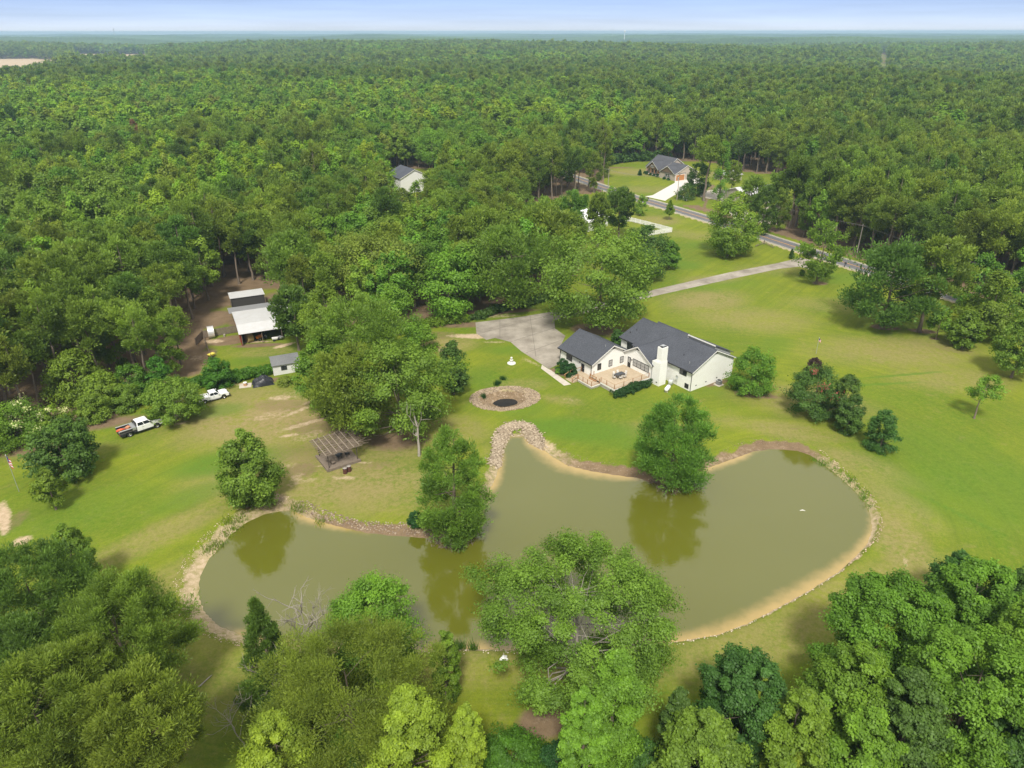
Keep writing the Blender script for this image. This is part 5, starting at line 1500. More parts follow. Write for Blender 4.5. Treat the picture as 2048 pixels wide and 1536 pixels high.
# air conditioner
ac = empty('air_conditioner', hl(6.6, -1.15), HA, 'grey air conditioning unit on a pale pad beside the right gable wall', 'air conditioner')
c = MB(); c.box(-.75, .75, -.7, .7, -.05, .1, CONCL); c.build('pad', ac)
c = MB(); c.box(-.42, .42, -.42, .42, .1, .9, mat('grey_grille', (.13, .13, .14), .6, noise=(30, .6, (.3, .3, .3)))); c.build('body', ac, bevel=.03)
c = MB(); c.box(-.44, .44, -.44, .44, .903, .96, METAL); c.build('lid', ac)
c = MB(); c.lathe([(.05, .963), (.34, .963), (.34, 1.0), (.3, 1.0)], BLK, 20); c.build('fan_guard', ac)
# propane tank
pt = empty('propane_tank', hl(-3.3, 2.6), HA + .45, 'white propane tank lying on feet at the right end of the deck hedge', 'tank')
c = MB(); rings = []
for x, r_ in ((-1.0, .02), (-.98, .18), (-.88, .32), (-.72, .39), (.72, .39), (.88, .32), (.98, .18), (1.0, .02)):
    rings.append([(x, r_ * math.cos(a), .62 + r_ * math.sin(a)) for a in np.linspace(0, 2 * np.pi, 20, endpoint=False)])
WPAINT = mat('white_paint', (.78, .78, .77), .35)
c.loft(rings, WPAINT); c.build('tank', pt, smooth_=True)
c = MB(); c.cyl(0, 0, 1.0, 1.16, .16, WPAINT, 14); c.build('valve_cover', pt)
for s in (-.6, .6):
    c = MB(); c.box(s - .08, s + .08, -.3, .3, 0, .35, CONCL); c.build('foot', pt)

# ------------------------------------------------------------------ deck
dk = empty('deck', hl(-11, 11), HA, 'orange-brown wooden deck with wire railings, steps and grey lattice skirt', 'deck')
def dl(mb): # shift local coords
    return mb
OX, OY = -11, 11
def D(x0, x1, y0, y1, z0, z1, m, mb): mb.box(x0 - OX, x1 - OX, y0 - OY, y1 - OY, z0, z1, m)
c = MB()
y = 7.4
while y < 14.55:
    y1 = min(y + .14, 14.58); D(-12.2, -3.22, y, y1 - .012, .84, .9, DECKW, c); y = y1
c.build('floor', dk)
c = MB(); y = 11.3
while y < 17.7:
    y1 = y + .14; D(-14.4, -12.21 if y < 14.5 else -11.52, y, y1 - .012, .5, .56, DECKW, c); y = y1
c.build('floor', dk)
c = MB()
D(-12.2, -3.22, 7.36, 7.395, .6, .9, WTRIM, c); D(-12.24, -12.205, 7.36, 11.3, .6, .9, WTRIM, c); D(-14.44, -14.405, 11.25, 15.3, .35, .56, WTRIM, c); D(-14.4, -12.25, 11.25, 11.295, .35, .56, WTRIM, c)
c.build('rim_board', dk)
c = MB()
def lattice(x0, y0, x1, y1, z0, z1, mb):
    n = int(math.hypot(x1 - x0, y1 - y0) / .14)
    for i in range(n):
        a, b = i / n, (i + 1) / n
        for s in (0, 1):
            p = (x0 + (x1 - x0) * a - OX, y0 + (y1 - y0) * a - OY, z0 if s else z1); q = (x0 + (x1 - x0) * min(1, a + .6 / n * 4) - OX, y0 + (y1 - y0) * min(1, a + .6 / n * 4) - OY, z1 if s else z0)
            mb.tube([p, q], .018, LATT, 4)
lattice(-12.2, 7.42, -12.2, 11.3, 0, .6, c); lattice(-12.2, 7.42, -4, 7.42, 0, .6, c); lattice(-14.38, 11.3, -14.38, 15.3, 0, .35, c); lattice(-14.38, 11.3, -12.3, 11.3, 0, .35, c)
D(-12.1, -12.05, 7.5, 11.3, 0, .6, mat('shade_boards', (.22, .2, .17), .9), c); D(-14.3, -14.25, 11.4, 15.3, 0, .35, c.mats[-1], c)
c.build('lattice_skirt', dk)
def railing(pts, zf, h=1.0, wires=True):
    for x, y in pts:
        p = MB(); p.box(x - OX - .05, x - OX + .05, y - OY - .05, y - OY + .05, zf - .3, zf + h, POSTW); p.build('post', dk)
    rl = MB()
    for (a, b), (a2, b2) in zip(pts[:-1], pts[1:]):
        rl.tube([(a - OX, b - OY, zf + h - .05), (a2 - OX, b2 - OY, zf + h - .05)], .025, POSTW, 4)
        rl.tube([(a - OX, b - OY, zf + .12), (a2 - OX, b2 - OY, zf + .12)], .02, POSTW, 4)
        for k in range(1, 6):
            z = zf + .12 + k * (h - .2) / 6
            rl.tube([(a - OX, b - OY, z), (a2 - OX, b2 - OY, z)], .006, METAL, 3)
    rl.build('rail', dk)
railing([(-12.15, 11.2), (-12.15, 9.6), (-12.15, 7.45), (-9.85, 7.45), (-7.55, 7.45), (-5.3, 7.45), (-3.35, 7.45)], .9)
railing([(-14.35, 15.1), (-14.35, 13.8), (-14.35, 12.5), (-14.35, 11.35), (-12.4, 11.35)], .56)
c = MB()
for i in range(3):
    D(-12.2 - .28 * (i + 1) + .28, -12.2 - .28 * i + .28 - .02, 12.6, 14.2, .56, .9 - .11 * (i + 1) + .02, POSTW, c) if False else None
D(-12.5, -12.21, 12.3, 14.3, .563, .74, POSTW, c)
for i in range(4):
    D(-14.42 - .3 * (i + 1), -14.42 - .3 * i, 15.3, 17.5, 0, .56 - .13 * (i + 1), DECKW, c)
c.build('steps', dk)
for yy in (15.3, 17.5):
    c = MB(); q = yy - OY
    c.box(-14.5 - OX, -14.4 - OX, q - .05, q + .05, .1, 1.5, POSTW); c.box(-15.75 - OX, -15.65 - OX, q - .05, q + .05, 0, .95, POSTW)
    c.hexa([(-15.9 - OX, q - .08, .95), (-14.35 - OX, q - .08, 1.5), (-14.35 - OX, q + .08, 1.5), (-15.9 - OX, q + .08, .95)], [(-15.9 - OX, q - .08, 1.0), (-14.35 - OX, q - .08, 1.56), (-14.35 - OX, q + .08, 1.56), (-15.9 - OX, q + .08, 1.0)], POSTW)
    if yy > 17: c.box(-14.4 - OX, -11.6 - OX, q - .06, q + .06, 1.46, 1.52, POSTW); c.box(-11.75 - OX, -11.65 - OX, q - .05, q + .05, .56, 1.5, POSTW)
    c.build('stair_rail', dk)
# posts and planters where the deck meets the garage corner
c = MB()
for x, y, h in ((-11.9, 14.4, 1.9), (-11.2, 14.3, 1.75), (-12.25, 13.4, 1.5), (-12.25, 14.2, 1.5), (-12.3, 12.4, 1.5), (-12.2, 11.6, 1.5)):
    D(x - .05, x + .05, y - .05, y + .05, .5, h, POSTW, c)
D(-12.3, -12.2, 12.3, 14.3, 1.35, 1.43, POSTW, c)
c.build('gate_posts', dk)
# table and chairs
TBL = mat('dark_table', (.05, .055, .065), .5)
CH = mat('pale_sling', (.62, .60, .56), .7); CHF = mat('chair_frame', (.06, .06, .06), .5)
t = empty('patio_table', hl(-7.8, 10.8, .9), HA, 'dark rectangular patio table on the deck', 'table')
c = MB(); c.box(-1.0, 1.0, -.55, .55, .7, .74, TBL); c.build('top', t, bevel=.01)
for sx_ in (-.85, .85):
    for sy_ in (-.42, .42):
        c = MB(); c.box(sx_ - .03, sx_ + .03, sy_ - .03, sy_ + .03, 0, .7, TBL); c.build('leg', t)
def mk_chair():
    r = empty('patio_chair', (0, 0, 0), 0)
    c = MB(); c.box(-.26, .26, -.25, .25, .40, .44, CH); c.build('seat', r)
    c = MB()
    ring = [(-.26, -.24, .44), (.26, -.24, .44), (.24, -.36, .92), (-.24, -.36, .92)]
    c.hexa(ring, [(x, y + .04, z) for x, y, z in ring], CH); c.build('backrest', r)
    for sx_ in (-.24, .24):
        for sy_ in (-.22, .22):
            c = MB(); c.tube([(sx_, sy_, 0), (sx_, sy_, .4)], .02, CHF, 5); c.build('leg', r)
        c = MB(); c.tube([(sx_ * 1.12, -.3, .66), (sx_ * 1.12, .2, .64), (sx_ * 1.12, .22, .4)], .02, CHF, 5); c.build('armrest', r)
    return r
ch0 = mk_chair()
CL = [(-.5, -.85, 0, 'pale patio chair on the pond side of the table, left one'), (.5, -.85, 0, 'pale patio chair on the pond side of the table, right one'), (-.5, .85, math.pi, 'pale patio chair on the garage side of the table, left one'),
      (.5, .85, math.pi, 'pale patio chair on the garage side of the table, right one'), (-1.4, 0, -math.pi / 2, 'pale patio chair at the left end of the table'), (1.4, 0, math.pi / 2, 'pale patio chair at the house end of the table')]
for i, (x, y, rz, lb) in enumerate(CL):
    o = ch0 if i == 0 else copy_tree(ch0)
    o.location = hl(-7.8 + x, 10.8 + y, .9); o.rotation_euler = (0, 0, HA + rz)
    tag(o, lb, 'chair', 'patio chairs round the deck table')

# hedge along the deck
def hedge(name, pts, wd, h, lm, label, n, card, seed, cat='hedge', rc=.45):
    root = empty(name, (pts[0][0], pts[0][1]), 0, label, cat)
    r = np.random.default_rng(seed)
    P = smooth_line(pts, 6)
    d = np.r_[0, np.cumsum(np.linalg.norm(np.diff(P, axis=0), axis=1))]
    m = int(d[-1] / (rc * .5) * max(1, wd / rc / 1.2) * max(1, h / rc / 1.6))
    u = r.random(m) * d[-1]
    c = np.stack([np.interp(u, d, P[:, 0]), np.interp(u, d, P[:, 1])], -1) + r.normal(size=(m, 2)) * wd * .28
    hh = h * (.85 + .3 * np.sin(u * 1.1 + seed) * .5)
    z = rc * .5 + r.random(m) * (hh - rc)
    C = np.stack([c[:, 0], c[:, 1], z + ground_z(c[:, 0], c[:, 1])], -1)
    k = n // m
    idx = np.repeat(np.arange(m), k); M_ = len(idx)
    dd = nrm(r.normal(size=(M_, 3)) + [0, 0, .4])
    Pn = C[idx] + dd * (rc * (.6 + .5 * r.random(M_)))[:, None]
    nn = nrm(dd + r.normal(size=(M_, 3)) * .5)
    ax = nrm(np.cross(nn, r.normal(size=(M_, 3)))); bx = np.cross(nn, ax); s = card * (.7 + .6 * r.random(M_))[:, None]
    V = np.stack([Pn - ax * s * .6, Pn + bx * s * .4, Pn + ax * s * .6, Pn - bx * s * .4], 1).reshape(-1, 3) - np.array(root.location)
    tint = np.repeat(np.clip(.15 + .5 * r.random(m)[idx] + .35 * r.random(M_), 0, 1), 4)
    obj('foliage', mesh_np('foliage', V, np.arange(M_ * 4).reshape(-1, 4), [LM[lm]], attr={'tint': ('FLOAT', tint)}), root)
    return root
hedge('hedge', [hl(-12.9, 6.3)[:2], hl(-8, 6.35)[:2], hl(-4.4, 6.2)[:2]], 1.2, 1.5, 'hedge', 'dark green clipped hedge along the pond side of the deck', 16000, .2, 3, rc=.38)
hedge('ivy_fence', [tuple(G(*p)) for p in ((404,768),(430,760),(470,758),(510,752),(545,744))], 1.8, 1.9, 'vine', 'long fence buried in bright green vine between the barn yard and the lower lawn', 24000, .3, 4, rc=.6)
hedge('ivy_fence', [tuple(G(*p)) for p in ((330,790),(365,780),(402,772))], 2.2, 2.1, 'vine', 'vine thicket left of the small white pickup', 16000, .3, 5, rc=.6)
hedge('understory', [tuple(G(*p)) for p in ((950,640),(1000,622),(1050,612),(1100,595))], 2.2, 1.6, 'dark', 'low dark undergrowth along the far edge of the concrete driveway', 14000, .35, 6, cat='undergrowth', rc=.6)
hedge('understory', [tuple(G(*p)) for p in ((700,668),(780,668),(860,652),(935,640))], 2.4, 1.8, 'broad', 'low undergrowth at the wood edge behind the big clump', 14000, .35, 7, cat='undergrowth', rc=.6)
hedge('understory', [tuple(G(*p)) for p in ((1206,331),(1250,324),(1300,321),(1340,320))], 4, 4.5, 'dark', 'dark undergrowth at the foot of the pines behind the grey house', 14000, .8, 8, cat='undergrowth', rc=1.3)

# ------------------------------------------------------------------ fountain, flags
WST = mat('white_cast_stone', (.72, .71, .68), .7, noise=(5, .6, (.5, .5, .48)))
g_ = G(1023, 727)
f = empty('garden_fountain', (g_[0], g_[1]), 0, 'small white stone fountain with a round base on the lawn beside the driveway', 'fountain')
c = MB(); c.lathe([(0, .0), (.85, .0), (.85, .14), (.72, .16), (0, .12)], WST, 28); c.build('base', f, smooth_=False)
c = MB(); c.lathe([(.3, .16), (.22, .3), (.14, .5), (.16, .62), (.3, .7), (.38, .8), (.3, .82), (0, .78)], WST, 20); c.build('basin', f, smooth_=True)
c = MB(); c.lathe([(.1, .8), (.09, 1.0), (.2, 1.1), (.23, 1.25), (.16, 1.4), (0, 1.46)], WST, 16); c.build('finial', f, smooth_=True)
FR, FB, FW = mat('flag_red', (.5, .05, .05), .8), mat('flag_blue', (.03, .05, .2), .8), mat('flag_white', (.75, .75, .75), .8)
def flagpole(px, py, h, label, fw=1.2, fh=.75, faded=False, hang=.5):
    g = G(px, py)
    r = empty('flagpole', (g[0], g[1]), 0, label, 'flag')
    c = MB(); c.tube([(0, 0, 0), (0, 0, h)], [.05, .035], METAL, 8); c.lathe([(0, h - .01), (.07, h + .05), (0, h + .11)], METAL, 8); c.build('pole', r)
    c = MB()
    n = 7
    for i in range(n):
        z0 = h - .15 - fh * (i + 1) / n; z1 = h - .15 - fh * i / n
        for k in range(6):
            a0, a1 = k / 6, (k + 1) / 6
            def q(a, z): return (.04 + a * fw * hang, .06 * math.sin(a * 9), z - a * fw * (1 - hang) * .9)
            m = FB if (k < 3 and i < 4) else (FR if i % 2 == 0 else FW)
            q4 = [q(a0, z0), q(a1, z0), q(a1, z1), q(a0, z1)]
            c.hexa(q4, [(x, y + .01, z) for x, y, z in q4], m)
    c.build('flag', r)
flagpole(38, 982, 6.2, 'thin pole with a limp faded flag near the left edge of the lawn', 1.1, 1.6, hang=.35)
flagpole(1632, 708, 3.6, 'short pole with a small striped flag behind the flowering shrubs', .9, .6, hang=.5)

# ------------------------------------------------------------------ pergola, barrels
PW = mat('weathered_wood', (.135, .105, .08), .9, noise=(3, .8, (.23, .19, .15)))
PWD = mat('dry_vine_stems', (.15, .115, .085), .95)
PA_ = R_(34)
pg = empty('pergola', (-27.2, 94.6), PA_, 'weathered wooden pergola with a grid roof of dry vine stems above a grey platform', 'pergola')
c = MB(); c.box(-2.5, 2.5, -2.4, 2.4, .02, .3, PW); c.build('floor', pg)
c = MB(); c.box(-2.6, 2.6, -2.75, -2.42, .02, .42, PW); c.box(-2.85, -2.52, -2.75, 2.4, .02, .42, PW); c.build('bench_rim', pg)
for x in (-2.3, 2.3):
    for y in (-2.1, 2.1):
        c = MB(); c.tube([(x, y, 0), (x, y, 2.7)], .07, mat('dark_post', (.07, .055, .045), .9) if (x, y) == (-2.3, -2.1) else bpy.data.materials['dark_post'], 7); c.build('post', pg)
c = MB()
for i in range(10):
    y = -2.5 + i * .62; c.box(-3.3, 3.2, y - .05, y + .05, 2.7, 2.8, PW)
for i in range(7):
    x = -2.7 + i * .9; c.box(x - .05, x + .05, -2.5, 3.3, 2.805, 2.9, mat('pale_slat', (.29, .24, .185), .9) if i == 0 else bpy.data.materials['pale_slat'])
c.build('roof_grid', pg)
rr = random.Random(2)
c = MB()
for i in range(260):
    a = rr.uniform(-3.2, 3.0); b = rr.uniform(-2.2, 3.2); t_ = rr.gauss(.1, .5)
    L_ = rr.uniform(.8, 2.4)
    c.tube([(a, b, 2.70 + rr.random() * .06), (a + math.cos(t_) * L_ * .5, b + math.sin(t_) * L_ * .5, 2.72 + rr.random() * .12), (a + math.cos(t_) * L_, b + math.sin(t_) * L_, 2.72 + rr.random() * .2)], .035, PWD if i % 4 else PW, 4)
c.build('vine_stems', pg)
def pl(u, v, z=0): return (-27.2 + math.cos(PA_) * u - math.sin(PA_) * v, 94.6 + math.sin(PA_) * u + math.cos(PA_) * v, z)
IRON = mat('black_iron', (.03, .035, .045), .45)
for (u, v, s, lb) in ((-.1, -.6, 1.0, 'large black kettle grill on the pergola platform'), (1.3, -.3, .75, 'smaller dark grill right of the large one on the pergola platform')):
    k = empty('kettle_grill', pl(u, v, .3), PA_, lb, 'grill'); k.scale = (s, s, s)
    c = MB(); c.lathe([(0, .5), (.35, .55), (.55, .8), (.58, .95), (.5, 1.2), (.25, 1.38), (0, 1.42)], IRON, 20); c.build('bowl', k, smooth_=True)
    for a in (0, 2.1, 4.2):
        c = MB(); c.tube([(.3 * math.cos(a), .3 * math.sin(a), .62), (.5 * math.cos(a), .5 * math.sin(a), 0)], .035, IRON, 6); c.build('leg', k)
k = empty('bench', pl(-1.6, -.9, .3), PA_ + .3, 'grey weathered bench at the left of the pergola platform', 'bench')
c = MB(); c.box(-.25, .25, -.9, .9, .42, .48, PW); c.build('seat', k)
for s in (-.7, .7):
    c = MB(); c.box(-.22, .22, s - .05, s + .05, 0, .42, PW); c.build('leg', k)
RUST = mat('rusty_steel', (.10, .035, .022), .8, noise=(4, .8, (.05, .02, .015)))
for i, (px, py, lb) in enumerate(((690.5, 946, 'left rust-brown barrel below the pergola'), (698.5, 942, 'right rust-brown barrel below the pergola'))):
    g = G(px, py)
    b = empty('rusty_barrel', (g[0], g[1]), 0, lb, 'barrel', 'rusty barrels by the pergola')
    c = MB(); c.lathe([(0, 0), (.31, 0), (.33, .02), (.31, .05), (.31, .3), (.33, .32), (.31, .34), (.31, .6), (.33, .62), (.31, .64), (.31, .92), (.33, .95)], RUST, 18); c.build('body', b)
    c = MB(); c.lathe([(.3, .9), (0, .88)], mat('ash_fill', (.3, .27, .24), .9) if i == 0 else bpy.data.materials['ash_fill'], 18); c.lathe([(.31, .95), (.335, .965), (.31, .98)], METAL, 18); c.build('rim', b)

# ------------------------------------------------------------------ trucks
WCAR = mat('white_car_paint', (.80, .81, .82), .25, spec=.6)
TYRE = mat('tyre_rubber', (.02, .02, .02), .85)
CGL = mat('car_glass', (.02, .025, .03), .06, spec=.9)
CHR = mat('chrome', (.6, .6, .62), .2, .9)
BPL = mat('black_plastic', (.025, .025, .028), .6)
LAMPM = mat('lamp_lens', (.55, .55, .55), .15, spec=.8)
REDL = mat('red_lens', (.4, .02, .02), .2)
def wheel(root, x, y, r, w, s):
    wd = MB()
    prof = [(r * .55, -w / 2), (r * .93, -w / 2), (r, -w / 2 + .04), (r, w / 2 - .04), (r * .93, w / 2), (r * .55, w / 2)]
    wd.lathe(prof, TYRE, 22); wd.v = [(a, c_, b) for a, b, c_ in wd.v]
    wo = wd.build('wheel', root, (x, y, r))
    h = MB(); h.lathe([(0, s * (w / 2 - .05)), (r * .25, s * (w / 2 - .03)), (r * .3, s * (w / 2 - .09)), (r * .56, s * (w / 2 - .01))], CHR, 18); h.v = [(a, c_, b) for a, b, c_ in h.v]
    h.build('rim', wo)
def cab(root, x0, x1, wd, zb, zr, fs, rs, paint, mid=None):
    """greenhouse: x0 rear, x1 front at the belt; fs, rs = slopes of the windscreen and the rear glass"""
    hw = wd / 2
    b = [(x0, -hw, zb), (x1, -hw, zb), (x1, hw, zb), (x0, hw, zb)]
    t = [(x0 + rs, -hw + .16, zr), (x1 - fs, -hw + .16, zr), (x1 - fs, hw - .16, zr), (x0 + rs, hw - .16, zr)]
    c = MB(); c.hexa(b, t, paint); o = c.build('cab', root, bevel=.05)
    def lerp(p, q, k): return tuple(p[i] + (q[i] - p[i]) * k for i in range(3))
    def pane(name, A, B, C_, Dq, off):
        q = [tuple(p[i] + off[i] for i in range(3)) for p in (A, B, C_, Dq)]
        m_ = MB(); m_.hexa(q, [tuple(p[i] - off[i] * .5 for i in range(3)) for p in (A, B, C_, Dq)], CGL); m_.build(name, o)
    lo, hi = .08, .86
    pane('windscreen', lerp(lerp(b[1], t[1], lo), lerp(b[2], t[2], lo), .06), lerp(lerp(b[1], t[1], lo), lerp(b[2], t[2], lo), .94), lerp(lerp(b[1], t[1], hi), lerp(b[2], t[2], hi), .92), lerp(lerp(b[1], t[1], hi), lerp(b[2], t[2], hi), .08), (.02, 0, .01))
    pane('rear_window', lerp(lerp(b[0], t[0], .2), lerp(b[3], t[3], .2), .1), lerp(lerp(b[0], t[0], .2), lerp(b[3], t[3], .2), .9), lerp(lerp(b[0], t[0], hi), lerp(b[3], t[3], hi), .88), lerp(lerp(b[0], t[0], hi), lerp(b[3], t[3], hi), .12), (-.02, 0, .005))
    for i0, i1, sy in ((0, 1, -1), (3, 2, 1)):
        segs = ((.07, .46), (.50, .93))
        for s0, s1 in segs:
            A = lerp(lerp(b[i0], b[i1], s0), lerp(t[i0], t[i1], s0), lo); B = lerp(lerp(b[i0], b[i1], s1), lerp(t[i0], t[i1], s1), lo)
            C_ = lerp(lerp(b[i0], b[i1], s1), lerp(t[i0], t[i1], s1), hi); Dq = lerp(lerp(b[i0], b[i1], s0), lerp(t[i0], t[i1], s0), hi)
            pane('side_window', A, B, C_, Dq, (0, .02 * sy, .003))
    return o
def truck(px, py, hd, label, flat):
    g = G(px, py)
    r = empty('flatbed_truck' if flat else 'pickup_truck', (g[0], g[1]), R_(hd), label, 'truck')
    W_, Wh = (2.1, .42) if flat else (1.85, .37)
    # x = 0 at the front axle; nose forward
    Lw = 4.5 if flat else 3.35
    nose = .95
    zs, zh, zb = (.55, 1.38, 1.45) if flat else (.45, 1.12, 1.15)
    hw = W_ / 2
    cabf = -.55; cabr = cabf - (2.5 if flat else 1.9)
    def arch(x, rad, n=8):
        return [(x + rad * math.cos(a), zs + .02 + rad * math.sin(a) * .95) for a in np.linspace(0, math.pi, n)]
    # front body: hood and doors as one side profile with wheel arch
    prof = [(nose, zs + .05), (nose + .02, zh - .25), (nose - .12, zh - .04), (.4, zh + .06), (cabf, zb), (cabr, zb), (cabr, zs)] + [(x, z) for x, z in arch(0, Wh + .08)][::-1]
    c = MB(); c.prism(prof, 1, -hw, hw, WCAR); c.build('body', r, bevel=.05)
    cab(r, cabr + .03, cabf + .02, W_ - .06, zb - .02, (2.08 if flat else 1.72), .62, .12, WCAR)
    c = MB(); c.box(nose + .02, nose + .1, -hw * .6, hw * .6, zs + .28, zh - .22, BPL); c.build('grille', r)
    c = MB(); c.box(nose + .02, nose + .2, -hw, hw, zs - .02, zs + .22, CHR if flat else BPL); c.build('bumper', r, bevel=.03)
    for s in (-1, 1):
        c = MB(); c.box(nose - .03, nose + .07, *sorted((s * hw * .98, s * hw * .66)), zs + .4, zh - .2, LAMPM); c.build('headlight', r)
        c = MB(); c.box(cabf - .35, cabf - .2, *sorted((s * (hw + .02), s * (hw + .24))), zb + .02, zb + .28, BPL if flat else WCAR); c.build('mirror', r)
        c = MB(); c.box(cabr + .1, cabf - .1, *sorted((s * (hw - .05), s * (hw + .06))), zs - .08, zs - .02, BPL if flat else mat('grey_sill', (.3, .3, .3), .5)); c.build('running_board', r)
        wheel(r, 0, s * (hw - .13), Wh, .26, s); wheel(r, -Lw + (.2 if flat else 0), s * (hw - .13), Wh, .26, s)
        for xd in (cabr + .95 if flat else cabr + .75,):
            c = MB(); c.box(xd, xd + .14, *sorted((s * (hw + .003), s * (hw + .03))), zb - .3, zb - .25, BPL); c.build('door_handle', r)
            c = MB(); c.box(xd - .09, xd - .075, *sorted((s * (hw + .001), s * (hw + .006))), zs + .05, zb - .03, BPL); c.build('door_seam', r)
    tail = -Lw - (1.25 if flat else 1.15)
    if flat:
        c = MB(); c.box(tail, cabr - .08, -.45, .45, .5, .75, BPL); c.build('frame', r)
        c = MB(); c.box(tail, cabr - .06, -1.12, 1.12, .98, 1.06, mat('bed_floor', (.16, .15, .14), .8)); c.box(tail, cabr - .7, -1.12, -1.0, 1.06, 1.42, BPL); c.box(tail, cabr - .7, 1.0, 1.12, 1.06, 1.42, BPL)
        c.prism([(tail, .5), (tail + .75, .5), (tail + .95, .98), (tail, .98)], 1, -1.1, 1.1, BPL); c.prism([(-Lw + .85, .55), (cabr - .1, .55), (cabr - .1, .98), (-Lw + .7, .98)], 1, -1.1, 1.1, BPL)
        c.build('flatbed', r)
        for s in (-1, 1):
            c = MB(); c.box(tail, cabr - .75, *sorted((s * .86, s * 1.14)), 1.423, 1.47, mat('aluminium_top', (.52, .53, .54), .4, .5)); c.build('side_rail_top', r)
            c = MB(); c.box(tail - .03, tail - .002, *sorted((s * .75, s * 1.05)), .7, .85, REDL); c.build('tail_light', r)
        c = MB(); c.box(cabr - .72, cabr - .12, -1.1, 1.1, 1.063, 1.5, mat('tool_box', (.42, .44, .46), .4, .5)); c.build('tool_box', r, bevel=.02)
        c = MB(); c.box(cabr - .1, cabr - .04, -1.1, 1.1, 1.06, 2.0, BPL) if False else c.box(cabr - .1, cabr - .04, -1.05, 1.05, 1.9, 2.0, BPL); c.box(cabr - .1, cabr - .04, -1.05, -.97, 1.063, 1.9, BPL); c.box(cabr - .1, cabr - .04, .97, 1.05, 1.063, 1.9, BPL)
        for k in range(6): c.box(cabr - .09, cabr - .05, -.8 + k * .3, -.76 + k * .3, 1.063, 1.9, BPL)
        c.build('headache_rack', r)
    else:
        x0, x1 = tail, cabr - .05
        prof = [(x0, zs), (x0, zb - .02), (x1, zb - .02), (x1, zs)] + [(x, z) for x, z in arch(-Lw, Wh + .08)]
        c = MB()
        for s in (-1, 1):
            a, b = sorted((s * hw, s * (hw - .12))); c.prism(prof, 1, a, b, WCAR)
        c.box(x0, x1, -hw + .121, hw - .121, .62, .68, WCAR); c.box(x0, x0 + .08, -hw + .121, hw - .121, .68, zb - .02, WCAR); c.box(x1 - .06, x1, -hw + .121, hw - .121, .68, zb - .02, WCAR)
        c.build('bed', r)
        c = MB(); c.box(x0 - .14, x0 - .003, -hw, hw, .48, .64, CHR); c.build('bumper', r)
        for s in (-1, 1):
            c = MB(); c.box(x0 - .02, x0 + .1, *sorted((s * (hw + .01), s * (hw - .1))), .75, 1.05, REDL); c.build('tail_light', r)
    return r, hd
ft, hd1 = truck(311, 851, 43, 'white crew cab truck with a black flatbed body, parked along the left wood edge', True)
truck(446, 793, 36, 'small white extended cab pickup parked nose right by the vine covered fence', False)
# things lying in the flatbed
def ftl(x, y, z):
    a = R_(hd1); l = ft.location
    return (l[0] + math.cos(a) * x - math.sin(a) * y, l[1] + math.sin(a) * x + math.cos(a) * y, l[2] + z)
ORG = mat('orange_red_plastic', (.62, .09, .03), .6)
for i, (x, y, sx_, sy_, sz, m, lb, nm) in enumerate(((-5.2, .25, .8, .35, .22, ORG, 'red bundle lying across the bed of the flatbed truck', 'red_bundle'), (-5.35, -.35, .35, .3, .2, mat('orange_bucket', (.65, .22, .05), .6), 'orange bucket at the tail of the flatbed truck', 'orange_bucket'),
                                                 (-4.1, .1, .35, .35, .3, mat('terracotta', (.5, .22, .12), .8), 'terracotta coloured box behind the tool box of the flatbed truck', 'storage_box'))):
    o = empty(nm, ftl(x, y, 1.07), R_(hd1) + .3 * i, lb, 'cargo')
    if nm == 'orange_bucket':
        c = MB(); c.lathe([(0, 0), (.14, 0), (.17, .34), (.18, .36), (.15, .34), (.13, .05)], m, 14); c.build('body', o)
        c = MB(); c.tube([(-.17, 0, .33), (-.1, .12, .5), (.1, .12, .5), (.17, 0, .33)], .01, METAL, 4); c.build('bail', o)
    elif nm == 'red_bundle':
        c = MB()
        for k in range(5):
            yy = -.2 + k * .1; c.tube([(-.75 + .05 * k, yy, .08 + .06 * (k % 2)), (0, yy + .08, .12 + .07 * (k % 2)), (.7 - .07 * k, yy - .03, .1)], [.07, .09, .06], m, 7)
        c.build('wraps', o, smooth_=True)
    else:
        c = MB(); c.box(-.3, .3, -.3, .3, 0, .3, m); c.build('body', o, bevel=.03)
        c = MB(); c.box(-.33, .33, -.33, .33, .303, .36, m); c.build('lid', o, bevel=.02)

# ------------------------------------------------------------------ barn yard
BA = R_(25)
bo = (-57.5, 139.3)
def bl(u, v, z=0): return (bo[0] + math.cos(BA) * u - math.sin(BA) * v, bo[1] + math.sin(BA) * u + math.cos(BA) * v, z)
WMET = ribmat('white_ribbed_metal', (.68, .69, .71), 4.0, 'X')
GMET = ribmat('grey_metal_sheet', (.33, .34, .36), 4.0, 'X', (.22, .2, .18))
REDB = ribmat('red_metal_siding', (.30, .018, .015), 3.0, 'Y', (.2, .03, .02), .5)
bn = empty('barn', bo, BA, 'open-fronted barn with a white ribbed metal roof and red side walls', 'barn')
c = MB(); slab(c, [(-.3, -.4, 2.75), (13, -.4, 2.75), (13, 3.4, 3.6), (-.3, 3.4, 3.6)], .06, WMET); slab(c, [(-.3, 3.4, 3.6), (13, 3.4, 3.6), (13, 13.7, 3.0), (-.3, 13.7, 3.0)], .06, WMET); c.build('roof', bn)
c = MB(); slab(c, [(-.9, 13.75, 2.7), (14.5, 13.75, 2.7), (14.5, 18.8, 2.35), (-.9, 18.8, 2.35)], .06, GMET); c.build('lean_to_roof', bn)
c = MB(); c.prism([(0, 0), (13.5, 0), (13.5, 2.95), (3.4, 3.55), (0, 2.75)], 0, 0, .08, REDB); c.prism([(0, 0), (13.5, 0), (13.5, 2.95), (3.4, 3.55), (0, 2.75)], 0, 12.6, 12.68, REDB); c.box(.083, 12.6, 13.4, 13.48, 0, 2.95, REDB); c.build('wall', bn)
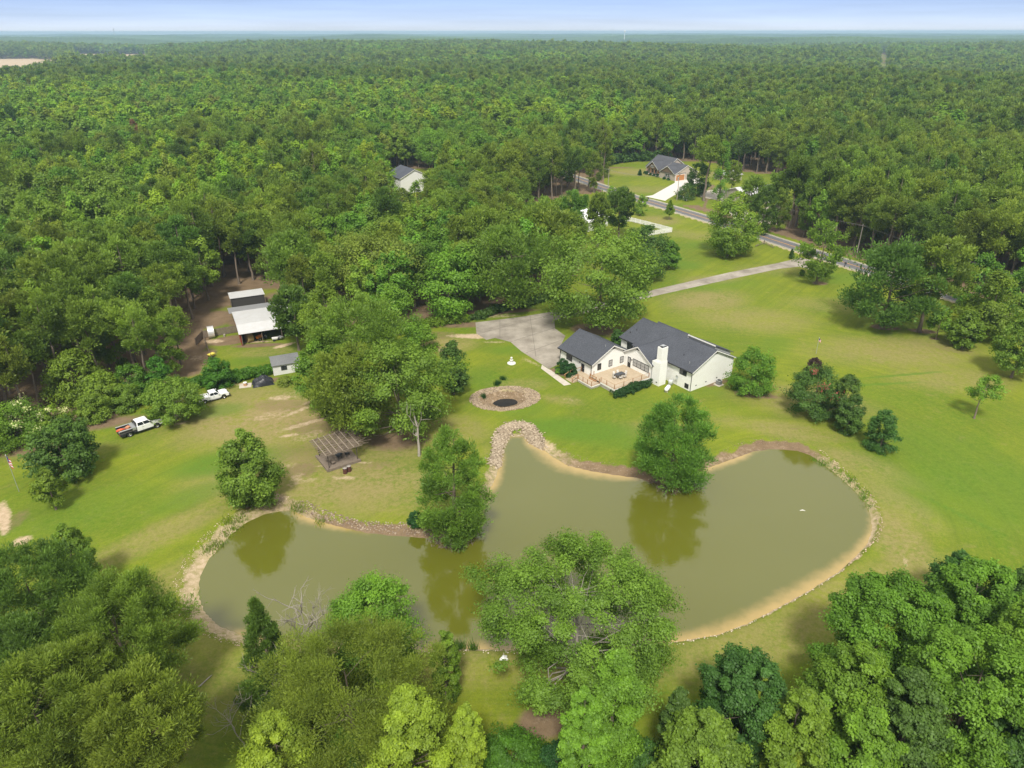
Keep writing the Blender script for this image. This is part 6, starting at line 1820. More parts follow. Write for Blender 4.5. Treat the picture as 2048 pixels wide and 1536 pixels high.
c = MB(); c.box(.1, 12.6, 7.2, 7.28, 0, 3.2, mat('dark_barn_boards', (.07, .06, .055), .9)); c.build('partition', bn)
for x in (.2, 4.3, 8.4, 12.4):
    c = MB(); c.box(x - .08, x + .08, -.08, .08, 0, 2.75, PWD); c.build('post', bn)
c = MB(); c.box(.1, 12.6, -.06, .06, 2.6, 2.74, REDB); c.build('header', bn)
rs = empty('shed', bl(.4, 22.9), BA, 'dark walled shed with a pale metal roof behind the barn', 'shed')
c = MB(); c.box(0, 7.6, 0, 5.0, 0, 3.0, mat('black_siding', (.045, .042, .04), .85)); c.build('wall', rs)
c = MB(); slab(c, [(-.2, -.2, 3.2), (7.8, -.2, 3.2), (7.8, 5.3, 3.02), (-.2, 5.3, 3.02)], .06, WMET); c.build('roof', rs)
for x in (-.1, 7.7):
    c = MB(); c.box(x - .06, x + .06, -.5, -.38, 0, 3.15, PW); c.build('corner_post', rs)
def slat_fence(name, P, h, m, label, bw=.14, gap=.02, rails=True, cat='fence'):
    r = empty(name, (P[0][0], P[0][1], 0), 0, label, cat)
    for (a, b) in zip(P[:-1], P[1:]):
        a, b = np.array(a), np.array(b); L_ = np.linalg.norm(b - a); d = (b - a) / L_; nn = np.array([-d[1], d[0]])
        c = MB(); o = np.array(P[0])
        k = int(L_ / (bw + gap))
        for i in range(k):
            s0 = a - o + d * i * (bw + gap); s1 = s0 + d * bw
            q = [(*s0, .05), (*s1, .05), (*(s1 + nn * .03), .05), (*(s0 + nn * .03), .05)]
            c.hexa(q, [(x, y, h) for x, y, z in q], m)
        c.build('boards', r)
        n = max(1, round(L_ / 2.4))
        for i in range(n + 1):
            p = a - o + d * L_ * i / n - nn * .06
            c = MB(); c.box(p[0] - .05, p[0] + .05, p[1] - .05, p[1] + .05, 0, h + .08, m); c.build('post', r)
        c = MB()
        for z in (.3, h - .3):
            c.tube([(*(a - o - nn * .04), z), (*(b - o - nn * .04), z)], .035, m, 4)
        c.build('rail', r)
    return r
slat_fence('board_fence', [bl(-.1, 8.5)[:2], bl(-7.2, 8.2)[:2], bl(-8.8, 4.5)[:2]], 1.7, PW, 'grey board fence running left from the barn wall')
slat_fence('low_fence', [tuple(G(*p)) for p in ((404,664),(414,694),(427,724))], 1.0, PW, 'low grey fence running down from the round bale to the vine mound', bw=.1, gap=.6)
def bale(px, py, rz, r_, w_, label, side, tilt=0):
    g = G(px, py)
    b = empty('round_bale', (g[0], g[1], 0), R_(rz), label, 'hay bale')
    HAY = bpy.data.materials.get('straw') or mat('straw', (.38, .29, .13), .95, noise=(6, .8, (.26, .18, .07)))
    c = MB(); c.lathe([(0, -w_ / 2), (r_ * .96, -w_ / 2), (r_, -w_ / 2 + .06), (r_, w_ / 2 - .06), (r_ * .96, w_ / 2), (0, w_ / 2)], HAY, 26); c.v = [(z, y, x + r_ - .03) for x, y, z in c.v]; c.build('straw', b)
    if side:
        c = MB(); c.lathe([(r_ + .012, -w_ / 2 + .04), (r_ + .012, w_ / 2 - .04)], side, 26); c.v = [(z, y, x + r_ - .03) for x, y, z in c.v]; c.build('net_wrap', b)
    return b
bale(424, 674, 205, 1.3, 1.35, 'round straw bale with silver wrap standing by the yard fence', mat('silver_wrap', (.62, .62, .62), .3, .5))
bale(500, 683, 225, .95, 1.3, 'brown round straw bale at the mouth of the barn', None)
# small machines and clutter in and beside the barn
def cart(name, px, py, rz, label, m, cat='cart', s=1.0):
    g = G(px, py); o = empty(name, (g[0], g[1], 0), R_(rz), label, cat); o.scale = (s, s, s)
    c = MB(); c.hexa([(-.6, -.35, .45), (.5, -.35, .45), (.5, .35, .45), (-.6, .35, .45)], [(-.75, -.45, .85), (.65, -.45, .85), (.65, .45, .85), (-.75, .45, .85)], m); c.build('tub', o, bevel=.03)
    for y in (-.4, .4):
        c = MB(); c.lathe([(0, -.05), (.28, -.05), (.28, .05), (0, .05)], TYRE, 14); c.v = [(x, z, y_) for x, y_, z in c.v]; c.build('wheel', o, (-.3, y, .28))
    c = MB(); c.tube([(.6, .25, .7), (1.2, .2, .85), (1.2, -.2, .85), (.6, -.25, .7)], .03, BPL, 6); c.build('handle', o)
    return o
cart('garden_cart', 424, 714, 60, 'yellow cart beside the low fence at the corner of the barn yard', mat('yellow_plastic', (.65, .55, .08), .6))
cart('wheelbarrow', 551, 681, 20, 'white and black cart in front of the right half of the barn', WPAINT, s=.9)
cart('wheelbarrow', 562, 679, -30, 'pale cart furthest right in front of the barn', METAL, s=.9)
def tractor(px, py, rz, label, m):
    g = G(px, py); o = empty('tractor', (g[0], g[1], 0), R_(rz), label, 'tractor')
    c = MB(); c.prism([(.1, .55), (1.5, .55), (1.55, 1.0), (1.4, 1.12), (.2, 1.15)], 1, -.3, .3, m); c.build('hood', o, bevel=.05)
    c = MB(); c.box(-.8, .15, -.35, .35, .5, .75, m); c.build('chassis', o)
    c = MB(); c.box(-.6, -.15, -.22, .22, .8, .9, BPL); c.box(-.65, -.57, -.22, .22, .9, 1.3, BPL); c.build('seat', o)
    for x, r_, w_, y in ((-.5, .6, .3, .55), (1.2, .35, .2, .45)):
        for s in (-1, 1): wheel(o, x, s * y, r_, w_, s)
    c = MB(); c.tube([(-.7, -.45, .7), (-.7, -.45, 2.1), (-.7, .45, 2.1), (-.7, .45, .7)], .035, BPL, 6); c.build('roll_bar', o)
tractor(524, 677, 250, 'orange tractor parked inside the barn', mat('orange_paint', (.62, .2, .03), .4))
sh = empty('round_stump', tuple(G(449, 672)) + (0,), 0, 'short cut log standing on the sand in the barn yard', 'log')
c = MB(); c.tube([(0, 0, 0), (.05, 0, .5)], .22, BARKL, 10); c.build('wood', sh)

# small white shed, tarp, well head
SA = R_(24); so = (-46.3, 124.6)
s_ = empty('garden_shed', so, SA, 'small white shed with a grey shingle roof half hidden by the big clump', 'shed')
c = MB(); c.prism([(0, 0), (4.4, 0), (4.4, 2.2), (2.2, 3.1), (0, 2.2)], 0, 0, 5.0, brickmat('white_clapboard', (.68, .68, .66), (.5, .5, .48), 2.4)); c.build('wall', s_)
SHG = shinglemat('grey_shingles', (.11, .115, .12), (.2, .205, .21))
c = MB(); slab(c, [(-.2, -.3, 2.1), (5.2, -.3, 2.1), (5.2, 2.2, 3.13), (-.2, 2.2, 3.13)], .08, SHG); slab(c, [(-.2, 2.2, 3.13), (5.2, 2.2, 3.13), (5.2, 4.7, 2.1), (-.2, 4.7, 2.1)], .08, SHG); c.build('roof', s_)
window(s_, 'v', 1.5, 2.6, 0, .9, 1.75, -1, 2, pm=GLSD, rows=3)
g = G(526, 766)
tp = empty('tarpaulin_heap', (g[0], g[1]), .4, 'lumpy heap under a black tarpaulin beside the small white shed', 'tarpaulin')
nn_ = 26
uu, vv = np.meshgrid(np.linspace(-1, 1, nn_), np.linspace(-1, 1, nn_))
rr_ = np.clip(1 - (np.abs(uu) ** 2.6 + np.abs(vv) ** 2.6), 0, 1) ** .45
zz_ = rr_ * (1.25 + .18 * np.sin(uu * 5 + 1) + .14 * np.sin(vv * 7) + .08 * np.sin(uu * 13 + vv * 9)) + .03
V_ = np.stack([uu * 1.9 * (1 + .05 * np.sin(vv * 6)), vv * 1.5, zz_], -1).reshape(-1, 3)
obj('tarpaulin', mesh_np('tarpaulin', V_, grid_faces(nn_, nn_), [mat('black_tarpaulin', (.022, .024, .03), .35, bump=(6, .6))], smooth_=True), tp)
c = MB()
for a in range(7):
    t_ = a * .9; x, y = 1.75 * math.cos(t_), 1.4 * math.sin(t_)
    c.lathe([(.1, .0), (.2, .0), (.22, .06), (.2, .12), (.1, .12)], TYRE, 10, x, y)
c.build('weights', tp)
g = G(491, 771)
wl = empty('well_head', (g[0], g[1]), .3, 'rust coloured well cap on a pale square slab left of the black heap', 'well')
c = MB(); c.box(-1.1, 1.1, -.9, .9, -.05, .1, CONCL); c.build('slab', wl, bevel=.02)
c = MB(); c.cyl(0, 0, .1, .62, .33, mat('clay_pipe', (.42, .24, .13), .8), 18); c.build('pipe', wl)
c = MB(); c.cyl(0, 0, .623, .72, .37, WST, 18); c.build('lid', wl)

# ------------------------------------------------------------------ roadside
def pole(px, py, h, label, arm=True, can=True):
    g = G(px, py); r = empty('utility_pole', (g[0], g[1]), R_(-60), label, 'utility pole')
    c = MB(); c.tube([(0, 0, -.2), (0, 0, h)], [.16, .11], mat('pole_wood', (.30, .27, .23), .9) if not bpy.data.materials.get('pole_wood') else bpy.data.materials['pole_wood'], 8); c.build('pole', r)
    if arm: c = MB(); c.box(-.9, .9, -.2, -.12, h - .55, h - .43, PW); c.build('crossarm', r)
    if can: c = MB(); c.cyl(0, -.38, h - 2.6, h - 1.6, .24, METAL, 14); c.build('transformer', r)
    return (g[0], g[1], h)
pa = pole(1354, 401, 10.5, 'utility pole with a grey transformer beside the grey house driveway')
pb = pole(1216, 384, 9.5, 'utility pole at the left end of the visible road', can=False)
pc = pole(1713, 512, 9.5, 'utility pole against the dark wood right of the road', can=False)
pd = (140.0, 120.0, 9.5); pe = (-20, 430, 9)
wire_m = mat('wire', (.22, .22, .21), .7)
for i, off in enumerate((-.6, .6)):
    c = MB()
    for a, b in ((pe, pb), (pb, pa), (pa, pc), (pc, pd)):
        pts = []
        for k in range(13):
            t_ = k / 12; s = 4 * t_ * (1 - t_)
            pts.append((a[0] + (b[0] - a[0]) * t_ + off * .5, a[1] + (b[1] - a[1]) * t_ + off * .8, a[2] - .4 + (b[2] - a[2]) * t_ - s * 1.6 - i * .1))
        c.tube(pts, .02, wire_m, 4)
    tag(c.build('power_line'), ('left' if i == 0 else 'right') + ' strand of the power line slung from pole to pole along the road', 'power line', 'power line strands')
g = G(1361, 398)
ub = empty('utility_cabinet', (g[0], g[1]), R_(31), 'pale green utility cabinet at the foot of the pole with the transformer', 'utility box')
c = MB(); c.box(-.7, .7, -.5, .5, .1, 1.4, mat('pale_green_paint', (.34, .44, .40), .5)); c.build('body', ub, bevel=.04)
c = MB(); c.box(-.8, .8, -.6, .6, -.02, .1, CONCL); c.build('base', ub)
for i, px in enumerate((1366.5, 1370, 1373.5)):
    g = G(px, 400 + i); o = empty('marker_post', (g[0], g[1]), 0, ('left', 'middle', 'right')[i] + ' of three pale marker posts right of the green utility cabinet', 'post', 'pale marker posts by the cabinet')
    c = MB(); c.tube([(0, 0, 0), (0, 0, 1.2)], .12, WPAINT, 8); c.build('post', o); c = MB(); c.lathe([(.14, 1.2), (.1, 1.32), (0, 1.35)], WPAINT, 8); c.build('cap', o)
def mailbox(px, py, rz, label):
    g = G(px, py); r = empty('mailbox', (g[0], g[1]), R_(rz), label, 'mailbox')
    c = MB(); c.box(-.06, .06, -.06, .06, 0, 1.1, BLK); c.box(-.06, .06, -.5, .06, .85, .95, BLK); c.build('post', r)
    c = MB(); q = [(-.14, 1.1), (.14, 1.1), (.14, 1.3)] + [(.14 * math.cos(a), 1.3 + .14 * math.sin(a)) for a in np.linspace(.3, math.pi - .3, 5)] + [(-.14, 1.3)]
    c.prism(q, 1, -.45, .2, BLK); c.build('box', r)
mailbox(1689, 535, 30, 'black mailbox on a post by the road, between sparse pine and wide dark pine')
mailbox(1296, 402, 30, 'dark mailbox at the road opposite the pale driveway mouth')
sr = empty('split_rail_fence', tuple(G(1528, 489)) + (0,), 0, 'short corner of split rail fence on the road verge', 'fence')
o0 = G(1528, 489)
c = MB(); c.box(-.1, .1, -.1, .1, 0, 1.3, PW); c.build('post', sr)
for (px, py) in ((1511, 494), (1547, 497)):
    g = G(px, py) - o0
    for z in (.5, 1.0):
        c = MB(); c.tube([(0, 0, z), (g[0], g[1], z * .35)], .07, PW, 6); c.build('rail', sr)
WF = mat('white_vinyl', (.78, .78, .77), .4)
slat_fence('white_fence', [tuple(G(*p)) for p in ((1245,442),(1262,443.5),(1300,453),(1344,464.5),(1308,470),(1255,478))], 1.5, WF, 'white picket fence forming a corner on the neighbouring lawn', bw=.16, gap=.08)

# ------------------------------------------------------------------ neighbouring houses
def simple_house(name, origin, ang, Lx, Ly, hw_, hr, wallm, roofm, label, axis='u', wins=(), cat='house', trim=WTRIM, oh=.4):
    r = empty(name, (origin[0], origin[1], 0), ang, label, cat)
    c = MB()
    if axis == 'u': c.prism([(0, 0), (Ly, 0), (Ly, hw_), (Ly / 2, hr), (0, hw_)], 0, 0, Lx, wallm); c.build('wall', r); gable_roof(r, 0, Lx, 0, Ly, Ly / 2, hw_ + .03, hr + .05, 'u', roofm, oh=oh, trim=trim, gutter=False)
    else: c.prism([(0, 0), (Lx, 0), (Lx, hw_), (Lx / 2, hr), (0, hw_)], 1, 0, Ly, wallm); c.build('wall', r); gable_roof(r, 0, Lx, 0, Ly, Lx / 2, hw_ + .03, hr + .05, 'v', roofm, oh=oh, trim=trim, gutter=False)
    for wn in wins: window(r, *wn)
    return r
WSIDE = brickmat('white_siding', (.74, .74, .74), (.6, .6, .6), 2.0)
TAN = brickmat('beige_siding', (.44, .38, .33), (.34, .3, .26), 2.2)
CLAY = mat('brown_shake', (.17, .12, .08), .85, noise=(3, .7, (.11, .08, .055)))
p0, p1 = G(1085, 478, 2), G(1232, 420, 2)
an = math.atan2(p1[1] - p0[1], p1[0] - p0[0])
simple_house('neighbour_house', p0, an - .15, 34, 12, 3.2, 5.6, WSIDE, ribmat('white_standing_seam', (.78, .79, .82), 3.0, 'X', amt=.15), 'long white neighbouring house with a white metal roof, glimpsed through the pines', wins=(('v', 26, 28, 0, 1.2, 2.5, -1, 2), ('v', 20, 22, 0, 1.2, 2.5, -1, 2), ('v', 30.5, 31.5, 0, .1, 2.2, -1, 1)))
p0 = G(1478, 402)
simple_house('metal_building', G(1490, 412), R_(22), 19, 13, 3.6, 5.6, brickmat('tan_metal_wall', (.40, .36, .30), (.33, .3, .25), 4), WMET, 'tan building with a white metal roof across the road behind pines', wins=(('v', 10, 14, 0, .2, 3, -1, 1, WTRIM, WTRIM, 1),))
simple_house('outbuilding', G(1450, 364), R_(22), 9, 8, 2.6, 4.0, TAN, shinglemat('pale_shingles', (.25, .25, .26), (.34, .34, .35)), 'small pale roofed outbuilding right of the grey house, behind pines', wins=(('v', 1, 2.2, 0, 1, 2, -1, 1), ('v', 5, 6.2, 0, 1, 2, -1, 1)), cat='outbuilding')
simple_house('lone_white_house', G(803, 388), R_(33), 13, 13, 6.2, 9.2, WSIDE, shinglemat('slate_shingles', (.045, .05, .065), (.09, .1, .125)), 'two-storey white gabled house alone in the wood on the left', axis='v')
GA = R_(31)
gh = empty('grey_house', (72.8, 325.0, 0), GA, 'beige house with dark grey gabled roofs and an orange garage door across the road', 'house')
SH2 = shinglemat('dark_grey_shingles', (.05, .052, .062), (.095, .1, .115))
c = MB(); c.prism([(0, 0), (13.5, 0), (13.5, 3.0), (6.9, 6.2), (0, 3.0)], 1, 0, 10.1, TAN); c.prism([(2.8, 0), (17, 0), (17, 3.1), (9.8, 7.6), (2.8, 3.1)], 1, 10.103, 22.8, TAN); c.build('wall', gh)
gable_roof(gh, 0, 13.5, 0, 9.8, 6.9, 3.03, 6.23, 'v', SH2, trim=WTRIM, gutter=False, ends=(1, 0))
gable_roof(gh, 2.8, 17, 10.1, 22.8, 9.8, 3.13, 7.65, 'v', SH2, trim=WTRIM, gutter=False)
c = MB(); c.prism([(0.2, 2.95), (9.6, 2.95), (4.9, 5.75)], 0, -.25, -.005, CLAY); c.build('gable_front', gh)
gable_roof(gh, -.2, 6.5, .2, 9.6, 4.9, 3.08, 5.85, 'u', SH2, trim=WTRIM, gutter=False, ends=(1, 0))
c = MB(); c.prism([(12.4, 3.0), (20.4, 3.0), (16.4, 6.1)], 0, 1.0, 3.0, CLAY); c.build('gable_front', gh)
gable_roof(gh, 1.0, 8.5, 12.4, 20.4, 16.4, 3.1, 6.2, 'u', SH2, trim=WTRIM, gutter=False, ends=(1, 0))
window(gh, 'u', 3.6, 6.2, 0, 1.0, 2.5, -1, 2, WTRIM, GLSD)
window(gh, 'u', 15.4, 17.4, 1.0, 3.5, 4.5, -1, 3, WTRIM, GLSD, 1)
for a in (13.2, 15.3, 17.4): window(gh, 'u', a, a + 1.3, 2.8, 1.0, 2.5, -1, 1, WTRIM, GLSD)
for a in (3.2, 6.25):
    c = MB(); c.box(-.04, -.003, a, a + .35, 1.0, 2.5, BLK); c.build('shutter', gh)
for a in (12.6, 15.1, 17.7, 20.2):
    c = MB(); c.box(1.1, 1.35, a - .12, a + .12, 0, 3.0, mat('porch_post', (.36, .18, .09), .8) if a < 13 else bpy.data.materials['porch_post']); c.build('porch_post', gh)
c = MB(); c.box(1.0, 2.79, 12.4, 20.4, .0, .3, CONCL); c.build('porch', gh)
c = MB(); c.box(.7, 5.7, -.06, -.003, .05, 2.5, mat('orange_stained_wood', (.42, .19, .06), .5, noise=(2, .5, (.45, .14, .02))))
for z in (.65, 1.25, 1.85): c.box(.7, 5.7, -.075, -.062, z, z + .03, CLAY)
gd = c.build('garage_door', gh)
c = MB(); c.box(.5, .7, -.05, -.003, 0, 2.7, WTRIM); c.box(5.7, 5.9, -.05, -.003, 0, 2.7, WTRIM); c.box(.7, 5.7, -.05, -.003, 2.5, 2.7, WTRIM); c.build('frame', gd)
door(gh, 'v', 7.2, 8.1, 0, .05, 2.1, -1, glass=False); window(gh, 'v', 8.6, 9.4, 0, 1.1, 2.3, -1, 1)
for i, (u, v) in enumerate(((-1.0, 3.0), (-1.0, 5.8), (-.2, 11.4), (.2, 14), (.2, 16.6), (.2, 19.2), (1.2, 21.6))):
    a = GA; x = 72.8 + math.cos(a) * u - math.sin(a) * v; y = 325 + math.sin(a) * u + math.cos(a) * v
    tree('shrub', x, y, 1.1 + .5 * (i % 3 == 2), .75, 'shrub', 'hedge', 'small round shrub at the front of the grey house, number %s from its garage corner' % ('one two three four five six seven'.split()[i]), 'small shrubs in front of the grey house', 300 + i, cards=500, card=.35, cat='shrub')
bpy.data.objects['grey_house']

# ------------------------------------------------------------------ stones, reeds, litter
def stones(name, P, S, label, rgb_a, rgb_b, seed):
    r = np.random.default_rng(seed)
    t = (1 + 5 ** .5) / 2
    B = nrm(np.array([(-1, t, 0), (1, t, 0), (-1, -t, 0), (1, -t, 0), (0, -1, t), (0, 1, t), (0, -1, -t), (0, 1, -t), (t, 0, -1), (t, 0, 1), (-t, 0, -1), (-t, 0, 1)], float))
    Fb = np.array([(0, 11, 5), (0, 5, 1), (0, 1, 7), (0, 7, 10), (0, 10, 11), (1, 5, 9), (5, 11, 4), (11, 10, 2), (10, 7, 6), (7, 1, 8), (3, 9, 4), (3, 4, 2), (3, 2, 6), (3, 6, 8), (3, 8, 9), (4, 9, 5), (2, 4, 11), (6, 2, 10), (8, 6, 7), (9, 8, 1)])
    n = len(P)
    J = B[None] * (1 + .28 * r.normal(size=(n, 12, 1)).clip(-1.5, 1.5))
    sc = S[:, None, None] * np.stack([1 + .5 * r.random(n), .7 + .4 * r.random(n), .45 + .3 * r.random(n)], -1)[:, None]
    J = J * sc
    a = r.random(n) * 6.28; ca, sa = np.cos(a)[:, None], np.sin(a)[:, None]
    J = np.stack([J[..., 0] * ca - J[..., 1] * sa, J[..., 0] * sa + J[..., 1] * ca, J[..., 2]], -1) + P[:, None]
    m = bpy.data.materials.new(name + '_stone'); m.use_nodes = True; nt = m.node_tree; p = nt.nodes['Principled BSDF']; p.inputs['Roughness'].default_value = .9
    at = N(nt, 'ShaderNodeAttribute', attribute_name='tint'); mx = N(nt, 'ShaderNodeMix', data_type='RGBA'); mx.inputs[6].default_value = (*rgb_a, 1); mx.inputs[7].default_value = (*rgb_b, 1)
    nt.links.new(at.outputs['Fac'], mx.inputs[0]); nt.links.new(mx.outputs[2], p.inputs['Base Color'])
    F = (Fb[None] + np.arange(n)[:, None, None] * 12).reshape(-1, 3)
    me = mesh_np(name, J.reshape(-1, 3), F, [m], attr={'tint': ('FLOAT', np.repeat(r.random(n) ** 1.2, 12))})
    return tag(obj(name, me), label, kind='stuff')
rs_ = np.random.default_rng(9)
# basin lining: outer collar dense
n = 5200
a = rs_.random(n) * 6.28; q = np.sqrt(rs_.random(n)) * 1.02
k = (q > np.where(np.cos(a - 2.3) > -.1, .76, .58) + .06 * np.sin(5 * a)) | (rs_.random(n) < .05)
x = BAS[0] + np.cos(a) * q * BAX * (1 + .06 * np.sin(2 * a + .6)); y = BAS[1] + np.sin(a) * q * BAY * (1 + .06 * np.sin(2 * a + .6))
x, y = x[k], y[k]
stones('basin_stones', np.stack([x, y, ground_z(x, y) + .02], -1), .07 + .09 * rs_.random(len(x)), 'tan stones lining the oval basin on the lawn', (.17, .125, .08), (.39, .31, .22), 1)
# dark puddle in the basin
cx_, cy_ = G(1013, 806, -1.1)
c = MB()
aa_ = np.linspace(0, 2 * np.pi, 40, endpoint=False)
pts = [(cx_ + .35 + 2.7 * math.cos(t_) * (1 + .1 * math.sin(2 * t_ + .5)), cy_ + .1 + 1.6 * math.sin(t_) * (1 + .14 * math.cos(3 * t_)) + .35 * math.cos(t_)) for t_ in aa_]
sheet('basin_water', pts, -.93, mat('dark_basin_water', (.008, .009, .010), .45, noise=(.8, .7, (.03, .026, .022)), spec=.15))
# arch of riprap round the head of the channel
HW = [G(*p) for p in ((990,925),(995,895),(1003,872),(1015,857),(1035,850),(1055,855),(1068,872),(1078,888))]
L0 = smooth_line(HW, 8)
n = 4200
i = rs_.random(n) * (len(L0) - 1.01); i0 = i.astype(int); f_ = (i - i0)[:, None]
c_ = L0[i0] * (1 - f_) + L0[i0 + 1] * f_
c_ = c_ + rs_.normal(size=(n, 2)) * np.array([.6, .6]) * np.where((i0 > 12)[:, None], 1.0, .75)
s_d, _ = pond_sd(c_[:, 0], c_[:, 1])
k = s_d > -.3; c_ = c_[k]; s_d = s_d[k]
hump = .25 * np.exp(-((s_d - 1.6) / 1.3) ** 2)
stones('riprap', np.stack([c_[:, 0], c_[:, 1], ground_z(c_[:, 0], c_[:, 1]) + hump * rs_.random(len(c_)) + .03], -1), .08 + .11 * rs_.random(len(c_)), 'tan riprap heaped round the head of the pond channel', (.19, .145, .095), (.45, .375, .28), 2)
# stones along the banks
def bank_stones(name, rngs, dens, off0, off1, s0, s1, label, ca_, cb_, seed):
    r = np.random.default_rng(seed); out = []
    for i0_, i1_ in rngs:
        for i in range(i0_, i1_):
            a, b = PP[i % len(PP)], PP[(i + 1) % len(PP)]
            L_ = np.linalg.norm(b - a); n = int(L_ * dens); t_ = r.random(n)[:, None]
            d = (b - a) / L_; nn = np.array([-d[1], d[0]])
            mid = (a + b) / 2 + nn * .5
            if pond_sd(np.array([mid[0]]), np.array([mid[1]]))[0][0] < 0: nn = -nn
            bwid = PA[i % len(PP)][0]
            out.append(a + (b - a) * t_ + nn * ((off0 + (off1 - off0) * r.random((n, 1))) * bwid))
    P = np.concatenate(out); sd_q, _ = pond_sd(P[:, 0], P[:, 1]); P = P[sd_q > -.05]
    return stones(name, np.stack([P[:, 0], P[:, 1], ground_z(P[:, 0], P[:, 1]) + .02], -1), s0 + (s1 - s0) * r.random(len(P)), label, ca_, cb_, seed)
def pidx(px, py): return int(np.argmin([(p[0] - px) ** 2 + (p[1] - py) ** 2 for p in POND]))
bank_stones('bank_stones', [(pidx(545,1285), pidx(534,1027)+1)], 20, .45, 1.05, .03, .08, 'pale crumbling stones along the left bank of the pond', (.32, .23, .15), (.56, .46, .35), 21)
bank_stones('bank_stones', [(pidx(582,1021), pidx(920,1079))], 30, .2, 1.0, .05, .14, 'brown and grey stones on the bank below the pergola lawn', (.14, .095, .065), (.36, .29, .22), 22)
bank_stones('bank_stones', [(pidx(1619,911), pidx(1677,1145))], 6, .4, 1.0, .04, .12, 'scattered tan stones along the right bank of the pond', (.3, .22, .14), (.55, .44, .32), 23)
bank_stones('bank_stones', [(pidx(1102,913), pidx(1591,902)), (pidx(955,1070), pidx(1007,897))], 12, .1, 1.0, .03, .08, 'brown rubble on the far bank of the pond', (.15, .11, .07), (.33, .26, .185), 24)
bank_stones('bank_stones', [(pidx(1677,1145), pidx(700,1306))], 5, .4, 1.6, .04, .09, 'sparse pale stones on the near bank of the pond', (.4, .33, .24), (.62, .54, .44), 25)
# reeds and weeds
def reeds(name, spots, h, rad, n, lm, label, seed):
    r = np.random.default_rng(seed); Vs = []
    for px, py in spots:
        g = G(px, py, -.3); m = n
        b = np.array(g)[None] + r.normal(size=(m, 2)) * rad
        z = ground_z(b[:, 0], b[:, 1]); z = np.maximum(z, WZ - .05)
        d = nrm(np.c_[r.normal(size=(m, 2)) * .28, np.ones(m)]); w_ = nrm(np.c_[r.normal(size=(m, 2)), np.zeros(m)]) * .035
        B = np.c_[b, z]; hh = (h * (.5 + .7 * r.random(m)))[:, None]
        Vs.append(np.stack([B - w_, B + w_, B + d * hh + w_ * .3, B + d * hh - w_ * .3], 1).reshape(-1, 3))
    V = np.concatenate(Vs)
    me = mesh_np(name, V, np.arange(len(V)).reshape(-1, 4), [LM[lm]], attr={'tint': ('FLOAT', np.repeat(r.random(len(V) // 4), 4))})
    return tag(obj(name, me), label, kind='stuff')
reeds('reeds', [(888,1290),(892,1289),(920,1292),(908,1294),(945,1295)], 1.3, .3, 90, 'vine', 'tufts of green reeds standing in the shallows of the near bank', 1)
reeds('weeds', [(993,773),(996,770),(968,795),(1006,762)], .8, .25, 120, 'hedge', 'grass tufts growing among the basin stones', 2)
reeds('weeds', [(x_ + random.Random(x_).uniform(-4, 4), y_) for x_, y_ in ((1640,920),(1655,927),(1668,937),(1680,945),(1692,955),(1703,963),(1712,975),(1722,985),(1731,996),(1738,1010),(1632,916),(1648,926),(1698,962),(1727,992))], .28, .4, 90, 'broad', 'weeds along the right bank of the pond', 3)
reeds('weeds', [(426,1090),(440,1083),(455,1045),(470,1055),(480,1037),(415,1100),(450,1065),(600,1018),(590,1012),(640,1041)], .5, .5, 110, 'broad', 'weeds on the left bank of the pond', 4)
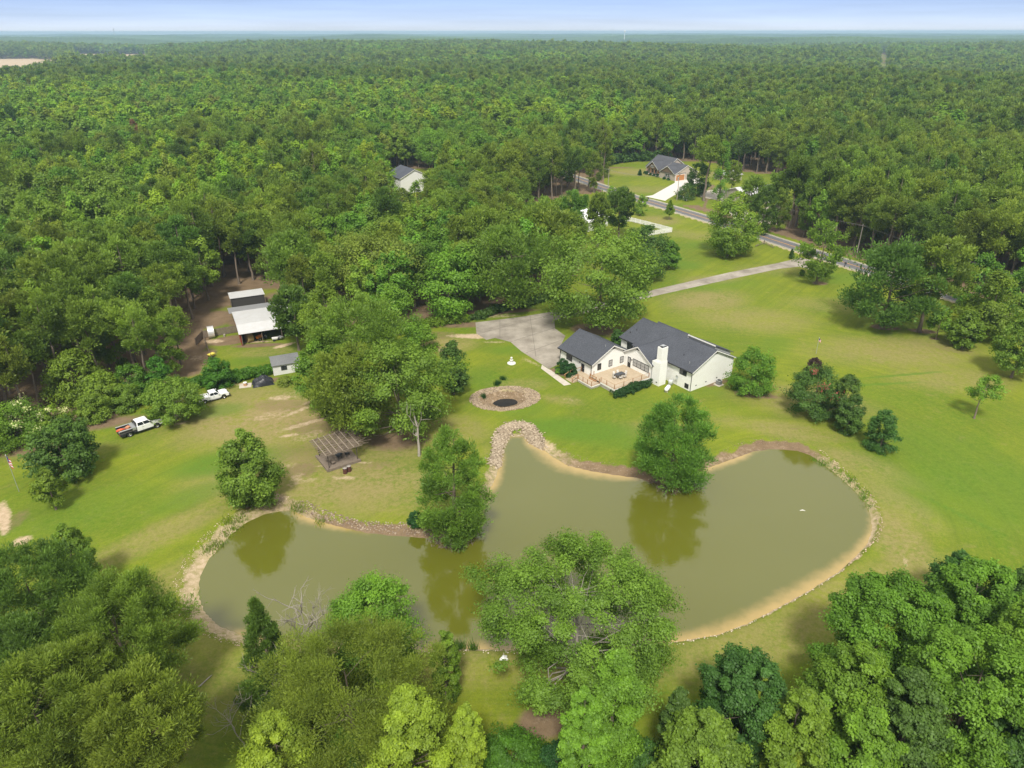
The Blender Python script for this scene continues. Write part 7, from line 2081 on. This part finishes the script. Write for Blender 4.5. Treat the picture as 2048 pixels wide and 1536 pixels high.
# roots and litter under the two pond trees
c = MB(); r5 = random.Random(5)
for (px, py, w_) in ((1345, 968, 3.4), (908, 1074, 3.6)):
    g = G(px, py, WZ)
    for i in range(260):
        a = r5.uniform(0, 6.28); q = w_ * math.sqrt(r5.random())
        x, y = g[0] + math.cos(a) * q, g[1] + math.sin(a) * q * .75
        z = max(gz(x, y), WZ) + .03; t_ = r5.uniform(0, 6.28); l_ = r5.uniform(.2, .8)
        c.tube([(x, y, z), (x + math.cos(t_) * l_ * .5, y + math.sin(t_) * l_ * .5, z + r5.uniform(.05, .4)), (x + math.cos(t_) * l_, y + math.sin(t_) * l_, z)], r5.uniform(.02, .05), BARK if i % 2 else PWD, 4)
tag(c.build('roots_and_litter'), 'tangle of roots and fallen twigs at the waterline under the pond trees', kind='stuff')
c = MB(); g = G(1605, 1022, WZ); c.tube([(g[0] - .4, g[1], WZ + .01), (g[0], g[1] + .1, WZ + .04), (g[0] + .35, g[1] - .05, WZ + .01)], [.03, .09, .03], WST, 5); o_ = c.build('floating_branch'); tag(o_, 'small pale piece of driftwood floating on the right arm of the pond', 'driftwood')
c = MB(); g = G(380, 1385); c.tube([(g[0], g[1], .06), (g[0] + .7, g[1] + .8, .1), (g[0] + 1.25, g[1] + 1.9, .1), (g[0] + 1.4, g[1] + 2.2, .06)], [.05, .08, .06, .02], BARKL, 6); tag(c.build('fallen_branch'), 'pale fallen branch on the grass between the left foreground pines and the narrow pine', 'branch')
c = MB(); g = G(1007, 1322)
c.tube([(g[0] - .4, g[1], .1), (g[0], g[1] + .2, .35), (g[0] + .4, g[1] + .1, .1)], [.15, .3, .12], WPAINT, 8); c.tube([(g[0], g[1] + .2, .5), (g[0] + .3, g[1] + .5, .15)], .1, WPAINT, 6); tag(c.build('plastic_sheet'), 'small crumpled white sheet on the grass left of the big foreground oak', 'litter')
# far towers on the horizon
def tower(px, H_, dist_, label, r_=2.0, tank=True):
    x = (px - 1024) / FPX * dist_ * 1.12; o = empty('water_tower' if tank else 'radio_mast', (x, dist_, 10), 0, label, 'tower')
    c = MB(); c.cyl(0, 0, 0, H_, r_, WPAINT if tank else METAL, 8); c.build('shaft', o)
    if tank: c = MB(); c.lathe([(0, H_ - 2), (r_ * 3, H_ + 1), (r_ * 3.6, H_ + 5), (r_ * 2.4, H_ + 9), (0, H_ + 10)], WPAINT, 14); c.build('tank', o)
tower(1205, 46, 5200, 'tiny white water tower on the horizon right of centre', 1.6)
tower(1186, 70, 5600, 'tiny thin mast on the horizon right of centre', .9, False)
tower(388, 78, 7200, 'tiny stack on the horizon at the left', 3.0, False)
HAZE(0.00014)
